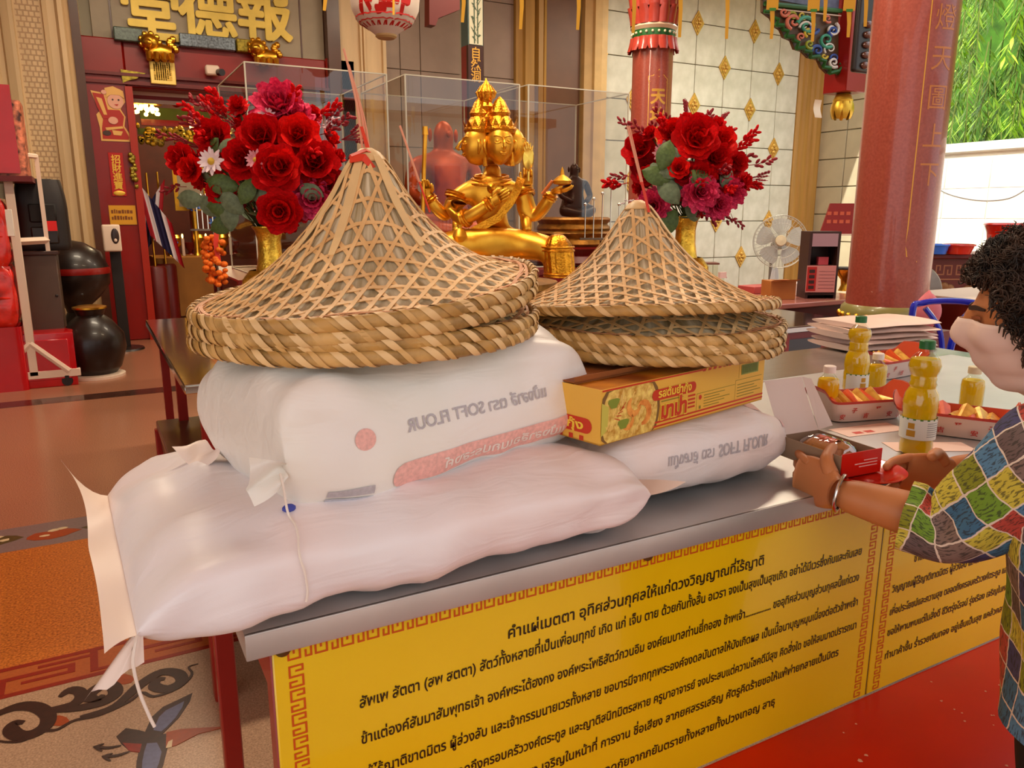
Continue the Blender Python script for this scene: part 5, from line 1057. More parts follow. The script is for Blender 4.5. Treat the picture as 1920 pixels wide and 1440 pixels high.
def sface(c, yaw, s=1.0):
    """a serene face looking along yaw (0 = towards the entrance)"""
    def fn(u, v):
        az = 2*pi*u-pi; el = -pi/2+pi*v; x, y, z = sin(az)*cos(el), -cos(az)*cos(el), sin(el)
        g = lambda a, e, wa, we: math.exp(-((az-a)/wa)**2-((el-e)/we)**2)
        r = .15*g(0, -.10, .15, .22)+.05*g(0, -.46, .28, .09)+.045*g(0, -.60, .22, .07)-.04*g(0, -.53, .3, .03)+.05*g(0, -.95, .4, .2)
        r += .035*(g(.42, .05, .24, .08)+g(-.42, .05, .24, .08))-.05*(g(.42, .18, .3, .07)+g(-.42, .18, .3, .07))+.04*(g(.42, .30, .34, .05)+g(-.42, .30, .34, .05))+.04*(g(.6, -.3, .3, .3)+g(-.6, -.3, .3, .3))
        p = V((x*.80*(1-.20*max(0, -z)**1.5), y*.92, z*1.12))*(1+r)*(28*K*s)
        a, b_ = p.x, p.y; return V((a*cos(yaw)-b_*sin(yaw), a*sin(yaw)+b_*cos(yaw), p.z))+V(c)
    mb = MB().grid(fn, 40, 30, cu=True); rr = 28*K*s
    def fpnt(az, el, off=0):
        p = fn((az+pi)/(2*pi), (el+pi/2)/pi); return p+(p-V(c)).normalized()*(off*rr)
    mb.tube([fpnt(0, .26, .0), fpnt(0, .10, .10), fpnt(0, -.12, .22), fpnt(0, -.20, .12)], [.05*rr, .07*rr, .12*rr, .06*rr], 8)
    for sd in (-1, 1):
        mb.ball(fpnt(.09*sd, -.17, .08), .06*rr, 8, 6)
        mb.tube([fpnt(sd*a, .30+.10*sin((a-.08)*3.4), .02) for a in (.08, .22, .38, .55, .72)], [.035*rr, .05*rr, .05*rr, .045*rr, .025*rr], 6)
        mb.tube([fpnt(sd*a, .10-.09*sin((a-.15)*5.6), .02) for a in (.17, .28, .40, .52, .64)], [.02*rr, .035*rr, .04*rr, .035*rr, .02*rr], 6)
        mb.ball(fpnt(sd*.40, .14, -.03), (.13*rr, .08*rr, .09*rr), 10, 7)
        mb.tube([fpnt(sd*1.45, .22, .10), fpnt(sd*1.5, -.05, .14), fpnt(sd*1.42, -.42, .16)], [.10*rr, .12*rr, .06*rr], 7)
    mb.tube([fpnt(a, -.44+.10*abs(a)*1.6, .05) for a in (-.30, -.16, 0, .16, .30)], [.02*rr, .05*rr, .055*rr, .05*rr, .02*rr], 7).tube([fpnt(a, -.52+.08*abs(a), .03) for a in (-.22, -.1, 0, .1, .22)], [.02*rr, .055*rr, .07*rr, .055*rr, .02*rr], 7)
    return mb
hc = V(q(926, 288, -.02)); 
for c, yaw in (((12, -.055), R(14)), ((-26, -.02), R(-78)), ((30, .03), R(100)), ((-4, .06), R(190))): sb.add(sface(hc+V((c[0]*K, c[1], 0)), yaw, 1.08))
def shand(wr, fd, side, L=26):
    """small cupped hand with five fingers"""
    wr, fd, sd = V(wr), V(fd).normalized(), V(side).normalized(); up = sd.cross(fd); P = lambda a, b, c: wr+fd*(a*K)+sd*(b*K)+up*(c*K)
    mb = MB().grid(lambda u, v: P(-2+L*.62*u, 9.5*cos(2*pi*v), 5*sin(2*pi*v)), 5, 12, cv=True, caps=True)
    for k in range(4): b = 7-4.6*k; l = L*(.62, .70, .66, .52)[k]; mb.tube([P(L*.5, b, 0), P(L*.6+l*.4, b, 1), P(L*.6+l*.75, b, 3.2), P(L*.6+l*.95, b, 6)], [2.6*K, 2.5*K, 2.3*K, 1.5*K], 7)
    mb.tube([P(2, 7, 0), P(8, 12, 2), P(15, 13.5, 4), P(19, 12.5, 5)], [3.4*K, 3.2*K, 2.8*K, 1.8*K], 7); return mb
sb.add(shand(N_[10][:3], (1, -.25, .55), (-.4, -.1, .9))).add(shand(N_[15][:3], (1, -.35, .10), (-.1, -1, .2), 30)).add(shand(N_[19][:3], (-.15, -.2, 1), (1, -.3, .1), 22)).add(shand(N_[21][:3], (.2, -.5, -.6), (1, 0, .3), 22)).add(shand(N_[24][:3], (0, -.2, 1), (-1, -.3, 0), 22)).add(shand(N_[26][:3], (0, -.3, -.9), (-1, -.2, 0), 28))
sb.build('body', gilt, t, world=False, sharp=180)
def ornaments():
    mb = MB()
    for c, s in (((926+12, 262), 1), ((926-24, 262), .95)):        # head bands and flame crowns
        o = V(q(c[0], c[1], -.05 if s == 1 else -.02)); mb.lathe([(27*K*s, -6*K), (30*K*s, 0), (28*K*s, 6*K), (22*K*s, 14*K), (17*K*s, 22*K), (19*K*s, 28*K), (14*K*s, 38*K), (9*K*s, 48*K), (0, 56*K)], 24, o)
        for k in range(14): a = 2*pi*k/14; mb.grid(lambda u, v: o+V(((29+4*v)*K*s*cos(a+.2*(2*u-1)*(1-v)), (29+4*v)*K*s*sin(a+.2*(2*u-1)*(1-v)), (4+13*v)*K)), 2, 3)
    o = V(q(914, 232, -.01)); mb.lathe([(15*K, -20*K), (18*K, -8*K), (12*K, 2*K), (15*K, 10*K), (10*K, 17*K), (14*K, 26*K), (15*K, 34*K), (9*K, 44*K), (2*K, 54*K), (0, 58*K)], 20, o)
    for k in range(8): a = 2*pi*k/8; mb.tube([o+V((13*K*cos(a), 13*K*sin(a), 24*K)), o+V((16*K*cos(a), 16*K*sin(a), 33*K)), o+V((8*K*cos(a), 8*K*sin(a), 46*K))], [2*K, 3*K, 1*K], 6)
    return mb
ornaments().build('crown', giltr, t, world=False, sharp=30)
def ring(c, r, w, nrm=(0, 0, 1), tilt=(1, 1)):
    m = V(nrm).to_track_quat('Z', 'Y').to_matrix(); return [V(c)+m @ V((r*cos(2*pi*k/22)*tilt[0], r*sin(2*pi*k/22)*tilt[1], 0)) for k in range(23)]
for (a, b_, w) in ((6, 7, .35), (11, 12, .35), (8, 9, .6), (14, 15, .6), (18, 19, .6), (9, 10, .75)):
    A, B = V(N_[a][:3]), V(N_[b_][:3]); p = A.lerp(B, w); r = (N_[a][3]*(1-w)+N_[b_][3]*w)*1.08; m = (B-A).to_track_quat('Z', 'Y').to_matrix()
    MB().lathe([(r*.9, -6*K), (r+2*K, -5*K), (r+.5*K, -2.5*K), (r+3*K, 0), (r+.5*K, 2.5*K), (r+2*K, 5*K), (r*.9, 6*K)], 24, p, m, caps=False).build('bracelet', giltr, t, world=False)
mb = MB()
for r, z in ((26, 340), (31, 346), (36, 352)): mb.tube([V(q(922, z, 0))+V((r*1.15*K*cos(2*pi*k/28), r*.85*K*sin(2*pi*k/28)-.01, (4*sin(2*pi*k/28))*K)) for k in range(29)], 2.6*K, 6)
mb.lathe([(0, -.004), (9*K, 0), (6*K, 4*K), (0, 6*K)], 12, q(924, 362, -.105), Euler((pi/2, 0, 0)).to_matrix()); mb.build('necklace', giltr, t, world=False)
MB().ribbon([V(q(975, 345, -.075)), V(q(968, 365, -.115)), V(q(955, 388, -.118)), V(q(935, 412, -.108)), V(q(905, 428, -.098)), V(q(882, 440, -.085))], 14*K, (0, -1, 0), .006).build('sash', giltr, t, world=False)
mb = MB().lathe([(40*K, -8*K), (44*K, 0), (41*K, 9*K)], 26, q(922, 445, 0)); mb.ball(q(936, 443, -.12), (13*K, 8*K, 12*K), 10, 8); mb.build('belt', giltr, t, world=False)
def knee(u, v):
    a = 2*pi*u; w = sin(min(1, v*2.2)*pi/2); rr = 27*K*w*(1+.035*sin(14*a)*min(1, v*2)); zc = 452+62*max(0, v-.12); c0 = V(q(1037+6*v, zc, -.205)); return c0+V((rr*cos(a), rr*sin(a)*1.0, 22*K*(1-w)*0+ (12*K*cos(min(1, v*2.2)*pi/2))))
mb = MB().grid(knee, 72, 18, cu=True)
for z_ in (462, 468, 508, 512): mb.tube([V(q(1038+(z_-452)*.09, z_, -.205))+V((28*K*cos(2*pi*k/30), 28*K*sin(2*pi*k/30), 0)) for k in range(31)], 1.8*K, 6)
mb.build('skirt_drape', giltr, t, world=False, sharp=180)
for d, s in ((0, 1), (1, 1)): MB().tube([q(912 if d else 959, 300, -.075), q(912 if d else 960, 324, -.08)], [3*K, 4.4*K], 8).build('earring', giltr, t, world=False)
MB().tube([q(799, 415, -.045), q(803, 330, -.045), q(807, 268, -.045)], 3.8*K, 10).tube([q(807, 270, -.045), q(807, 256, -.045)], [5.4*K, 4.4*K], 10).build('staff', gilt, t, world=False)
mr = MB().lathe([(0, -1.5*K), (9*K, -1.5*K), (10.5*K, 0), (9*K, 1.5*K), (0, 1.5*K)], 24, q(988, 309, -.02), Matrix.Diagonal((1, 1, 1.9)) @ Euler((pi/2, 0, 0)).to_matrix()); mr.tube([q(988, 332, -.02), q(988, 348, -.02)], 2.4*K, 7)
for k in range(5): a = R(50+20*k); mr.tube([q(988+9*cos(a), 309-17*sin(a), -.02), q(988+13*cos(a), 309-28*sin(a), -.02)], [2*K, .6*K], 6)
mr.build('hand_mirror', M('pale_gold', (246, 206, 92), .28, metal=.9), t, world=False)
MB().lathe([(0, 0), (15*K, 3*K), (17*K, 8*K), (10*K, 14*K), (4*K, 18*K), (2.6*K, 26*K), (0, 32*K)], 18, q(1046, 358, -.16)).build('conch', gilt, t, world=False)
MB().lathe([(0, 0), (10*K, 4*K), (14*K, 14*K), (9*K, 24*K), (4*K, 28*K), (5*K, 34*K), (0, 34*K)], 18, q(868, 458, -.16)).build('water_pot', gilt, t, world=False)
MB().tube([q(1012, 372, -.15), q(1029, 350, -.17)], 3*K, 8).build('orange_stick', M('orange_stick', (232, 120, 50), .6), t, world=False)
ped = thing('statue_pedestal', 'gilded round pedestal under the golden four-faced statue', 'pedestal', (SO.x, SO.y, az))
zz = SO.z-az-.02
MB().lathe([(.40, 0), (.40, .03), (.36, .05), (.33, .08), (.33, zz-.06), (.37, zz-.03), (.37, zz)], 36).build('pedestal_body', oldg, ped, world=False)
MB().lathe([(.345, zz*.4), (.355, zz*.5), (.345, zz*.6)], 36, caps=False).build('pedestal_band', gold, ped, world=False)
# incense pins
def pin_rack(px, py, D_, xs, label):
    o = at(px, py, D=D_); t = thing('candle_rack', label, 'rack', (o.x, o.y, az if D_ < 5.18 else 0), -YAW); zb = az if D_ < 5.18 else 0
    MB().box((0, 0, .02), (.30, .08, .04)).tube([(0, 0, .04), (0, 0, o.z-zb-.03)], .012, 10).box((0, 0, o.z-zb-.02), (.28, .06, .012)).build('rack_body', M('dark_chrome', (120, 100, 86), .2, metal=1), t, world=False)
    for i, (x, h) in enumerate(xs): MB().cyl((x, 0, o.z-zb-.014), (x, 0, o.z-zb+h), .0035, 7).ball((x, 0, o.z-zb+h), .011, 10, 7).build('pin', M('chrome', (214, 208, 200), .12, metal=1), t, world=False)
pin_rack(1128, 442, 5.15, [(-.11+.055*i, .20+.035*i*(i < 4)) for i in range(5)], 'rack of thin ball-tipped chrome pins between the statue and the lower hats')
pin_rack(400, 425, 5.2, [(-.10+.033*i, .20) for i in range(7)], 'rack of thin ball-tipped chrome pins left of the gold vase with the daisy bouquet'.replace('left of', 'under'))
# ================================================================ VASES AND BOUQUETS
vase_g = M('vase_gold', (224, 176, 60), .3, metal=.9, var=.25, scale=30, bump=.9, bscale=70); vase_y = M('vase_panel', (226, 206, 110), .35, metal=.5, var=.35, scale=26, col2=(246, 232, 160))
def petal_cup(n, r, h, w, tilt, rot=0, ruf=.0, z0=0):
    mb = MB()
    for k in range(n):
        a = 2*pi*k/n+rot
        def fn(u, v):
            s = (2*u-1)*w*sin(pi*min(1, .12+v*.80))*(1+ruf*sin(9*u+k)); rr = r*v; zz = h*(v**1.6); p = V((rr*cos(tilt)-zz*sin(tilt)*.2, s, z0+rr*sin(tilt)+zz*.5)); c, d = cos(a), sin(a)
            return V((p.x*c-p.y*d, p.x*d+p.y*c, p.z+ruf*.10*sin(13*u+k*2)*v))
        mb.grid(fn, 4, 4)
    return mb
red1 = M('petal_red', (206, 2, 8), .75, var=.25, scale=9, spec=.2); red2 = M('petal_deep_red', (168, 2, 16), .75, var=.25, scale=9, spec=.2); red3 = M('petal_scarlet', (226, 16, 8), .7, spec=.2, var=.2, scale=9); pink = M('petal_magenta', (222, 22, 84), .6, var=.25, scale=9, col2=(240, 70, 110)); whitep = M('petal_white', (246, 224, 226), .6); rose = M('petal_rose', (226, 150, 160), .6, var=.15, scale=8); yelc = M('pollen', (226, 186, 60), .7, bump=.5, bscale=80); leafg = M('leaf_green', (84, 106, 52), .55, var=.25, scale=6); eucal = M('eucalyptus', (112, 128, 96), .6, var=.2, scale=5); burg = M('sprig_burgundy', (146, 20, 34), .65, var=.25, scale=8); stemm = M('stem_green', (74, 84, 40), .7)
def multi(layers): 
    mb = MB()
    for l in layers: mb.add(petal_cup(*l))
    return mb
PEO = [(7, 1, .35, .55, .15), (7, .9, .7, .5, .55, .4, .1), (6, .72, .8, .42, .9, .2, .1), (5, .5, .7, .34, 1.15, .7, .1), (4, .3, .5, .22, 1.35, .1, .1)]
CAR = [(10, 1, .2, .30, .0, 0, .35), (10, .98, .4, .30, .35, .3, .35), (9, .95, .5, .28, .7, .1, .35), (8, .9, .5, .26, 1.0, .5, .35), (6, .85, .4, .22, 1.25, .2, .35), (4, .8, .3, .18, 1.45, .2, .35)]
DAI = [(8, 1, .05, .19, .12), (8, .86, .1, .15, .3, .4)]
PE = {k: multi(PEO).mesh('peony', m_, sharp=180) for k, m_ in (('r', red1), ('d', red2), ('s', red3))}
CA = {k: multi(CAR).mesh('carnation', m_, sharp=180) for k, m_ in (('p', pink), ('r', red1), ('o', rose))}
DA = {k: multi(DAI).mesh('daisy', m_, sharp=180) for k, m_ in (('w', whitep), ('o', rose))}
DC = MB().ball((0, 0, .12), (.26, .26, .14), 10, 6).mesh('daisy_eye', yelc)
LF = {k: MB().grid(lambda u, v: V((1.0*v*2-1+1, (2*u-1)*.62*sin(pi*(.04+.96*v))**.7, .18*sin(pi*v)-.12*abs(2*u-1)**2)), 4, 6).mesh('leaf', m_, sharp=180) for k, m_ in (('g', leafg), ('e', eucal))}
def sprig_me(m_, n=9, fat=.12):
    mb = MB().tube([(0, 0, 0), (.3, .03, .7), (.1, 0, 1.4), (.25, .04, 2)], [.03, .03, .025, .01], 5)
    for k in range(n):
        z = .5+1.5*k/n; a = k*2.4; x = .15+.1*sin(z*2); mb.ball((x+.22*cos(a), .22*sin(a), z+.12), (fat, fat, fat*2.0), 6, 5, Euler((.6*sin(a), -.6*cos(a), 0)).to_matrix()*-1 if False else Euler((-.6*sin(a), .6*cos(a), 0)).to_matrix())
    return mb.mesh('sprig', m_)
SP = {'b': sprig_me(burg), 'r': sprig_me(red1, 12, .14), 'w': sprig_me(whitep, 7, .07), 'f': None}
fe = MB()
for k in range(7):
    a0 = .5*(k-3); fe.tube([(0, 0, 0), (.5*sin(a0)*.6, .1*cos(k), .8), (1.0*sin(a0), .1, 1.5+.3*cos(a0))], [.03, .03, .02], 5)
    for j in range(4): s = .9+j*.2; fe.ball((.62*sin(a0)*s, .1, 1.0*s+.05), (.07, .07, .12), 6, 4)
SP['f'] = fe.mesh('sprig', burg)
def aim(p, d, s, roll=0):
    return Matrix.Translation(p) @ V(d).to_track_quat('Z', 'Y').to_matrix().to_4x4() @ Matrix.Rotation(roll, 4, 'Z') @ Matrix.Scale(s, 4)
def vase(loc, label, tall=.56):
    t = thing('flower_vase', label, 'vase', loc, -YAW, 'gold vases'); s = tall/.56
    P = [(.0, .0), (.085, 0), (.09, .02), (.07, .06), (.105, .10), (.118, .20), (.115, .30), (.085, .345)]
    def sq(u, v):
        i = min(len(P)-2, int(v*(len(P)-1))); f = v*(len(P)-1)-i; r = P[i][0]*(1-f)+P[i+1][0]*f; z = P[i][1]*(1-f)+P[i+1][1]*f; a = 2*pi*u+pi/4; k = 1/(abs(cos(a))**5+abs(sin(a))**5)**.2
        return V((r*k*cos(a), r*k*sin(a), z*s))
    MB().grid(sq, 40, 28, cu=True).build('vase_body', vase_g, t, world=False, sharp=30)
    MB().lathe([(.085*.8, .34*s), (.062, .365*s), (.054, .42*s), (.052, .49*s), (.062, .54*s), (.074, .556*s), (.074, .562*s), (.064, .56*s), (.048, .50*s)], 28, caps=False).build('vase_neck', vase_g, t, world=False)
    for a in range(4):
        m = Matrix.Rotation(a*pi/2, 4, 'Z'); o = MB().grid(lambda u, v: m @ V(((2*u-1)*.075*(1-.25*(2*v-1)**6), -.109-.010*sin(pi*v), (.115+.19*v)*s)), 8, 8).build('vase_panel', vase_y, t, world=False, sharp=180)
        mb = MB()
        for k in range(7): x, z = .05*sin(k*2.1), .14+.022*k; mb.ball(m @ V((x, -.121, z*s)), (.012, .004, .012), 7, 5)
        mb.build('relief_flower', gold if a % 2 else M('relief_orange', (206, 110, 40), .4), o, world=False)
    return t
def bouquet(label, vp, c, rx, rz_, ry, feat, n_rand, seed):
    rn = random.Random(seed); t = thing('bouquet', label, 'bouquet', c, 0, 'red bouquets'); mouth = vp; st = MB(); C = V(c)
    def add(kind, sub, p, s, d=None, roll=None):
        d = d if d is not None else (p-C+V((0, 0, .05))-FWD*.12).normalized(); me = {'P': PE, 'C': CA, 'D': DA, 'L': LF, 'S': SP}[kind][sub]
        m = aim(p, d, s, rn.uniform(0, 6) if roll is None else roll); m = WM[t.name].inverted() @ m
        o = link({'P': 'peony', 'C': 'carnation', 'D': 'daisy', 'L': 'leaf', 'S': 'sprig'}[kind], me, t, m)
        if kind == 'D': link('daisy_eye', DC, o)
        if kind in 'PCD': st.tube(smooth_path([mouth+V((rn.uniform(-.03, .03), rn.uniform(-.03, .03), -.05)), mouth.lerp(p, .5)+V((0, 0, .03)), p-d*s*.1], 3), .0035, 5)
        return o
    for kind, sub, px, py, s, dd in feat:
        p = at(px, py, D=C.dot(FWD)+dd); add(kind, sub, p, s*C.dot(FWD)/1450, (-FWD*.9+(p-C)*1.2+V((0, 0, .2))).normalized() if kind != 'S' else (p-C).normalized())
    for i in range(n_rand):
        while True:
            a = V((rn.uniform(-1, 1), rn.uniform(-1, 1), rn.uniform(-1, 1)))
            if .45 < a.length < 1: break
        p = C+RIGHT*(a.x*rx)+FWD*(a.y*ry)+UP*(a.z*rz_); k = rn.random()
        if k < .34: add('P', rn.choice('rrdsr'), p, rn.uniform(.045, .065))
        elif k < .44: add('C', rn.choice('rpr'), p, rn.uniform(.05, .065))
        elif k < .66: add('S', rn.choice('brrbwf'), p, rn.uniform(.05, .075))
        elif a.z < .35: add('L', rn.choice('eeg'), p, rn.uniform(.045, .06), (p-C).normalized()+V((0, 0, -.2)))
        else: add('S', rn.choice('br'), p, rn.uniform(.05, .07))
    st.build('stems', stemm, t)
vl = at(503, 425, D=3.62); vase((vl.x, vl.y, az), 'gold vase holding the bouquet with the white daisy', vl.z-az)
FL_ = [('C', 'p', 524, 208, 52, -.12), ('C', 'p', 556, 226, 34, -.12), ('S', 'r', 440, 222, 30, -.10), ('P', 'r', 494, 262, 44, -.22), ('P', 's', 560, 258, 40, -.2), ('P', 'r', 590, 308, 44, -.2), ('P', 'd', 610, 350, 42, -.16), ('P', 'r', 520, 320, 46, -.28), ('P', 's', 530, 312, 30, -.31), ('P', 'r', 460, 300, 40, -.24), ('P', 'r', 526, 396, 40, -.30), ('P', 's', 526, 396, 28, -.33), ('P', 'r', 345, 300, 30, -.1), ('P', 's', 362, 318, 26, -.14), ('P', 'r', 405, 260, 36, -.18), ('P', 'r', 420, 360, 30, -.2), ('C', 'p', 585, 372, 40, -.2), ('D', 'w', 397, 303, 24, -.30), ('D', 'o', 480, 300, 18, -.33), ('D', 'w', 500, 218, 16, -.2), ('S', 'b', 615, 238, 26, -.1), ('S', 'f', 640, 262, 26, 0), ('S', 'b', 640, 305, 26, -.05), ('S', 'b', 340, 262, 24, 0), ('S', 'r', 385, 222, 24, 0), ('S', 'w', 598, 240, 22, -.1), ('S', 'b', 350, 350, 22, -.1), ('S', 'r', 600, 225, 24, -.05),
       ('L', 'e', 380, 376, 26, -.2), ('L', 'e', 430, 372, 28, -.24), ('L', 'g', 450, 388, 30, -.24), ('L', 'e', 410, 405, 24, -.2), ('L', 'g', 445, 352, 28, -.26), ('L', 'e', 470, 370, 26, -.28), ('L', 'e', 408, 280, 20, -.26), ('L', 'g', 475, 335, 24, -.3), ('L', 'e', 560, 350, 22, -.28), ('L', 'g', 440, 410, 26, -.2), ('L', 'e', 455, 400, 26, -.26)]
bouquet('large red bouquet with one white daisy, beside the tallest hat', vl, at(503, 305, D=3.62), .36, .28, .26, FL_, 110, 1)
vr = at(1287, 406, D=4.2); vase((vr.x, vr.y, az), 'gold vase with a square body holding the bouquet by the small pillar', vr.z-az)
FR_ = [('P', 's', 1260, 256, 32, -.1), ('P', 'r', 1302, 262, 44, -.18), ('P', 's', 1304, 268, 28, -.22), ('C', 'r', 1335, 300, 36, -.15), ('C', 'p', 1310, 362, 36, -.22), ('C', 'p', 1225, 386, 34, -.1), ('C', 'p', 1365, 362, 32, -.12), ('C', 'p', 1344, 384, 28, -.18), ('P', 's', 1350, 268, 30, -.1), ('P', 'r', 1375, 308, 26, -.05), ('P', 'd', 1215, 320, 34, 0), ('P', 'r', 1200, 285, 34, .02), ('C', 'o', 1250, 285, 20, -.14), ('D', 'o', 1240, 288, 16, -.16), ('P', 's', 1272, 316, 20, -.24), ('C', 'r', 1310, 330, 30, -.2), ('S', 'f', 1288, 232, 24, 0), ('S', 'f', 1338, 245, 22, 0), ('S', 'b', 1220, 262, 24, -.05), ('S', 'f', 1396, 336, 24, 0), ('S', 'b', 1188, 330, 22, 0), ('S', 'b', 1370, 400, 18, 0), ('S', 'b', 1190, 250, 20, 0),
       ('L', 'e', 1222, 306, 24, -.2), ('L', 'e', 1236, 335, 28, -.22), ('L', 'g', 1256, 340, 26, -.24), ('L', 'e', 1285, 312, 24, -.24), ('L', 'g', 1296, 320, 24, -.26), ('L', 'e', 1368, 312, 20, -.14), ('L', 'e', 1278, 292, 20, -.24), ('L', 'g', 1240, 318, 26, -.25), ('L', 'e', 1305, 415, 22, -.1), ('L', 'g', 1268, 395, 26, -.15), ('L', 'e', 1258, 360, 24, -.2)]
bouquet('red and magenta bouquet in front of the small pillar', vr, at(1288, 325, D=4.2), .32, .27, .24, FR_, 90, 2)
# ================================================================ LEFT SIDE AND TEMPLE DOOR
blk = M('black_plastic_matte', (34, 26, 24), .5, bump=.1, bscale=200); blkg = M('black_gloss', (34, 22, 18), .35, coat=.1); whitepaint = M('white_paint', (232, 206, 184), .45)
redlamp = M('red_panel_gloss', (190, 12, 22), .22, coat=.5, var=.12, scale=3); cellor = M('red_cellophane', (180, 14, 10), .22, var=.35, scale=7, coat=.6, bump=.6, bscale=9, col2=(222, 40, 26)); mosaicp = M('printed_carton', (120, 60, 56), .5, var=.7, scale=22, col2=(190, 110, 80))
o = at(68, 728, z=.0); yb = o.y
t = thing('garment_rack', 'white metal rolling rack with braced feet beside the red gift packs', 'rack', (o.x, yb, 0))
zt = at(14, 283, D=o.dot(FWD)).z; bk = .40
def post(y, z): return MB().bx(o.x-.03, o.x+.03, y-.02, y+.02, .10, z)
p0 = o.x
post(yb, zt).build('post', whitepaint, t, bevel=.003); MB().bx(p0+.175, p0+.205, yb+.27, yb+.30, 1.02, zt-.02).build('post', whitepaint, t)
MB().tube([(p0, yb, zt-.015), (p0+.19, yb+.285, zt-.015)], .02, 6).build('top_bar', whitepaint, t); MB().tube([(p0, yb, 1.14), (p0+.19, yb+.285, 1.14)], .028, 4).build('cross_bar', whitepaint, t)
MB().bx(p0-.9, p0+.32, yb-.02, yb+.02, .075, .135).build('foot_bar', whitepaint, t, bevel=.003)
for s in (-1, 1): MB().tube([(p0+.24*s, yb-.005, .12), (p0, yb, .36)], .028, 8).build('brace', whitepaint, t)
for x in (p0-.8, p0+.22): MB().lathe([(0, -.015), (.038, -.015), (.04, -.01), (.04, .01), (.038, .015), (0, .015)], 18, (x, yb, .04), Euler((pi/2, 0, 0)).to_matrix()).bx(x-.015, x+.015, yb-.02, yb+.02, .05, .085).build('caster', blk, t)
pl = at(18, 418, D=o.dot(FWD)-.03); MB().box(pl, (.05, .012, .20)).build('price_tag', M('tag_white', (244, 236, 220), .5), t, bevel=.004)
# stacked red packs
xr = at(40, 610, Y=7.0).x
for i, (z0, z1, m_, lb) in enumerate(((0, .50, redlamp, 'glossy red pack at the bottom of the stack by the white rack'), (.50, .96, cellor, 'red wrapped gift pack second in the stack by the white rack'), (.96, 1.46, cellor, 'red wrapped gift pack third in the stack by the white rack'), (1.62, 2.16, mosaicp, 'printed gift carton with red front on top of the stack by the white rack'))):
    if i == 0: xr0 = xr
    if i == 3: xr = at(38, 200, Y=7.0).x
    t = thing('gift_pack', lb, 'pack', (xr-.3, 7.2, z0), 0, 'stack of red gift packs')
    def fn(u, v, z0=z0, z1=z1, i=i):
        a = 2*pi*u; c, q_ = cos(a), sin(a); e = .14; w = (1 if i in (0, 3) else 1+.04*noise.noise(V((cos(a)*2, sin(a)*2, v*5+i)))-.10*abs(2*v-1)**6)
        return V((xr-.30+.30*w*abs(c)**e*(1 if c >= 0 else -1), 7.2+.22*w*abs(q_)**e*(1 if q_ >= 0 else -1), z0+(z1-z0)*v))
    MB().grid(fn, 64, 20, cu=True).build('pack_body', m_, t, sharp=30); MB().bx(xr-.58, xr-.02, 7.0, 7.4, z1-.02, z1-.002).build('pack_top', m_, t)
    if i == 3: MB().bx(xr-.6, xr-.05, 6.955, 6.97, z0+.02, z1+.10).build('red_front', redlamp, t)
    elif i in (1, 2):
        for k in range(5): MB().tube([(xr-.30, 6.985, z0+.22), (xr-.30+.26*cos(k*1.3), 6.985, z0+.22+.18*sin(k*1.3))], [.03, .006], 5).build('wrapper_fold', cellor, t)
xs = xr; xr = xr0; t = thing('shelf_board', 'thin shelf board under the top printed gift carton', 'board', (xr-.3, 7.2, 0)); MB().bx(xr-.75, xs+.02, 6.9, 7.5, 1.58, 1.62).build('board', dark_red, t); MB().bx(xr-.75, xr-.70, 6.9, 7.5, 0, 1.58).bx(xr-.1, xr-.06, 7.46, 7.5, 0, 1.58).build('bracket', dark_red, t)
# loudspeaker on a cabinet
a, b = at(50, 640, Y=7.3), at(122, 470, Y=7.3); cx0, cx1, cz = a.x, at(120, 600, Y=7.3).x, b.z
t = thing('cabinet', 'dark grey cabinet carrying the black loudspeaker', 'cabinet', ((cx0+cx1)/2, 7.5, 0))
MB().bx(cx0, cx1, 7.3, 7.9, .0, cz-.03).build('cabinet_body', M('dark_steel', (84, 64, 52), .45, var=.12, scale=3), t, bevel=.004); MB().bx(cx0-.02, cx1+.02, 7.28, 7.92, cz-.03, cz).build('cabinet_top', M('dark_wood', (62, 34, 24), .4), t, bevel=.004)
for k in range(2): MB().ball((cx0+.25+.18*k, 7.298, cz-.36), (.012, .006, .012), 8, 6).build('screw', blk, t)
s0, s1, sz = at(34, 460, Y=7.36).x, at(134, 460, Y=7.36).x, at(85, 336, Y=7.36).z
t = thing('loudspeaker', 'black portable loudspeaker with a red panel on the dark cabinet', 'speaker', ((s0+s1)/2, 7.55, cz))
def spk(u, v):
    a = 2*pi*u; c, q_ = cos(a), sin(a); w = 1-.16*max(0, v-.55)**2/.2-.05*(v < .03); e = .35
    return V(((s0+s1)/2+(s1-s0)/2*w*abs(c)**e*(1 if c >= 0 else -1), 7.58+.22*w*abs(q_)**e*(1 if q_ >= 0 else -1), cz+(sz-cz)*v))
MB().grid(spk, 48, 24, cu=True).build('speaker_body', blk, t, sharp=40); MB().bx(s0+.08, s1-.08, 7.40, 7.75, sz-.03, sz+.005).build('speaker_top', blk, t, bevel=.012)
sc_ = (sz-cz)
MB().bx(s0+.10, s1-.08, 7.345, 7.37, cz+sc_*.40, cz+sc_*.66).build('grille', M('grille', (24, 18, 16), .7, bump=.5, bscale=300), t, bevel=.01)
MB().bx(s0+.10, s1-.08, 7.345, 7.37, cz+sc_*.10, cz+sc_*.34).build('lower_panel', blkg, t, bevel=.01); MB().bx((s0+s1)/2+.02, (s0+s1)/2+.10, 7.338, 7.35, cz+sc_*.28, cz+sc_*.42).build('red_panel', M('speaker_red', (214, 20, 12), .4), t)
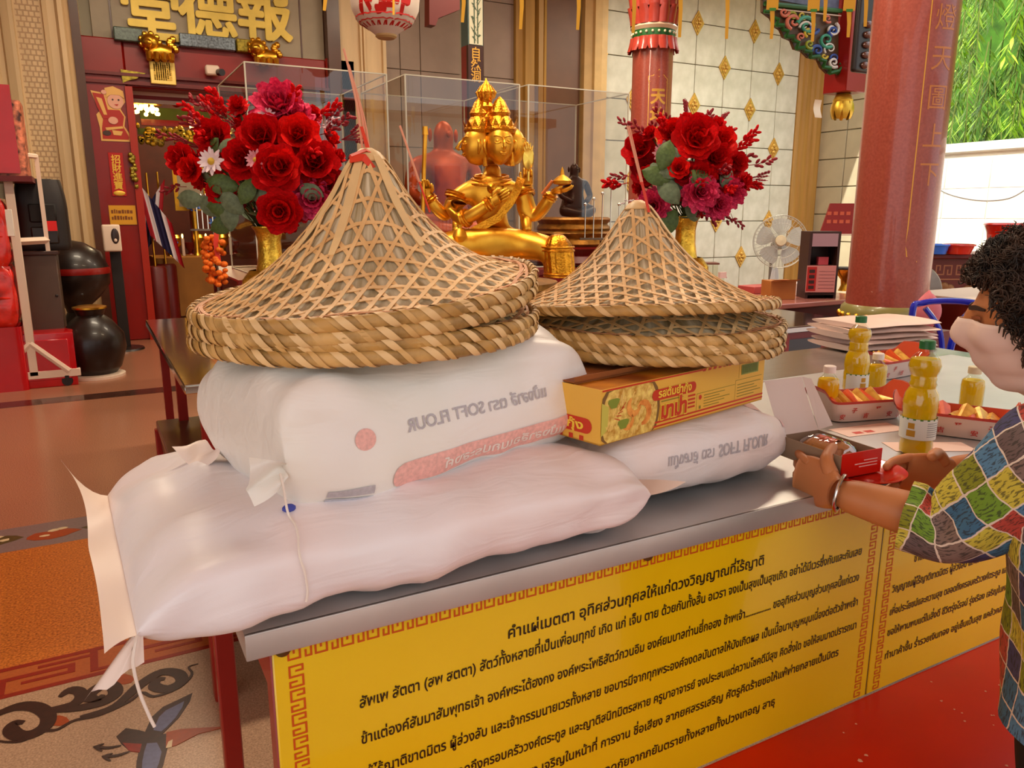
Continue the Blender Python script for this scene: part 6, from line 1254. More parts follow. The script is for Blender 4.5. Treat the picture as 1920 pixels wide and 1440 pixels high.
# dark drum and urn
p = at(140, 520, Y=8.2); t = thing('temple_bell', 'round dark bell-shaped drum beside the loudspeaker cabinet', 'drum', (p.x, 8.4, 0))
MB().lathe([(0, .33), (.10, .31), (.24, .22), (.30, .06), (.29, -.08), (.20, -.20), (.12, -.27), (.10, -.34), (.14, -.42), (.14, -.5)], 32, (p.x, 8.4, p.z)).build('drum_body', blkg, t); MB().lathe([(.302, .02), (.308, .05), (.300, .08)], 32, (p.x, 8.4, p.z), caps=False).build('drum_band', red_lac, t)
MB().lathe([(.12, 0), (.10, .03), (.08, p.z-.5)], 16, (p.x, 8.4, 0)).build('stand', blk, t)
p = at(176, 650, Y=7.2); t = thing('urn', 'large dark round urn on the floor in front of the cream pilaster', 'urn', (p.x, 7.35, 0))
MB().lathe([(.14, .01), (.20, .08), (.25, .24), (.24, .36), (.16, .47), (.10, .52), (.12, .57), (.10, .57)], 34, (p.x, 7.35, 0)).build('urn_body', blkg, t); MB().lathe([(.22, 0), (.22, .02), (.18, .03)], 24, (p.x, 7.35, 0)).build('urn_foot', whitepaint, t)
MB().lathe([(.10, .565), (.13, .575), (.13, .59), (.09, .60)], 24, (p.x, 7.35, 0)).build('urn_rim', gold, t)
b0, b1 = at(35, 735, z=0), at(148, 722, z=0); t = thing('red_crate', 'glossy red cube crate behind the white rack', 'crate', ((b0.x+b1.x)/2, b0.y+.35, 0)); zc2 = at(90, 628, Y=b0.y).z
MB().bx(b0.x+.02, b1.x, b0.y+.08, b0.y+.5, .0, zc2).build('crate_body', redlamp, t, bevel=.008, seg=2); MB().bx(b0.x+.06, b1.x-.04, b0.y+.072, b0.y+.08, .06, zc2-.05).build('front_face', redlamp, t, bevel=.004)
# hand sanitizer stand
p = at(232, 655, z=0); t = thing('sanitizer_stand', 'white hand-sanitizer dispenser on a black pole stand by the red door post', 'dispenser', p)
pz = at(209, 446, Y=p.y).z; px_ = at(209, 446, Y=p.y).x
MB().lathe([(0, .02), (.19, .018), (.20, 0)], 28, p).build('base_plate', blkg, t); MB().box((px_+.02, p.y+.03, pz/2), (.10, .03, pz)).build('pole', blk, t, bevel=.004)
D1 = MB().box((px_, p.y-.06, pz), (.16, .13, .26)).build('dispenser', whitepaint, t, bevel=.02, seg=3); MB().ball((px_+.03, p.y-.126, pz+.02), (.036, .008, .075), 14, 10).build('window', M('dark_window', (60, 46, 44), .2), D1); MB().ball((px_+.03, p.y-.134, pz-.02), (.014, .006, .016), 10, 8).build('drop_mark', whitepaint, D1)
# ---------------------------------------------------------------- on the door frame
YF = YB-.125
def fp(px, py, Y=YF): return at(px, py, Y=Y)
# gilt characters of the sign board
for ch_, cx, cy, lb in (('堂', 282, 20, 'gilt character over the door, the one nearest the cream pilaster with fretwork'), ('德', 388, 16, 'gilt character over the door, the middle one of three'), ('報', 496, 22, 'gilt character over the door, the one nearest the hanging lantern')):
    c = fp(cx, cy, YB-.05); g = fatten(text(ch_, None, .60, ext=.03), .016); h_ = [p.x for p in g.v]; 
    k = sum((min(h_), max(h_)))/2; put(g, (c.x-k, YB-.055, c.z-.235), (1, 0, .0), (0, 0, 1)); tag(g.build('gilt_character', M('gilt_letter', (222, 190, 88), .5, metal=.25, var=.12, scale=5), None, smooth=False), lb, 'lettering', 'gilt characters over the door')
# couplet strip
c0, c1 = fp(202, 286), fp(238, 368); t = thing('couplet_strip', 'red paper strip with gold characters on the door post', 'banner', ((c0.x+c1.x)/2, YF, c1.z))
P_ = MB().bx(c0.x, c1.x, YF-.006, YF-.001, c1.z, c0.z).build('strip', M('couplet_red', (186, 20, 16), .5), t, bevel=.002); cg = M('couplet_gold', (240, 190, 70), .35, metal=.4); hgt = (c0.z-c1.z)
for i, ch_ in enumerate('招財進寶'): put(fatten(text(ch_, None, hgt*.21), hgt*.004), ((c0.x+c1.x)/2-hgt*.105, YF-.0075, c0.z-hgt*(.225+.2*i)), (1, 0, 0), (0, 0, 1)).build('lettering', cg, P_, smooth=False)
mb = MB(); mb.ball(((c0.x+c1.x)/2, YF-.008, c1.z+hgt*.07), (hgt*.13, .006, hgt*.06), 14, 8); mb.build('gold_ingot', cg, P_)
# cut-out picture of a child holding a scroll
t = thing('cutout_picture', 'flat cut-out picture of a festive child in red and gold on the door post', 'decoration', fp(215, 215)); O = fp(215, 262); kx = (fp(245, 262).x-fp(185, 262).x)/60; kz = (fp(215, 165).z-O.z)/97
def cut(name, pts, mat, d, par=None): return MB().prism([((x-215)*kx, (262-y)*kz) for x, y in pts], .003, lambda x, z, dd: (O.x+x, YF-d-dd, O.z+z)).build(name, mat, par or t, smooth=False, fixn=True)
def ov(cx, cy, rx, ry, n=20): return [(cx+rx*cos(2*pi*k/n), cy+ry*sin(2*pi*k/n)) for k in range(n)]
goldp = M('print_gold', (232, 176, 92), .45); fleshp = M('print_flesh', (230, 166, 138), .5); redpp = M('print_red', (178, 36, 22), .5); darkp = M('print_dark', (70, 44, 34), .5)
cut('gold_outline', [(180, 172), (206, 176), (206, 166), (222, 162), (240, 170), (242, 190), (232, 204), (240, 218), (236, 236), (248, 256), (246, 265), (190, 265), (190, 240), (186, 216), (192, 210), (184, 186)], goldp, .001)
cut('robe', [(204, 206), (230, 206), (237, 218), (233, 236), (243, 256), (242, 261), (193, 261), (194, 240), (198, 222)], redpp, .004); cut('scroll', [(183, 176), (203, 178), (211, 222), (198, 224), (188, 200)], redpp, .008); cut('scroll_gold', [(189, 184), (199, 186), (206, 216), (200, 216)], goldp, .0115)
cut('face', ov(224, 190, 15, 14), fleshp, .008); cut('cap', [(207, 184), (210, 170), (222, 163), (236, 168), (241, 184), (232, 178), (216, 178)], goldp, .0115); cut('hand', ov(216, 226, 9, 7), fleshp, .0115); cut('hand', ov(204, 174, 5, 4), fleshp, .0115)
for x in (219, 230): cut('eye', ov(x, 187, 1.8, 1.8, 8), darkp, .0115)
cut('mouth', [(221, 196), (229, 195), (226, 199)], redpp, .0115); cut('sash', [(200, 240), (232, 236), (234, 240), (202, 245)], goldp, .0085); cut('boot', ov(202, 250, 8, 5), darkp, .0085); cut('ingot', [(212, 244), (232, 246), (228, 254), (214, 253)], goldp, .0085)
# square gilt plaque, flame ornament, notice and camera
a, b = fp(279, 114, YF-.05), fp(331, 160, YF-.05); t = thing('gilt_plaque', 'square gilt plaque with a maze seal hung on the red lintel', 'plaque', ((a.x+b.x)/2, YF, b.z)); pm_ = M('plaque_gold', (240, 206, 110), .45, metal=.3)
MB().bx(a.x, b.x, YF-.06, YF-.03, b.z, a.z).build('plaque_body', pm_, t, bevel=.006); sd = b.x-a.x; mb = MB(); rn = random.Random(4); pr_ = M('plaque_relief', (206, 160, 60), .45, metal=.4)
for k in range(9):
    z = b.z+sd*.16+k*(a.z-b.z-sd*.3)/8.5; mb.bx(a.x+sd*.15, b.x-sd*.15, YF-.064, YF-.06, z, z+.012)
    for j in range(8): x = a.x+sd*(.16+.085*j); mb.bx(x, x+.010, YF-.064, YF-.06, z, z+.05) if rn.random() < .6 else None
mb.build('seal_relief', pr_, t, smooth=False)
t = tag(MB().prism([((x-228)*kx, (155-y)*kz) for x, y in ((228, 131), (276, 135), (262, 142), (258, 146), (246, 149), (238, 152), (230, 156))], .03, lambda x, z, d: (fp(228, 155).x+x, YF-d, fp(228, 155).z+z)).build('flame_ornament', moss, None, fixn=True), 'gilt flame-shaped carving on the lintel beside the square plaque', 'ornament')
for i, (z_, n_) in enumerate(((392, 14), (408, 14))): pass
a, b = fp(203, 385), fp(257, 421); t = thing('notice', 'small yellow notice with brown print on the red door post', 'sign', ((a.x+b.x)/2, YF, b.z)); nb = MB().bx(a.x, b.x, YF-.006, YF-.001, b.z, a.z).build('notice_plate', M('notice_yellow', (226, 160, 36), .45), t)
rn = random.Random(9); nm = M('notice_brown', (130, 70, 20), .5)
for r_ in range(2):
    x = a.x+.02
    while x < b.x-.05: w_ = rn.uniform(.012, .03); z_ = a.z-(a.z-b.z)*(.42+.33*r_); MB().bx(x, x+w_, YF-.0072, YF-.006, z_, z_+rn.uniform(.03, .045)).build('print_mark', nm, nb, smooth=False); x += w_+.006
p = fp(404, 132, YF-.1); t = thing('security_camera', 'small white security camera on the red lintel', 'camera', p); MB().box((p.x-.03, p.y+.03, p.z), (.14, .10, .10)).build('camera_body', whitepaint, t, bevel=.015); MB().cyl((p.x+.03, p.y-.02, p.z-.02), (p.x+.05, p.y-.10, p.z-.03), .035, 14).build('lens', blkg, t); MB().bx(p.x-.06, p.x, p.y+.08, YB-.1, p.z-.03, p.z+.03).build('bracket', whitepaint, t)
# carved gilt strip beside the jamb
mb = MB(); rn = random.Random(2); a, b = fp(243, 290, YF-.03), fp(258, 350, YF-.03); rn = random.Random(1)
for k in range(24): mb.ball((rn.uniform(a.x, b.x), YF-.045, rn.uniform(b.z, a.z)), rn.uniform(.015, .03), 6, 5)
mb.build('gilt_carving', moss, D)
# ---------------------------------------------------------------- seen through the door
YI = 10.6
def ip(px, py, Y=YI): return at(px, py, Y=Y)
a, b = ip(245, 171), ip(440, 196); struct('trim_9', MB().bx(a.x-.6, b.x+1.2, YI-.9, YI-.7, ip(330, 190, YI-.9).z, ip(330, 172, YI-.9).z+.5), M('striped_beam', (170, 120, 100), .5)); 
for k, c_ in enumerate(((230, 200, 180), (140, 30, 24), (214, 196, 176))): z = ip(330, 176+7*k, YI-.91).z; struct('trim_10', MB().bx(a.x-.6, b.x+1.2, YI-.92, YI-.9, z-.04, z), M('beam_paint%d' % k, c_, .5))
t = thing('carved_valance', 'green and gilt carved valance inside the temple door', 'carving', ip(330, 255)); mb = MB(); rn = random.Random(8)
a, b = ip(258, 240), ip(470, 276)
mb.bx(a.x, b.x, YI, YI+.04, b.z+.1, a.z); mb.build('valance_board', M('valance_green', (66, 88, 26), .5, var=.4, scale=8), t)
mb = MB()
for k in range(170): mb.ball((rn.uniform(a.x, b.x), YI-.03, rn.uniform(b.z, a.z)+.03*sin(k)), (rn.uniform(.02, .05), .03, rn.uniform(.02, .05)), 6, 5)
tag(mb.build('carved_leaf', moss, t), kind='stuff'); 
a, b = ip(262, 198), ip(455, 238); MB().bx(a.x, b.x, YI+.1, YI+.14, b.z, a.z).build('green_board', M('green_panel', (70, 104, 34), .5, var=.2, scale=3), t); MB().bx(a.x, b.x, YI+.05, YI+.1, b.z-.03, b.z+.04).build('red_rail', red_lac, t)
warm = M('warm_lamp_glow', (255, 206, 110), .5, emit=6); t = thing('chandelier', 'glowing crystal chandelier inside the temple door', 'lamp', ip(268, 208, YI-.3)); c = ip(268, 208, YI-.3)
for k in range(34): a_ = k*2.4; r = .19*sqrt(k/34); MB().ball((c.x+r*cos(a_), c.y+.05*sin(k), c.z+.10-r*.5+.05*sin(k*1.7)), .024, 6, 5).build('bulb', warm, t)
MB().lathe([(.02, .4), (.03, .16), (.22, .13), (.24, .10), (.20, .07)], 20, c).build('chandelier_frame', gold, t)
c = ip(365, 238, YI-.2); t = thing('pendant_lamp', 'small glowing yellow pendant lamp inside the temple door', 'lamp', c); MB().ball(c, (.06, .06, .05), 12, 8).build('bulb', warm, t); MB().cyl((c.x, c.y, c.z+.04), (c.x, c.y, c.z+.6), .008, 6).build('cord', gold, t); MB().lathe([(.03, .09), (.10, .05), (.11, .02)], 14, c, caps=False).build('shade', gold, t)
c = ip(330, 187, YI-.55); tag(MB().ball(c, (.075, .075, .085), 14, 10).cyl((c.x, c.y, c.z+.08), (c.x, c.y, c.z+.5), .01, 6).build('pompom', M('pompom_red', (150, 12, 14), .8, bump=.5, bscale=60), None), 'dark red pompom hanging inside the temple door', 'decoration')
# flags
fw, frd, fb = M('flag_white', (226, 214, 216), .7), M('flag_red', (170, 16, 32), .7), M('flag_blue', (40, 34, 76), .7)
for i, (px, py, lb) in enumerate(((281, 395, 'furled striped flag inside the door, beside the door jamb'), (301, 390, 'furled striped flag inside the door, nearer the picture frame'))):
    c = ip(px, py, 9.95+.4*i); t = thing('flag', lb, 'flag', (c.x, c.y, 0), 0, 'striped flags'); MB().cyl((c.x, c.y+.03, .75), (c.x, c.y+.03, c.z+.42), .012, 8).build('flag_pole', gold, t)
    MB().lathe([(.12, .0), (.12, .72), (.10, .75)], 14, (c.x, c.y+.03, 0)).build('flag_stand', dark_red, t)
    for k, m_ in enumerate((frd, fw, fb, fb, fw, frd)):
        s = (-1)**i
        MB().grid(lambda u, v: V((c.x-.02+s*(.055*(k+u)-.16*(1-v)*.6), c.y-.02+.025*sin(3*(k+u)*2), c.z+.34-.62*v-.08*(k+u)*(1-.2*v)-.0)), 3, 8).build('stripe', m_, t, sharp=180)
a, b = ip(321, 306, 11.2), ip(392, 395, 11.2); t = thing('picture_frame', 'gold-framed picture inside the temple door behind the bouquet', 'picture', ((a.x+b.x)/2, 11.2, b.z)); e = .05
MB().bx(a.x, a.x+e, 11.18, 11.22, b.z, a.z).bx(b.x-e, b.x, 11.18, 11.22, b.z, a.z).bx(a.x+e, b.x-e, 11.18, 11.22, b.z, b.z+e).bx(a.x+e, b.x-e, 11.18, 11.22, a.z-e, a.z).build('frame', gold, t); MB().bx(a.x+e, b.x-e, 11.2, 11.21, b.z+e, a.z-e).build('picture', M('old_picture', (140, 124, 110), .4, var=.3, scale=3), t); MB().bx((a.x+b.x)/2-.03, (a.x+b.x)/2+.03, 11.22, 11.3, .0, a.z).build('easel', dark_red, t)
a, b = ip(288, 485, 10.4), ip(420, 585, 10.4); t = thing('cloth_table', 'table inside the door draped to the floor in olive yellow cloth', 'table', ((a.x+b.x)/2, 10.8, 0))
MB().grid(lambda u, v: V((a.x+(b.x-a.x)*(.5+.5*cos(2*pi*u)*1.0)+0, 10.9+.45*sin(2*pi*u)+.012*sin(36*pi*u)*v, a.z-(a.z-.08)*v)) if False else V(((a.x+b.x)/2+(b.x-a.x)/2*(1.0+.02*sin(40*pi*u)*v)*max(-1, min(1, 1.35*cos(2*pi*u))), 10.85+.45*max(-1, min(1, 1.35*sin(2*pi*u))), a.z-(a.z-.10)*v)), 120, 6, cu=True).build('table_cloth', M('olive_cloth', (150, 98, 34), .7, var=.12, scale=4), t, sharp=180); MB().bx(a.x+.02, b.x-.02, 10.42, 11.28, a.z-.03, a.z).build('table_top', M('olive_cloth', 0), t)
for x in (a.x+.08, b.x-.08): MB().cyl((x, 10.5, 0), (x, 10.5, .12), .025, 8).build('leg', blk, t)
rn = random.Random(6)
for i in range(12):
    c = ip(318+11*i, rn.uniform(380, 470), 10.95+.3*(i % 2)); k = i % 4; nth = (', nearest the flags', ', second from the flags', ', third from the flags')[i//4]
    nm, lb = (('flower_offering', 'blue flower offering on the draped table inside the temple door'), ('gilt_vessel', 'gilt vessel on the draped table inside the temple door'), ('candle', 'lit white candle on the draped table inside the temple door'), ('lacquer_cup', 'dark red lacquer cup on the draped table inside the temple door'))[k]
    z = a.z; t = thing(nm, lb.replace(' on the draped table inside the temple door', ' on the draped table inside the door')+nth, ('flowers', 'vessel', 'candle', 'cup')[k], (c.x, c.y, z), 0, ('blue flower offerings', 'gilt vessels', 'candles', 'lacquer cups')[k])
    if k == 0:
        MB().lathe([(.05, 0), (.03, .05), (.05, c.z-z-.05)], 12).build('pot', gold, t, world=False); link('carnation', multi(CAR).mesh('carnation', M('petal_blue', (60, 96, 170), .6)), t, T(0, 0, max(.08, c.z-z-.03), s=.10, rx=1.0))
    elif k == 1: MB().lathe([(.07, 0), (.03, .04), (.03, .08), (.09, .14), (.10, .22), (.07, .26)], 18).build('vessel_body', gold, t, world=False)
    elif k == 2: MB().cyl((0, 0, 0), (0, 0, .22), .02, 10).build('wax', whitepaint, t, world=False); MB().ball((0, 0, .25), (.012, .012, .03), 8, 6).build('flame', warm, t, world=False)
    else: MB().lathe([(.05, 0), (.02, .03), (.06, .10), (.065, .16), (.055, .16)], 16).build('cup_body', dark_red, t, world=False)
p = at(402, 480, D=5.1); t = thing('marigold_garland', 'orange garland hanging under the rack of pins', 'garland', p); rn = random.Random(12); gm = M('marigold', (236, 110, 14), .7, var=.2, scale=30, bump=.4, bscale=60)
gs = [MB().ball((0, 0, 0), (.026, .026, .022), 8, 6).mesh('marigold', gm)]
for k in range(48): link('marigold', gs[0], t, Matrix.Translation(V((rn.uniform(-.06, .06), rn.uniform(-.04, .04), .12-.0065*k))) @ Matrix.Scale(rn.uniform(.7, 1), 4))
MB().ribbon([V(p)+V((.03, 0, .18)), V(p)+V((.01, -.03, .08)), V(p)+V((.02, -.03, -.04))], .03, (0, -1, 0), .002).build('red_ribbon', M('ribbon_red', (210, 50, 30), .5), t)
# ================================================================ PILLARS, RIGHT BACKGROUND
pil = M('pillar_red', (150, 66, 52), .3, var=.05, scale=60, col2=(160, 76, 60), coat=.3); cap_r = M('lotus_red', (176, 62, 48), .28, var=.15, scale=6, coat=.3); olive = M('olive_stone', (132, 122, 66), .35, var=.1, scale=5, coat=.2); engr = M('engraved_gold', (222, 164, 66), .4, metal=.3); cgreen = M('carved_green', (30, 92, 36), .4, var=.15, scale=5)
c = at(1660, 575, D=5.25); BC = V((c.x, c.y, 0)); br = .5*(at(1730, 575, D=5.25)-at(1590, 575, D=5.25)).length
zb = at(1660, 583, D=5.0).z; zb2 = at(1660, 612, D=5.0).z
t = thing('pillar', 'big red stone pillar with faint gold engraving and a studded olive base', 'pillar', BC)
MB().lathe([(br, zb), (br*.995, 1.5), (br*.985, 4.5)], 64, BC).build('shaft', pil, t); MB().lathe([(br*1.02, zb+.02), (br*1.10, zb), (br*1.13, (zb+zb2)/2), (br*1.10, zb2), (br*1.04, zb2-.02)], 64, BC).build('studded_ring', olive, t)
MB().lathe([(br*1.10, zb2-.01), (br*1.13, zb2-.10), (br*1.20, .35), (br*1.25, .12), (br*1.25, 0)], 64, BC).build('plinth', olive, t)
std = MB().ball((0, 0, 0), (.020, .020, .020), 10, 7).mesh('stud', gold)
for k in range(26): link('stud', std, t, Matrix.Translation(BC+V((br*1.125*cos(2*pi*k/26), br*1.125*sin(2*pi*k/26), (zb+zb2)/2))), True)
def on_shaft(C, r, ang, z, lift=.001): return V((C.x+(r+lift)*sin(ang), C.y-(r+lift)*cos(ang), z))
def engrave(C, r, chars, ang, z, size, gap, parent, mat, bold=.0):
    for i, ch_ in enumerate(chars):
        g = refine(fatten(text(ch_, None, size), .006) if bold else text(ch_, None, size), .03); k = .5*size; g.v = [on_shaft(C, r, ang+(p.x-k)/r, z-gap*i+p.y, .0012) for p in g.v]; g.build('lettering', mat, parent, smooth=False)
def view_ang(C): d = V((0, 0, 0))-C; return atan2(d.x, -d.y)
va = view_ang(BC); aR = va+R(43); zz = lambda py: at(1745, py, D=5.05).z
engrave(BC, br*.992, '燈天圖上下', aR, zz(55), .16, (zz(40)-zz(345))/4.2, t, M('engraved_faint', (196, 122, 62), .4, metal=.2), .0)
MB().ribbon([on_shaft(BC, br*.992, aR-.42, z_) for z_ in (4.4, 3, 2, zz(460))]+[on_shaft(BC, br*.995, aR-.38, zz(480)), on_shaft(BC, br*.995, aR-.1, zz(490)), on_shaft(BC, br*.995, aR+.2, zz(480))], .007, lambda p: (p-V((BC.x, BC.y, p.z))).normalized()).build('engraved_line', engr, t, smooth=False)
SC_ = at(1217, 300, D=8.8); SC_ = V((SC_.x, SC_.y, 0)); sr = .5*(at(1254, 200, D=8.8)-at(1180, 200, D=8.8)).length
t = thing('pillar', 'smaller red pillar with lotus petal collars and gold characters behind the magenta bouquet', 'pillar', SC_); zc_ = lambda py: at(1217, py, D=8.6).z
MB().lathe([(sr*1.3, 0), (sr*1.3, .4), (sr, .5), (sr, zc_(60)), (sr*1.0, 4.5)], 48, SC_).build('shaft', pil, t)
MB().lathe([(sr*1.04, zc_(66)), (sr*1.06, zc_(58)), (sr*1.04, zc_(50))], 48, SC_, caps=False).build('green_band', cgreen, t)
for k in range(22): MB().ball(SC_+V((sr*1.07*cos(2*pi*k/22), sr*1.07*sin(2*pi*k/22), zc_(58))), .014, 8, 5).build('pearl', M('pearl_white', (240, 226, 190), .3), t)
MB().lathe([(sr*1.06, zc_(52)), (sr*1.16, zc_(46)), (sr*1.10, zc_(40))], 48, SC_, caps=False).build('pale_band', M('pale_band', (222, 190, 160), .4), t)
def petals(z0, z1, r0, r1, n, flip=1):
    w = 2*pi/n*.56
    pm2 = MB().grid(lambda u, v: V(((r0+(r1-r0)*v**1.5+.018*sin(pi*u))*cos((2*u-1)*w*(1-.35*max(0, v-.6)/.4)), (r0+(r1-r0)*v**1.5+.018*sin(pi*u))*sin((2*u-1)*w*(1-.35*max(0, v-.6)/.4)), z0+(z1-z0)*v)), 8, 8).mesh('petal', cap_r, sharp=180)
    for k in range(n): link('petal', pm2, t, Matrix.Translation(SC_) @ Matrix.Rotation(2*pi*k/n, 4, 'Z'), True)
petals(zc_(66), zc_(92), sr*1.08, sr*1.22, 14); petals(zc_(42), zc_(8), sr*1.10, sr*1.26, 14); petals(zc_(10), zc_(-30), sr*1.15, sr*1.34, 14)
va2 = view_ang(SC_); aS = va2+R(20); engrave(SC_, sr, '天地平', aS, zc_(192), .17, (zc_(170)-zc_(245))/2.1, t, engr, .01)
def gl(pts, w): MB().ribbon([on_shaft(SC_, sr, aS+a, z) for a, z in pts], w, lambda p: (p-V((SC_.x, SC_.y, p.z))).normalized()).build('engraved_line', engr, t, smooth=False)
gl([(-.48, zc_(300)), (-.48, zc_(155)), (-.52, zc_(150)), (-.52, zc_(143)), (-.3, zc_(142)), (0, zc_(130)), (.3, zc_(142)), (.5, zc_(148)), (.48, zc_(155)), (.48, zc_(300))], .008); gl([(-.46, zc_(153)), (0, zc_(143)), (.46, zc_(153))], .006)
# square post with painted bamboo panel
a, b = at(878, 90, Y=8.2), at(906, 90, Y=8.2); w_ = b.x-a.x; t = thing('painted_post', 'dark square post with a painted bamboo panel and gold characters', 'post', (a.x+w_/2, 8.3, 0)); zq = lambda py: at(892, py, Y=8.2).z
MB().bx(a.x, b.x, 8.2, 8.2+w_, 0, zq(85)).build('lower_post', M('post_brown', (58, 30, 22), .4), t); MB().bx(a.x, b.x, 8.2, 8.2+w_, zq(85), 4.5).build('upper_post', M('post_teal', (80, 104, 100), .45), t)
MB().bx(a.x-.001, a.x, 8.2+.05, 8.2+w_, 0, zq(85)).build('red_side', red_lac, t)
pb = MB().bx(a.x+.01, b.x-.01, 8.19, 8.2, zq(84), zq(-10)).build('bamboo_panel', M('bamboo_ground', (200, 194, 166), .5), t); bg = M('painted_bamboo', (62, 80, 56), .5); xm = (a.x+b.x)/2
for sx in (-.02, .02): MB().bx(xm+sx-.006, xm+sx+.006, 8.186, 8.19, zq(82), zq(0)).build('bamboo_stem', bg, pb)
rn = random.Random(3)
for k in range(16): z_ = zq(78)+(zq(2)-zq(78))*k/16; d_ = rn.choice((-1, 1)); x_ = xm+rn.uniform(-.02, .02); MB().prism([(0, 0), (.03*d_, .05), (.055*d_, .04+.05*rn.random()), (.02*d_, .015)], 0, lambda x, z, d: (x_+x, 8.185, z_+z)).build('bamboo_leaf', bg, pb, smooth=False)
for i, ch_ in enumerate('自然洞'): put(text(ch_, None, .13, bold=.01), (xm-.065, 8.198, zq(108+22*i)), (1, 0, 0), (0, 0, 1)).build('lettering', engr, t, smooth=False)
# hanging red post with carved bracket and gilt lotus
YP = 5.6; a, b = at(1586, 170, Y=YP), at(1622, 170, Y=YP); zp = a.z; t = thing('hanging_post', 'short red hanging post ending in a gilt lotus bud with a painted carved bracket', 'post', ((a.x+b.x)/2, YP+.1, zp))
MB().bx(a.x, b.x, YP, YP+(b.x-a.x), zp, 4.5).build('post_body', M('post_red', (150, 22, 18), .35, coat=.2), t, bevel=.006)
cx_, cy_ = (a.x+b.x)/2, YP+(b.x-a.x)/2; zl = at(1575, 222, Y=YP).z; hh = zp-zl
MB().lathe([(.0, 0), (.03, .02*hh/.2), (.085, .45*hh), (.10, .75*hh), (.07, .96*hh), (.06, hh)], 24, (cx_, cy_, zl)).build('lotus_bud', gold_flat, t)
lp = MB().grid(lambda u, v: V(((.03+.085*sin(pi*(.15+.6*v)))*cos((2*u-1)*.4*(1-.6*abs(2*v-1))), (.03+.085*sin(pi*(.15+.6*v)))*sin((2*u-1)*.4*(1-.6*abs(2*v-1))), hh*(.9-.85*v))), 5, 6).mesh('lotus_petal', gold_flat, sharp=180)
for k in range(9): link('lotus_petal', lp, t, Matrix.Translation((cx_, cy_, zl)) @ Matrix.Rotation(2*pi*k/9, 4, 'Z'), True)
MB().lathe([(.075, hh), (.09, hh+.02), (.075, hh+.04)], 20, (cx_, cy_, zl)).build('green_collar', cgreen, t)
p = at(1541, 203, Y=YP); MB().grid(lambda u, v: V((p.x+.10*(u-.5)+.012*sin(6*v), YP+.05+.02*sin(5*v), p.z+.085-.17*v)), 4, 8).build('paper_scrap', M('paper_scrap', (226, 206, 180), .6), t, sharp=180)
YC = YP+(b.x-a.x)*.45
def bp(px, py, dy=0): q_ = at(px, py, Y=YC); return V((q_.x, YC-dy, q_.z))
out = [(1430, -20), (1430, 22), (1446, 34), (1452, 48), (1464, 56), (1470, 70), (1484, 76), (1490, 92), (1504, 96), (1516, 108), (1534, 112), (1540, 126), (1552, 138), (1567, 138), (1572, 120), (1572, -20)]
MB().prism([(p[0], p[1]) for p in out], .03, lambda x, y, d: bp(x, y, -d)).build('bracket_back', M('bracket_brown', (84, 58, 30), .5), t, smooth=False, fixn=True)
mb = MB()
for i in range(1, len(out)-2): mb.tube([bp(*out[i], .02), bp((out[i][0]+out[i+1][0])/2+3, (out[i][1]+out[i+1][1])/2-3, .05), bp(*out[i+1], .02)], .020, 7)
mb.build('green_scalloped_edge', cgreen, t); MB().tube([bp(1430, 8, .03), bp(1572, 22, .03)], .022, 8).build('green_rail', cgreen, t); MB().tube([bp(1440, 17, .03), bp(1572, 31, .03)], .006, 6).build('white_line', whitepaint, t)
mb = MB(); z1_ = bp(1500, -14); MB().bx(bp(1380, 0).x, bp(1572, 0).x, YC-.01, YC+.03, bp(1500, 8).z, 4.5).build('painted_beam', M('beam_blue', (92, 96, 120), .5, var=.3, scale=14), t)
sw = {k: M('swirl_'+k, c_, .4) for k, c_ in dict(pink=(214, 120, 96), blue=(50, 78, 150), teal=(60, 150, 120), white=(226, 220, 210), yellow=(206, 180, 50), lime=(150, 160, 40)).items()}
def swirl(cx, cy, r, a0, turns, col, w, dirn=1):
    pts = [];
    for k in range(19): f = k/18; rr = r*(1-.85*f); an = a0+dirn*turns*2*pi*f; pts.append(bp(cx+rr*cos(an), cy+rr*sin(an), .03))
    MB().tube(pts, [w*(1-.5*k/18) for k in range(19)], 7).build('carved_swirl', sw[col], t)
for s in ((1466, 24, 9, 0, 1.2, 'pink', .016), (1484, 42, 15, 2, 1.3, 'pink', .020), (1482, 32, 10, 3, 1, 'lime', .014), (1508, 50, 19, 3.4, 1.3, 'teal', .022), (1508, 54, 14, 3.2, 1.2, 'white', .012), (1520, 56, 10, 0, 1.2, 'blue', .018), (1512, 62, 9, 2, 1.2, 'yellow', .014), (1556, 56, 13, -1, 1.3, 'white', .016), (1558, 60, 10, 2, 1.2, 'blue', .018), (1546, 76, 15, 1, 1.2, 'teal', .018), (1552, 92, 12, 2.4, 1.2, 'white', .010), (1528, 96, 11, 3, 1.2, 'blue', .018), (1514, 84, 9, 1, 1.2, 'lime', .016), (1498, 70, 8, 2, 1.2, 'pink', .012), (1559, 118, 10, 1, 1.3, 'white', .016), (1560, 110, 8, 3, 1.2, 'blue', .012), (1541, 106, 6, 0, 1, 'yellow', .012), (1500, 30, 9, 0, 1.1, 'yellow', .012), (1548, 36, 8, 1, 1.1, 'pink', .012)): swirl(*s)
# dark glazed scroll panel beside the pillar
a, b = at(1602, 134, Y=5.0), at(1640, 28, Y=5.0); t = thing('glazed_panel', 'dark glazed scroll panel hanging beside the big pillar', 'panel', ((a.x+b.x)/2, 5.0, a.z)); MB().bx(a.x, b.x+.1, 5.0, 5.06, a.z, 4.5).build('panel_body', blkg, t, bevel=.03, seg=3)
for k in range(5): MB().ball(((a.x+b.x)/2+.02, 4.99, a.z+.06+.085*k), (.05, .03, .032), 12, 8).build('glazed_boss', M('brown_glaze', (96, 58, 46), .12, coat=.8), t)
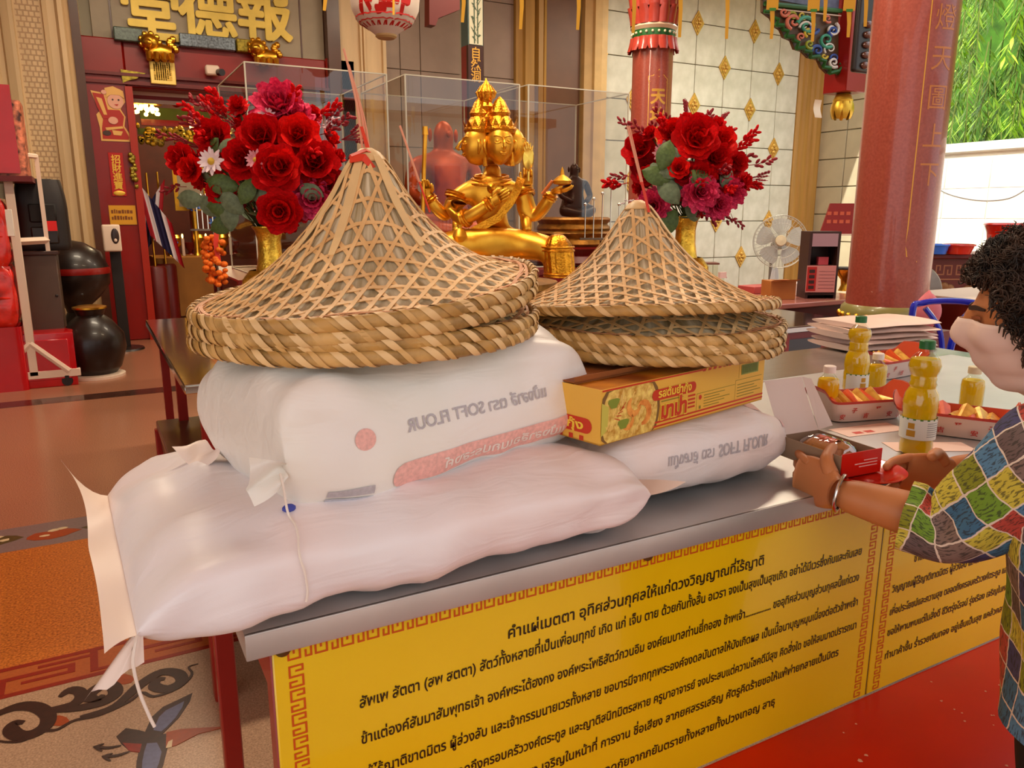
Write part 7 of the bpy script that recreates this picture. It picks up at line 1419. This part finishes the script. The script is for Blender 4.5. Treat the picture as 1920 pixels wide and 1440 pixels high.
# conduit and socket on the return wall
mb = MB().tube(smooth_path([at(1523, 112, X=XR-.05), at(1513, 250, X=XR-.05), at(1505, 335, X=XR-.05), at(1509, 372, X=XR-.05), at(1510, 380, X=XR-.05)], 5), .014, 8); t = thing('wall_socket', 'white socket box and ochre conduit on the tiled return wall', 'socket', at(1500, 390, X=XR-.03)); mb.build('conduit', M('conduit_ochre', (206, 166, 70), .5), t)
p = at(1508, 390, X=XR-.05); MB().box(p, (.06, .14, .15)).build('socket_box', whitepaint, t, bevel=.01); p = at(1498, 390, X=XR-.05); MB().box(p, (.05, .12, .13)).build('plug', M('plug_grey', (120, 116, 110), .5), t, bevel=.01)
# counter with its things
CT = at(1590, 560, D=6.3).z; YC0 = at(1590, 556, z=CT).y; xl = at(1330, 535, z=CT).x
t = thing('counter', 'dark red counter behind the hats with a cardboard box and cabinet on it', 'counter', (5.2, YC0+.5, 0)); x0_, x1_ = 3.9, 5.75; y0_, y1_ = 4.2, 5.0
MB().bx(x0_, x1_, y0_, y1_, CT-.04, CT).build('counter_top', M('counter_top', (176, 108, 96), .25, var=.1, scale=4, coat=.3), t, bevel=.006); MB().bx(x0_+.05, x1_-.05, y0_+.05, y1_-.05, 0, CT-.04).build('counter_body', M('counter_body', (92, 30, 20), .45), t)
def onc(px, py): return at(px, py, z=CT)
p = onc(1458, 560); t = thing('cardboard_box', 'small brown cardboard box on the dark red counter', 'box', (p.x, p.y, CT), R(-20)); cb = M('cardboard', (176, 110, 46), .7, var=.08)
MB().box((0, 0, .075), (.22, .16, .15)).build('box_body', cb, t, world=False, bevel=.002); MB().quad((-.11, -.08, .15), (.11, -.08, .15), (.11, -.15, .165), (-.11, -.15, .165)).build('box_flap', cb, t, world=False, smooth=False); MB().box((0, 0, .1505), (.05, .16, .001)).build('tape', M('tape', (150, 120, 80), .3), t, world=False)
p = onc(1420, 548); t = tag(MB().box((0, 0, .03), (.28, .2, .06)).build('red_book', M('book_pink_red', (190, 80, 76), .5), None, bevel=.004), 'flat pinkish red packet beside the cardboard box on the counter', 'packet'); t.location = (p.x, p.y, CT)
p = onc(1492, 552); t = tag(MB().box((0, 0, .05), (.16, .18, .10)).build('paper_stack', M('white_papers', (236, 222, 222), .6), None, bevel=.003), 'stack of white papers between cardboard box and dark cabinet', 'papers'); t.location = (p.x, p.y, CT)
# dark open cabinet
p = onc(1538, 560); a = at(1512, 560, D=p.dot(FWD)+.1); zt2 = at(1538, 434, D=p.dot(FWD)).z; t = thing('display_cabinet', 'dark brown open cabinet with a pink leaflet on the counter beside the big pillar', 'cabinet', (p.x, p.y, CT), -YAW); hw = .125; hz_ = zt2-CT; dkw = M('dark_cabinet', (58, 32, 26), .45)
MB().bx(-hw, -hw+.02, 0, .2, 0, hz_).bx(hw-.02, hw, 0, .2, 0, hz_).bx(-hw+.02, hw-.02, 0, .2, hz_-.02, hz_).bx(-hw+.02, hw-.02, .18, .2, 0, hz_-.02).bx(-hw+.02, hw-.02, 0, .18, hz_*.48, hz_*.48+.012).bx(-hw+.02, hw-.02, 0, .18, .03, .045).build('cabinet_body', dkw, t, world=False)
MB().bx(-hw+.022, hw-.022, -.002, .0, hz_*.78, hz_*.97).build('label_plate', M('label_mauve', (168, 130, 140), .5), t, world=False); MB().bx(-.02, .06, .05, .1, hz_*.50, hz_*.62).build('pink_item', M('pink_item', (196, 70, 80), .5), t, world=False)
lf_ = MB().bx(-hw-.01, hw-.025, -.02, -.016, hz_*.10, hz_*.50).build('leaflet', M('leaflet_pink', (206, 130, 124), .55), t, world=False); MB().bx(-hw-.005, -hw+.07, -.0215, -.02, hz_*.12, hz_*.48).build('red_strip', M('leaflet_red', (176, 36, 30), .5), lf_, world=False)
for k in range(6): MB().bx(-hw+.09, hw-.035, -.0212, -.02, hz_*(.16+.05*k), hz_*(.165+.05*k)).build('print_line', M('print_plum', (120, 70, 70), .6), lf_, world=False)
for k in range(4): MB().bx(-hw+.01, -hw+.055, -.0225, -.0215, hz_*(.15+.08*k), hz_*(.20+.08*k)).build('print_mark', dkw, lf_, world=False)
p = at(1572, 410, D=6.9); t = thing('red_sign', 'slanted dark red sign board with white edge behind the big pillar', 'sign', (p.x, p.y, p.z-.1), -YAW); MB().prism([(-.15, -.13), (.13, -.13), (.15, .13), (-.08, .13)], .02, lambda x, z, d: (x, d, z+.1)).build('sign_board', M('sign_dark_red', (142, 30, 24), .45), t, world=False, fixn=True); MB().bx(-.15, .14, -.004, .022, -.045, -.03).build('white_edge', whitepaint, t, world=False); MB().bx(-.02, .02, .02, .05, -p.z+.1, .1).build('sign_post', dkw, t, world=False)
for r_ in range(2):
    for k in range(4): MB().bx(-.10+.055*k, -.065+.055*k, -.003, 0, .06+.07*r_, .09+.07*r_).build('print_mark', M('sign_print', (200, 90, 60), .5), t, world=False)
p = onc(1582, 545); t = thing('incense_pot', 'small gilt incense bowl behind the big pillar', 'bowl', (p.x, p.y, CT)); MB().lathe([(.05, 0), (.03, .05), (.035, .10), (.085, .16), (.09, .19), (.06, .19)], 20).build('bowl_body', gold, t, world=False); MB().lathe([(.092, .19), (.095, .20), (.085, .21), (0, .21)], 20).build('bowl_rim', blk, t, world=False)
# spray bottle and clear boxes
p = onc(1352, 555); clr = glass('clear_plastic', 0); t = thing('spray_bottle', 'clear spray bottle behind the slope of the lower hats', 'bottle', (p.x, p.y, CT)); k = (at(1352, 495, D=p.dot(FWD)).z-CT)/.22
MB().lathe([(.0, 0), (.045, 0), (.048, .01), (.048, .10), (.02, .13), (.018, .15)], 20).build('bottle_body', clr, t, world=False); MB().lathe([(.0, .002), (.044, .002), (.044, .05), (0, .05)], 20).build('liquid', M('pale_liquid', (236, 222, 214), .1, trans=.6), t, world=False); MB().box((0, 0, .175), (.07, .025, .05)).tube([(.03, 0, .18), (.05, 0, .15)], .006, 6).build('trigger_head', M('spray_white', (226, 196, 186), .4), t, world=False)
p = onc(1322, 552); t = thing('clear_box', 'clear plastic box beside the square gold vase', 'box', (p.x, p.y, CT), -YAW); MB().box((0, 0, .13), (.16, .14, .26)).build('box_body', clr, t, world=False); MB().box((0, 0, .265), (.18, .16, .016)).build('box_lid', M('lid_brown', (110, 66, 50), .5), t, world=False, bevel=.003)
# pedestal fan
p = at(1463, 453, D=7.25); t = thing('pedestal_fan', 'pedestal fan with grey blades in front of the pale tiled wall', 'fan', (p.x, p.y, 0)); fr_ = 48/1450*7.25; fm = Matrix.Translation(p) @ Matrix.Rotation(-YAW-.25, 4, 'Z') @ Matrix.Rotation(R(-8), 4, 'X')
wire = M('fan_wire', (196, 196, 186), .4, metal=.4); bl_ = M('fan_blade', (196, 200, 196), .4); fx = lambda mb: MB().add(mb, fm)
mb = MB()
for r, y in ((1, 0), (.97, -.06), (.97, .05), (.66, -.075), (.35, -.085)): mb.tube([(fr_*r*cos(2*pi*k/40), y, fr_*r*sin(2*pi*k/40)) for k in range(41)], .0045 if r == 1 else .002, 5, caps=False)
for k in range(44): a_ = 2*pi*k/44; mb.tube([(.035*cos(a_), -.086, .035*sin(a_)), (fr_*.6*cos(a_), -.08, fr_*.6*sin(a_)), (fr_*cos(a_), 0, fr_*sin(a_)), (fr_*.6*cos(a_), .07, fr_*.6*sin(a_))], .0012, 4, caps=False)
tag(fx(mb).build('guard', wire, t), kind='stuff'); 
for k in range(5):
    a_ = 2*pi*k/5+.3; fx(MB().grid(lambda u, v: V(((.03+(fr_*.88-.03)*v)*cos(a_+(u-.5)*(.35+.75*sin(pi*min(1, v*.8)))), .02*(u-.5), (.03+(fr_*.88-.03)*v)*sin(a_+(u-.5)*(.35+.75*sin(pi*min(1, v*.8)))))), 6, 8)).build('blade', bl_, t, sharp=180)
fx(MB().lathe([(0, -.10), (.045, -.095), (.052, -.08), (.052, -.06)], 20, (0, 0, 0), Euler((pi/2, 0, 0)).to_matrix()*-1 if False else Euler((-pi/2, 0, 0)).to_matrix())).build('hub', M('fan_cream', (226, 214, 180), .4), t); 
fx(MB().cyl((0, .05, 0), (0, .20, 0), .06, 16)).build('motor', M('fan_grey', (150, 146, 136), .4), t); mb = MB().cyl(p+V((.05, .14, -.02)), V((p.x+.05, p.y+.14, .03)), .016, 10); mb.build('pole', M('fan_grey', 0), t); MB().lathe([(.20, 0), (.20, .02), (.05, .05)], 26, (p.x+.05, p.y+.14, 0)).build('base', M('fan_grey', 0), t)
p = at(1452, 525, D=6.6); t = thing('plastic_bag', 'crumpled clear bag behind the cardboard box below the fan', 'bag', (p.x, p.y, CT)); MB().grid(lambda u, v: V((.05*cos(2*pi*u)*(1-.6*v)+.01*sin(9*u*6), .05*sin(2*pi*u)*(1-.6*v), .22*v+.012*sin(20*u))), 24, 8, cu=True).build('bag_body', M('bag_white', (210, 216, 222), .3), t, world=False)
# far right: dark red altar desk, basins, wok lid
p = at(1810, 478, D=8.6); dz = p.z; t = thing('altar_desk', 'dark red desk with a square meander rail behind the woman', 'desk', (p.x+.3, p.y, 0), -YAW); dx0, dx1 = -.62, 1.3; q_ = -.0
MB().bx(dx0, dx1, 0, .7, dz-.05, dz).build('desk_top', dark_red, t, world=False, bevel=.008); MB().bx(dx0+.04, dx1-.04, .05, .65, .0, dz-.05).build('desk_body', M('desk_brown', (96, 34, 24), .5), t, world=False)
mb = MB(); s_ = .030
for k in range(7): key_unit(mb, (dx0+.15+k*.23, .048, dz-.24), (1, 0, 0), (0, 0, 1), .030, .5)
mb.bx(dx0+.1, dx1-.1, .044, .05, dz-.29, dz-.275).build('meander_rail', M('meander_bronze', (150, 92, 60), .5), t, world=False, smooth=False)
rn = random.Random(4); mb = MB()
for k in range(26): mb.ball((dx0+.2+.065*k, .04, dz-.42+.05*sin(k*1.3)), (.06, .03, .06), 8, 6)
mb.build('carved_frieze', M('frieze_gilt', (130, 84, 44), .45, metal=.4), t, world=False)
for px, py, rr, m_, lb in ((1755, 474, .13, M('basin_blue', (40, 110, 220), .3, coat=.4), 'blue plastic basin on the far dark red desk'), (1797, 470, .16, plate_red, 'red plastic basin beside the blue one on the far desk')):
    p = at(px, py, D=8.75); t = thing('basin', lb, 'basin', (p.x, p.y, dz)); MB().lathe([(0, .004), (rr*.75, .004), (rr*.95, .09), (rr*1.05, .095), (rr*1.05, .105), (rr*.93, .10), (rr*.72, .012), (0, .012)], 30).build('basin_body', m_, t, world=False); MB().lathe([(rr*1.0, .098), (rr*1.06, .108), (rr*1.0, .112)], 30, caps=False).build('rim', m_, t, world=False)
p = at(1888, 432, D=8.9); t = thing('basket', 'red plastic basket on the far desk above the dark hair', 'basket', (p.x, p.y, dz)); h_ = p.z-dz; MB().lathe([(.16, 0), (.20, h_-.02), (.23, h_+.06), (.21, h_+.06), (.17, .02)], 28).build('basket_body', plate_red, t, world=False); MB().lathe([(.225, h_+.05), (.245, h_+.065), (.225, h_+.08)], 28, caps=False).build('rim', plate_red, t, world=False)
p = at(1728, 548, D=6.0); t = thing('wok_lid', 'large round grey metal lid leaning behind the big pillar', 'lid', (p.x, p.y, p.z-.2), -YAW); MB().lathe([(0, .05), (.10, .045), (.20, .02), (.215, 0), (.205, 0)], 40, (0, .1, .2), Euler((pi/2-.15, 0, 0)).to_matrix()).build('lid_body', M('dull_metal', (128, 112, 100), .4, metal=.6, var=.15, scale=8), t, world=False); MB().lathe([(.03, .05), (.02, .07), (.035, .085), (0, .09)], 14, (0, .1, .2), Euler((pi/2-.15, 0, 0)).to_matrix()).build('knob', blk, t, world=False); MB().bx(-.2, .3, .12, .4, -p.z+.2, .0).build('lid_stand', dark_red, t, world=False)
p = at(1738, 585, D=4.4); t = thing('pink_cloth', 'pink cloth bundle beside the blue chair and the big pillar', 'cloth', (p.x, p.y, p.z-.1)); MB().grid(lambda u, v: V((.07*cos(2*pi*u)*sin(pi*v)*(1+.2*sin(9*u)), .07*sin(2*pi*u)*sin(pi*v), .1-.11*cos(pi*v)*(1+.15*sin(13*u)))), 30, 14, cu=True).build('cloth_body', M('pink_cloth', (206, 110, 120), .7), t, world=False, sharp=180); MB().bx(-.1, .1, -.1, .1, -p.z+.1, 0).build('stool', dark_red, t, world=False)
t = thing('white_table', 'white-topped table edge behind the blue chair', 'table', at(1790, 572, z=.62)); p = at(1752, 566, D=4.9); p.x = max(p.x, BC.x+br*1.3); MB().bx(p.x, p.x+1.3, p.y-.1, p.y+.5, p.z-.03, p.z).build('table_top', whitepaint, t, bevel=.004); MB().bx(p.x+.05, p.x+1.25, p.y, p.y+.45, 0, p.z-.03).build('table_body', dark_red, t)
# tree over the boundary wall
lm = M('tree_leaf', (120, 176, 24), .45, var=.5, scale=1.6, col2=(176, 214, 60)); b_ = lm.node_tree.nodes['Principled BSDF']
t = thing('tree', 'bright green drooping tree beyond the sunlit white boundary wall', 'tree', (13.2, 7.0, 0)); MB().tube(smooth_path([(13.2, 7, 0), (13.3, 7.1, 2), (13.1, 7, 4), (13.2, 7.2, 6)]), [.2]*3+[.17]*9+[.1]*7, 10).build('trunk', M('bark', (96, 74, 50), .8, bump=.5, bscale=12), t)
rn = random.Random(21); mb = MB(); bm2 = MB(); big = MB().grid(lambda u, v: V((.022*(2*u-1)*sin(pi*(.06+.94*v)), .02*sin(2*v), -.26*v)), 2, 4).mesh('leaf', lm, sharp=180); cnt = 0
for i in range(300):
    a_ = V((rn.uniform(-.95, 1.2), rn.uniform(-3.2, 2.2), rn.uniform(-.2, 4.2))); c_ = V((12.95, 6.6, 1.75))+a_; dr = rn.uniform(.5, 1.1); lean = V((rn.uniform(-.25, .1), rn.uniform(-.2, .2), 0))
    bm2.tube([c_+V((0, 0, .2)), c_+lean*.5-UP*dr*.5, c_+lean-UP*dr], [.012, .008, .003], 4)
    for k in range(26):
        f = k/26; p = c_+lean*f-UP*dr*f; az_ = rn.uniform(0, 6.3); d_ = V((cos(az_)*.6, sin(az_)*.6, -.8)).normalized(); m = aim(p, -d_, rn.uniform(.8, 1.3))
        if i % 25 == 0 and k % 3 == 0 and cnt < 100: link('leaf', big, t, m, True); cnt += 1
        else:
            w = .032; L_ = .26*rn.uniform(.8, 1.3); s_ = d_.orthogonal().normalized(); mb.quad(p, p+d_*L_*.45+s_*w, p+d_*L_, p+d_*L_*.45-s_*w)
tag(mb.build('foliage', lm, t, smooth=False), kind='stuff'); bm2.build('branches', M('twig', (110, 120, 50), .7), t)['kind'] = 'stuff'
struct('terrain_hedge', MB().bx(15.5, 15.8, -2, 12, 0, 5.5), M('far_green', (62, 104, 22), .9, var=.6, scale=3))
# ================================================================ HANGING THINGS
c = at(722, 10, D=5.0); lr = 61/1450*5.0; t = thing('paper_lantern', 'white paper lantern with big red character hanging before the door', 'lantern', c); zb_ = at(722, 66, D=5.0).z; LZ = c.z+.13
lw = M('lantern_paper', (240, 222, 204), .6, sss=.1)
LP_ = [(.30, zb_-LZ), (.42, zb_-LZ+.02), (.80, zb_-LZ+.075), (.95, zb_-LZ+.14), (1, zb_-LZ+.24), (.97, .10), (.85, .20), (.55, .27), (.35, .29)]
def lsurf(a_, z, k=1.004):
    for (r0, z0), (r1, z1) in zip(LP_, LP_[1:]):
        if z <= z1: f = (z-z0)/(z1-z0); return V((lr*(r0+(r1-r0)*f)*k*sin(a_), -lr*(r0+(r1-r0)*f)*k*cos(a_), z))
    return V((0, 0, z))
lc = V((c.x, c.y, LZ)); MB().lathe([(r*lr, z) for r, z in LP_], 40, lc, caps=False).build('paper_body', lw, t, sharp=180); MB().lathe([(.24*lr, -.02), (.30*lr, -.01), (.31*lr, .01), (.26*lr, .02)], 24, (c.x, c.y, zb_)).build('bottom_ring', M('lantern_ring', (206, 170, 110), .5), t); MB().cyl((c.x, c.y, LZ+.28), (c.x, c.y, 4.5), .006, 6).build('cord', red_str, t); lrd = M('lantern_red', (198, 26, 18), .55)
va3 = view_ang(V((c.x, c.y, 0)))
for ch_, da in (('財', -.42), ('師', .36)):
    g = refine(fatten(text(ch_, None, .34), .012), .04); g.v = [lc+lsurf(va3+da+(p.x-.17)/lr*.62, zb_-LZ+.118+p.y) for p in g.v]; g.build('lettering', lrd, t, smooth=False)
for z_ in (.088, .062): mb = MB().ribbon([lc+lsurf(a_*.13, zb_-LZ+z_+.006*abs(sin(a_*1.3))) for a_ in range(49)], .012, lambda p: (p-V((lc.x, lc.y, p.z))).normalized()); mb.build('red_trim', lrd, t, smooth=False)
mb = MB()
for k in range(40): a_ = 2*pi*k/40; mb.ribbon([lc+lsurf(a_+.05*q2*(k % 2), zb_-LZ+.035+.01*q2) for q2 in (0, 1, 2)], .012, lambda p: (p-V((lc.x, lc.y, p.z))).normalized())
mb.build('fret_trim', lrd, t, smooth=False); MB().ribbon([V(at(738, -20, D=4.7)), V(at(738, 28, D=4.7))], .012, -FWD, .001).build('paper_strip', M('ribbon_yellow', (226, 170, 40), .5), t)
# red beam corner by the lantern
a, b = at(805, 45, Y=7.4), at(862, -40, Y=7.4); t = tag(MB().prism([(805, 46), (817, 48), (822, 34), (862, 18), (862, -60), (805, -60)], .12, lambda x, y, d: at(x, y, Y=7.4)+V((0, d, 0))).build('beam_bracket', M('beam_dark_red', (92, 22, 16), .5), None, fixn=True), 'dark red stepped beam end between lantern and painted post', 'bracket')
rib = M('ribbon_yellow', (226, 170, 40), .5); ribg = M('ribbon_green', (60, 140, 50), .5)
for i, (px, py, tp) in enumerate(((608, 20, -30), (867, 42, -30), (976, 55, -30), (1083, 56, -30), (1187, 62, -30), (1274, 70, -30), (1362, 73, -30), (1446, 73, 16), (1523, 78, 18), (1590, 70, 18), (1546, 40, -30), (1622, 50, -30))):
    D_ = 3.9; a = at(px+2, tp, D=D_); b = at(px, py, D=D_); zt3 = 2.80; nmz = ('beside the lantern', 'beside the painted post', 'over the golden statue', 'above the lower hats', 'at the small pillar', 'at the pale tiles by the small pillar', 'at the middle of the pale tiles', 'at the outer end of the carved bracket', 'in front of the carved bracket', 'in front of the red hanging post', 'against the blue painted beam', 'beside the dark glazed panel')[i]
    t = thing('yellow_streamer', 'narrow yellow paper streamer hanging '+nmz, 'streamer', (a.x, a.y, b.z), 0, 'yellow paper streamers')
    top = V((a.x, a.y, zt3)); MB().ribbon([V((a.x, a.y, a.z)), V((a.x, a.y, a.z)).lerp(b, .5)+V((.004, 0, 0)), b], [.022, .018, .014], -FWD, .0008).build('paper_strip', rib, t); MB().box((a.x, a.y, a.z+.05), (.055, .002, .11), rot=(0, 0, -YAW)).build('paper_tag', rib, t); MB().box((a.x, a.y-.003, a.z-.004), (.03, .003, .012), rot=(0, 0, -YAW)).build('green_bead', ribg, t); MB().cyl((a.x, a.y, a.z+.10), (a.x, a.y, 4.5), .0015, 4).build('thread', ribg, t)
bpy.data.objects.remove(_fo); bpy.data.curves.remove(_fc)
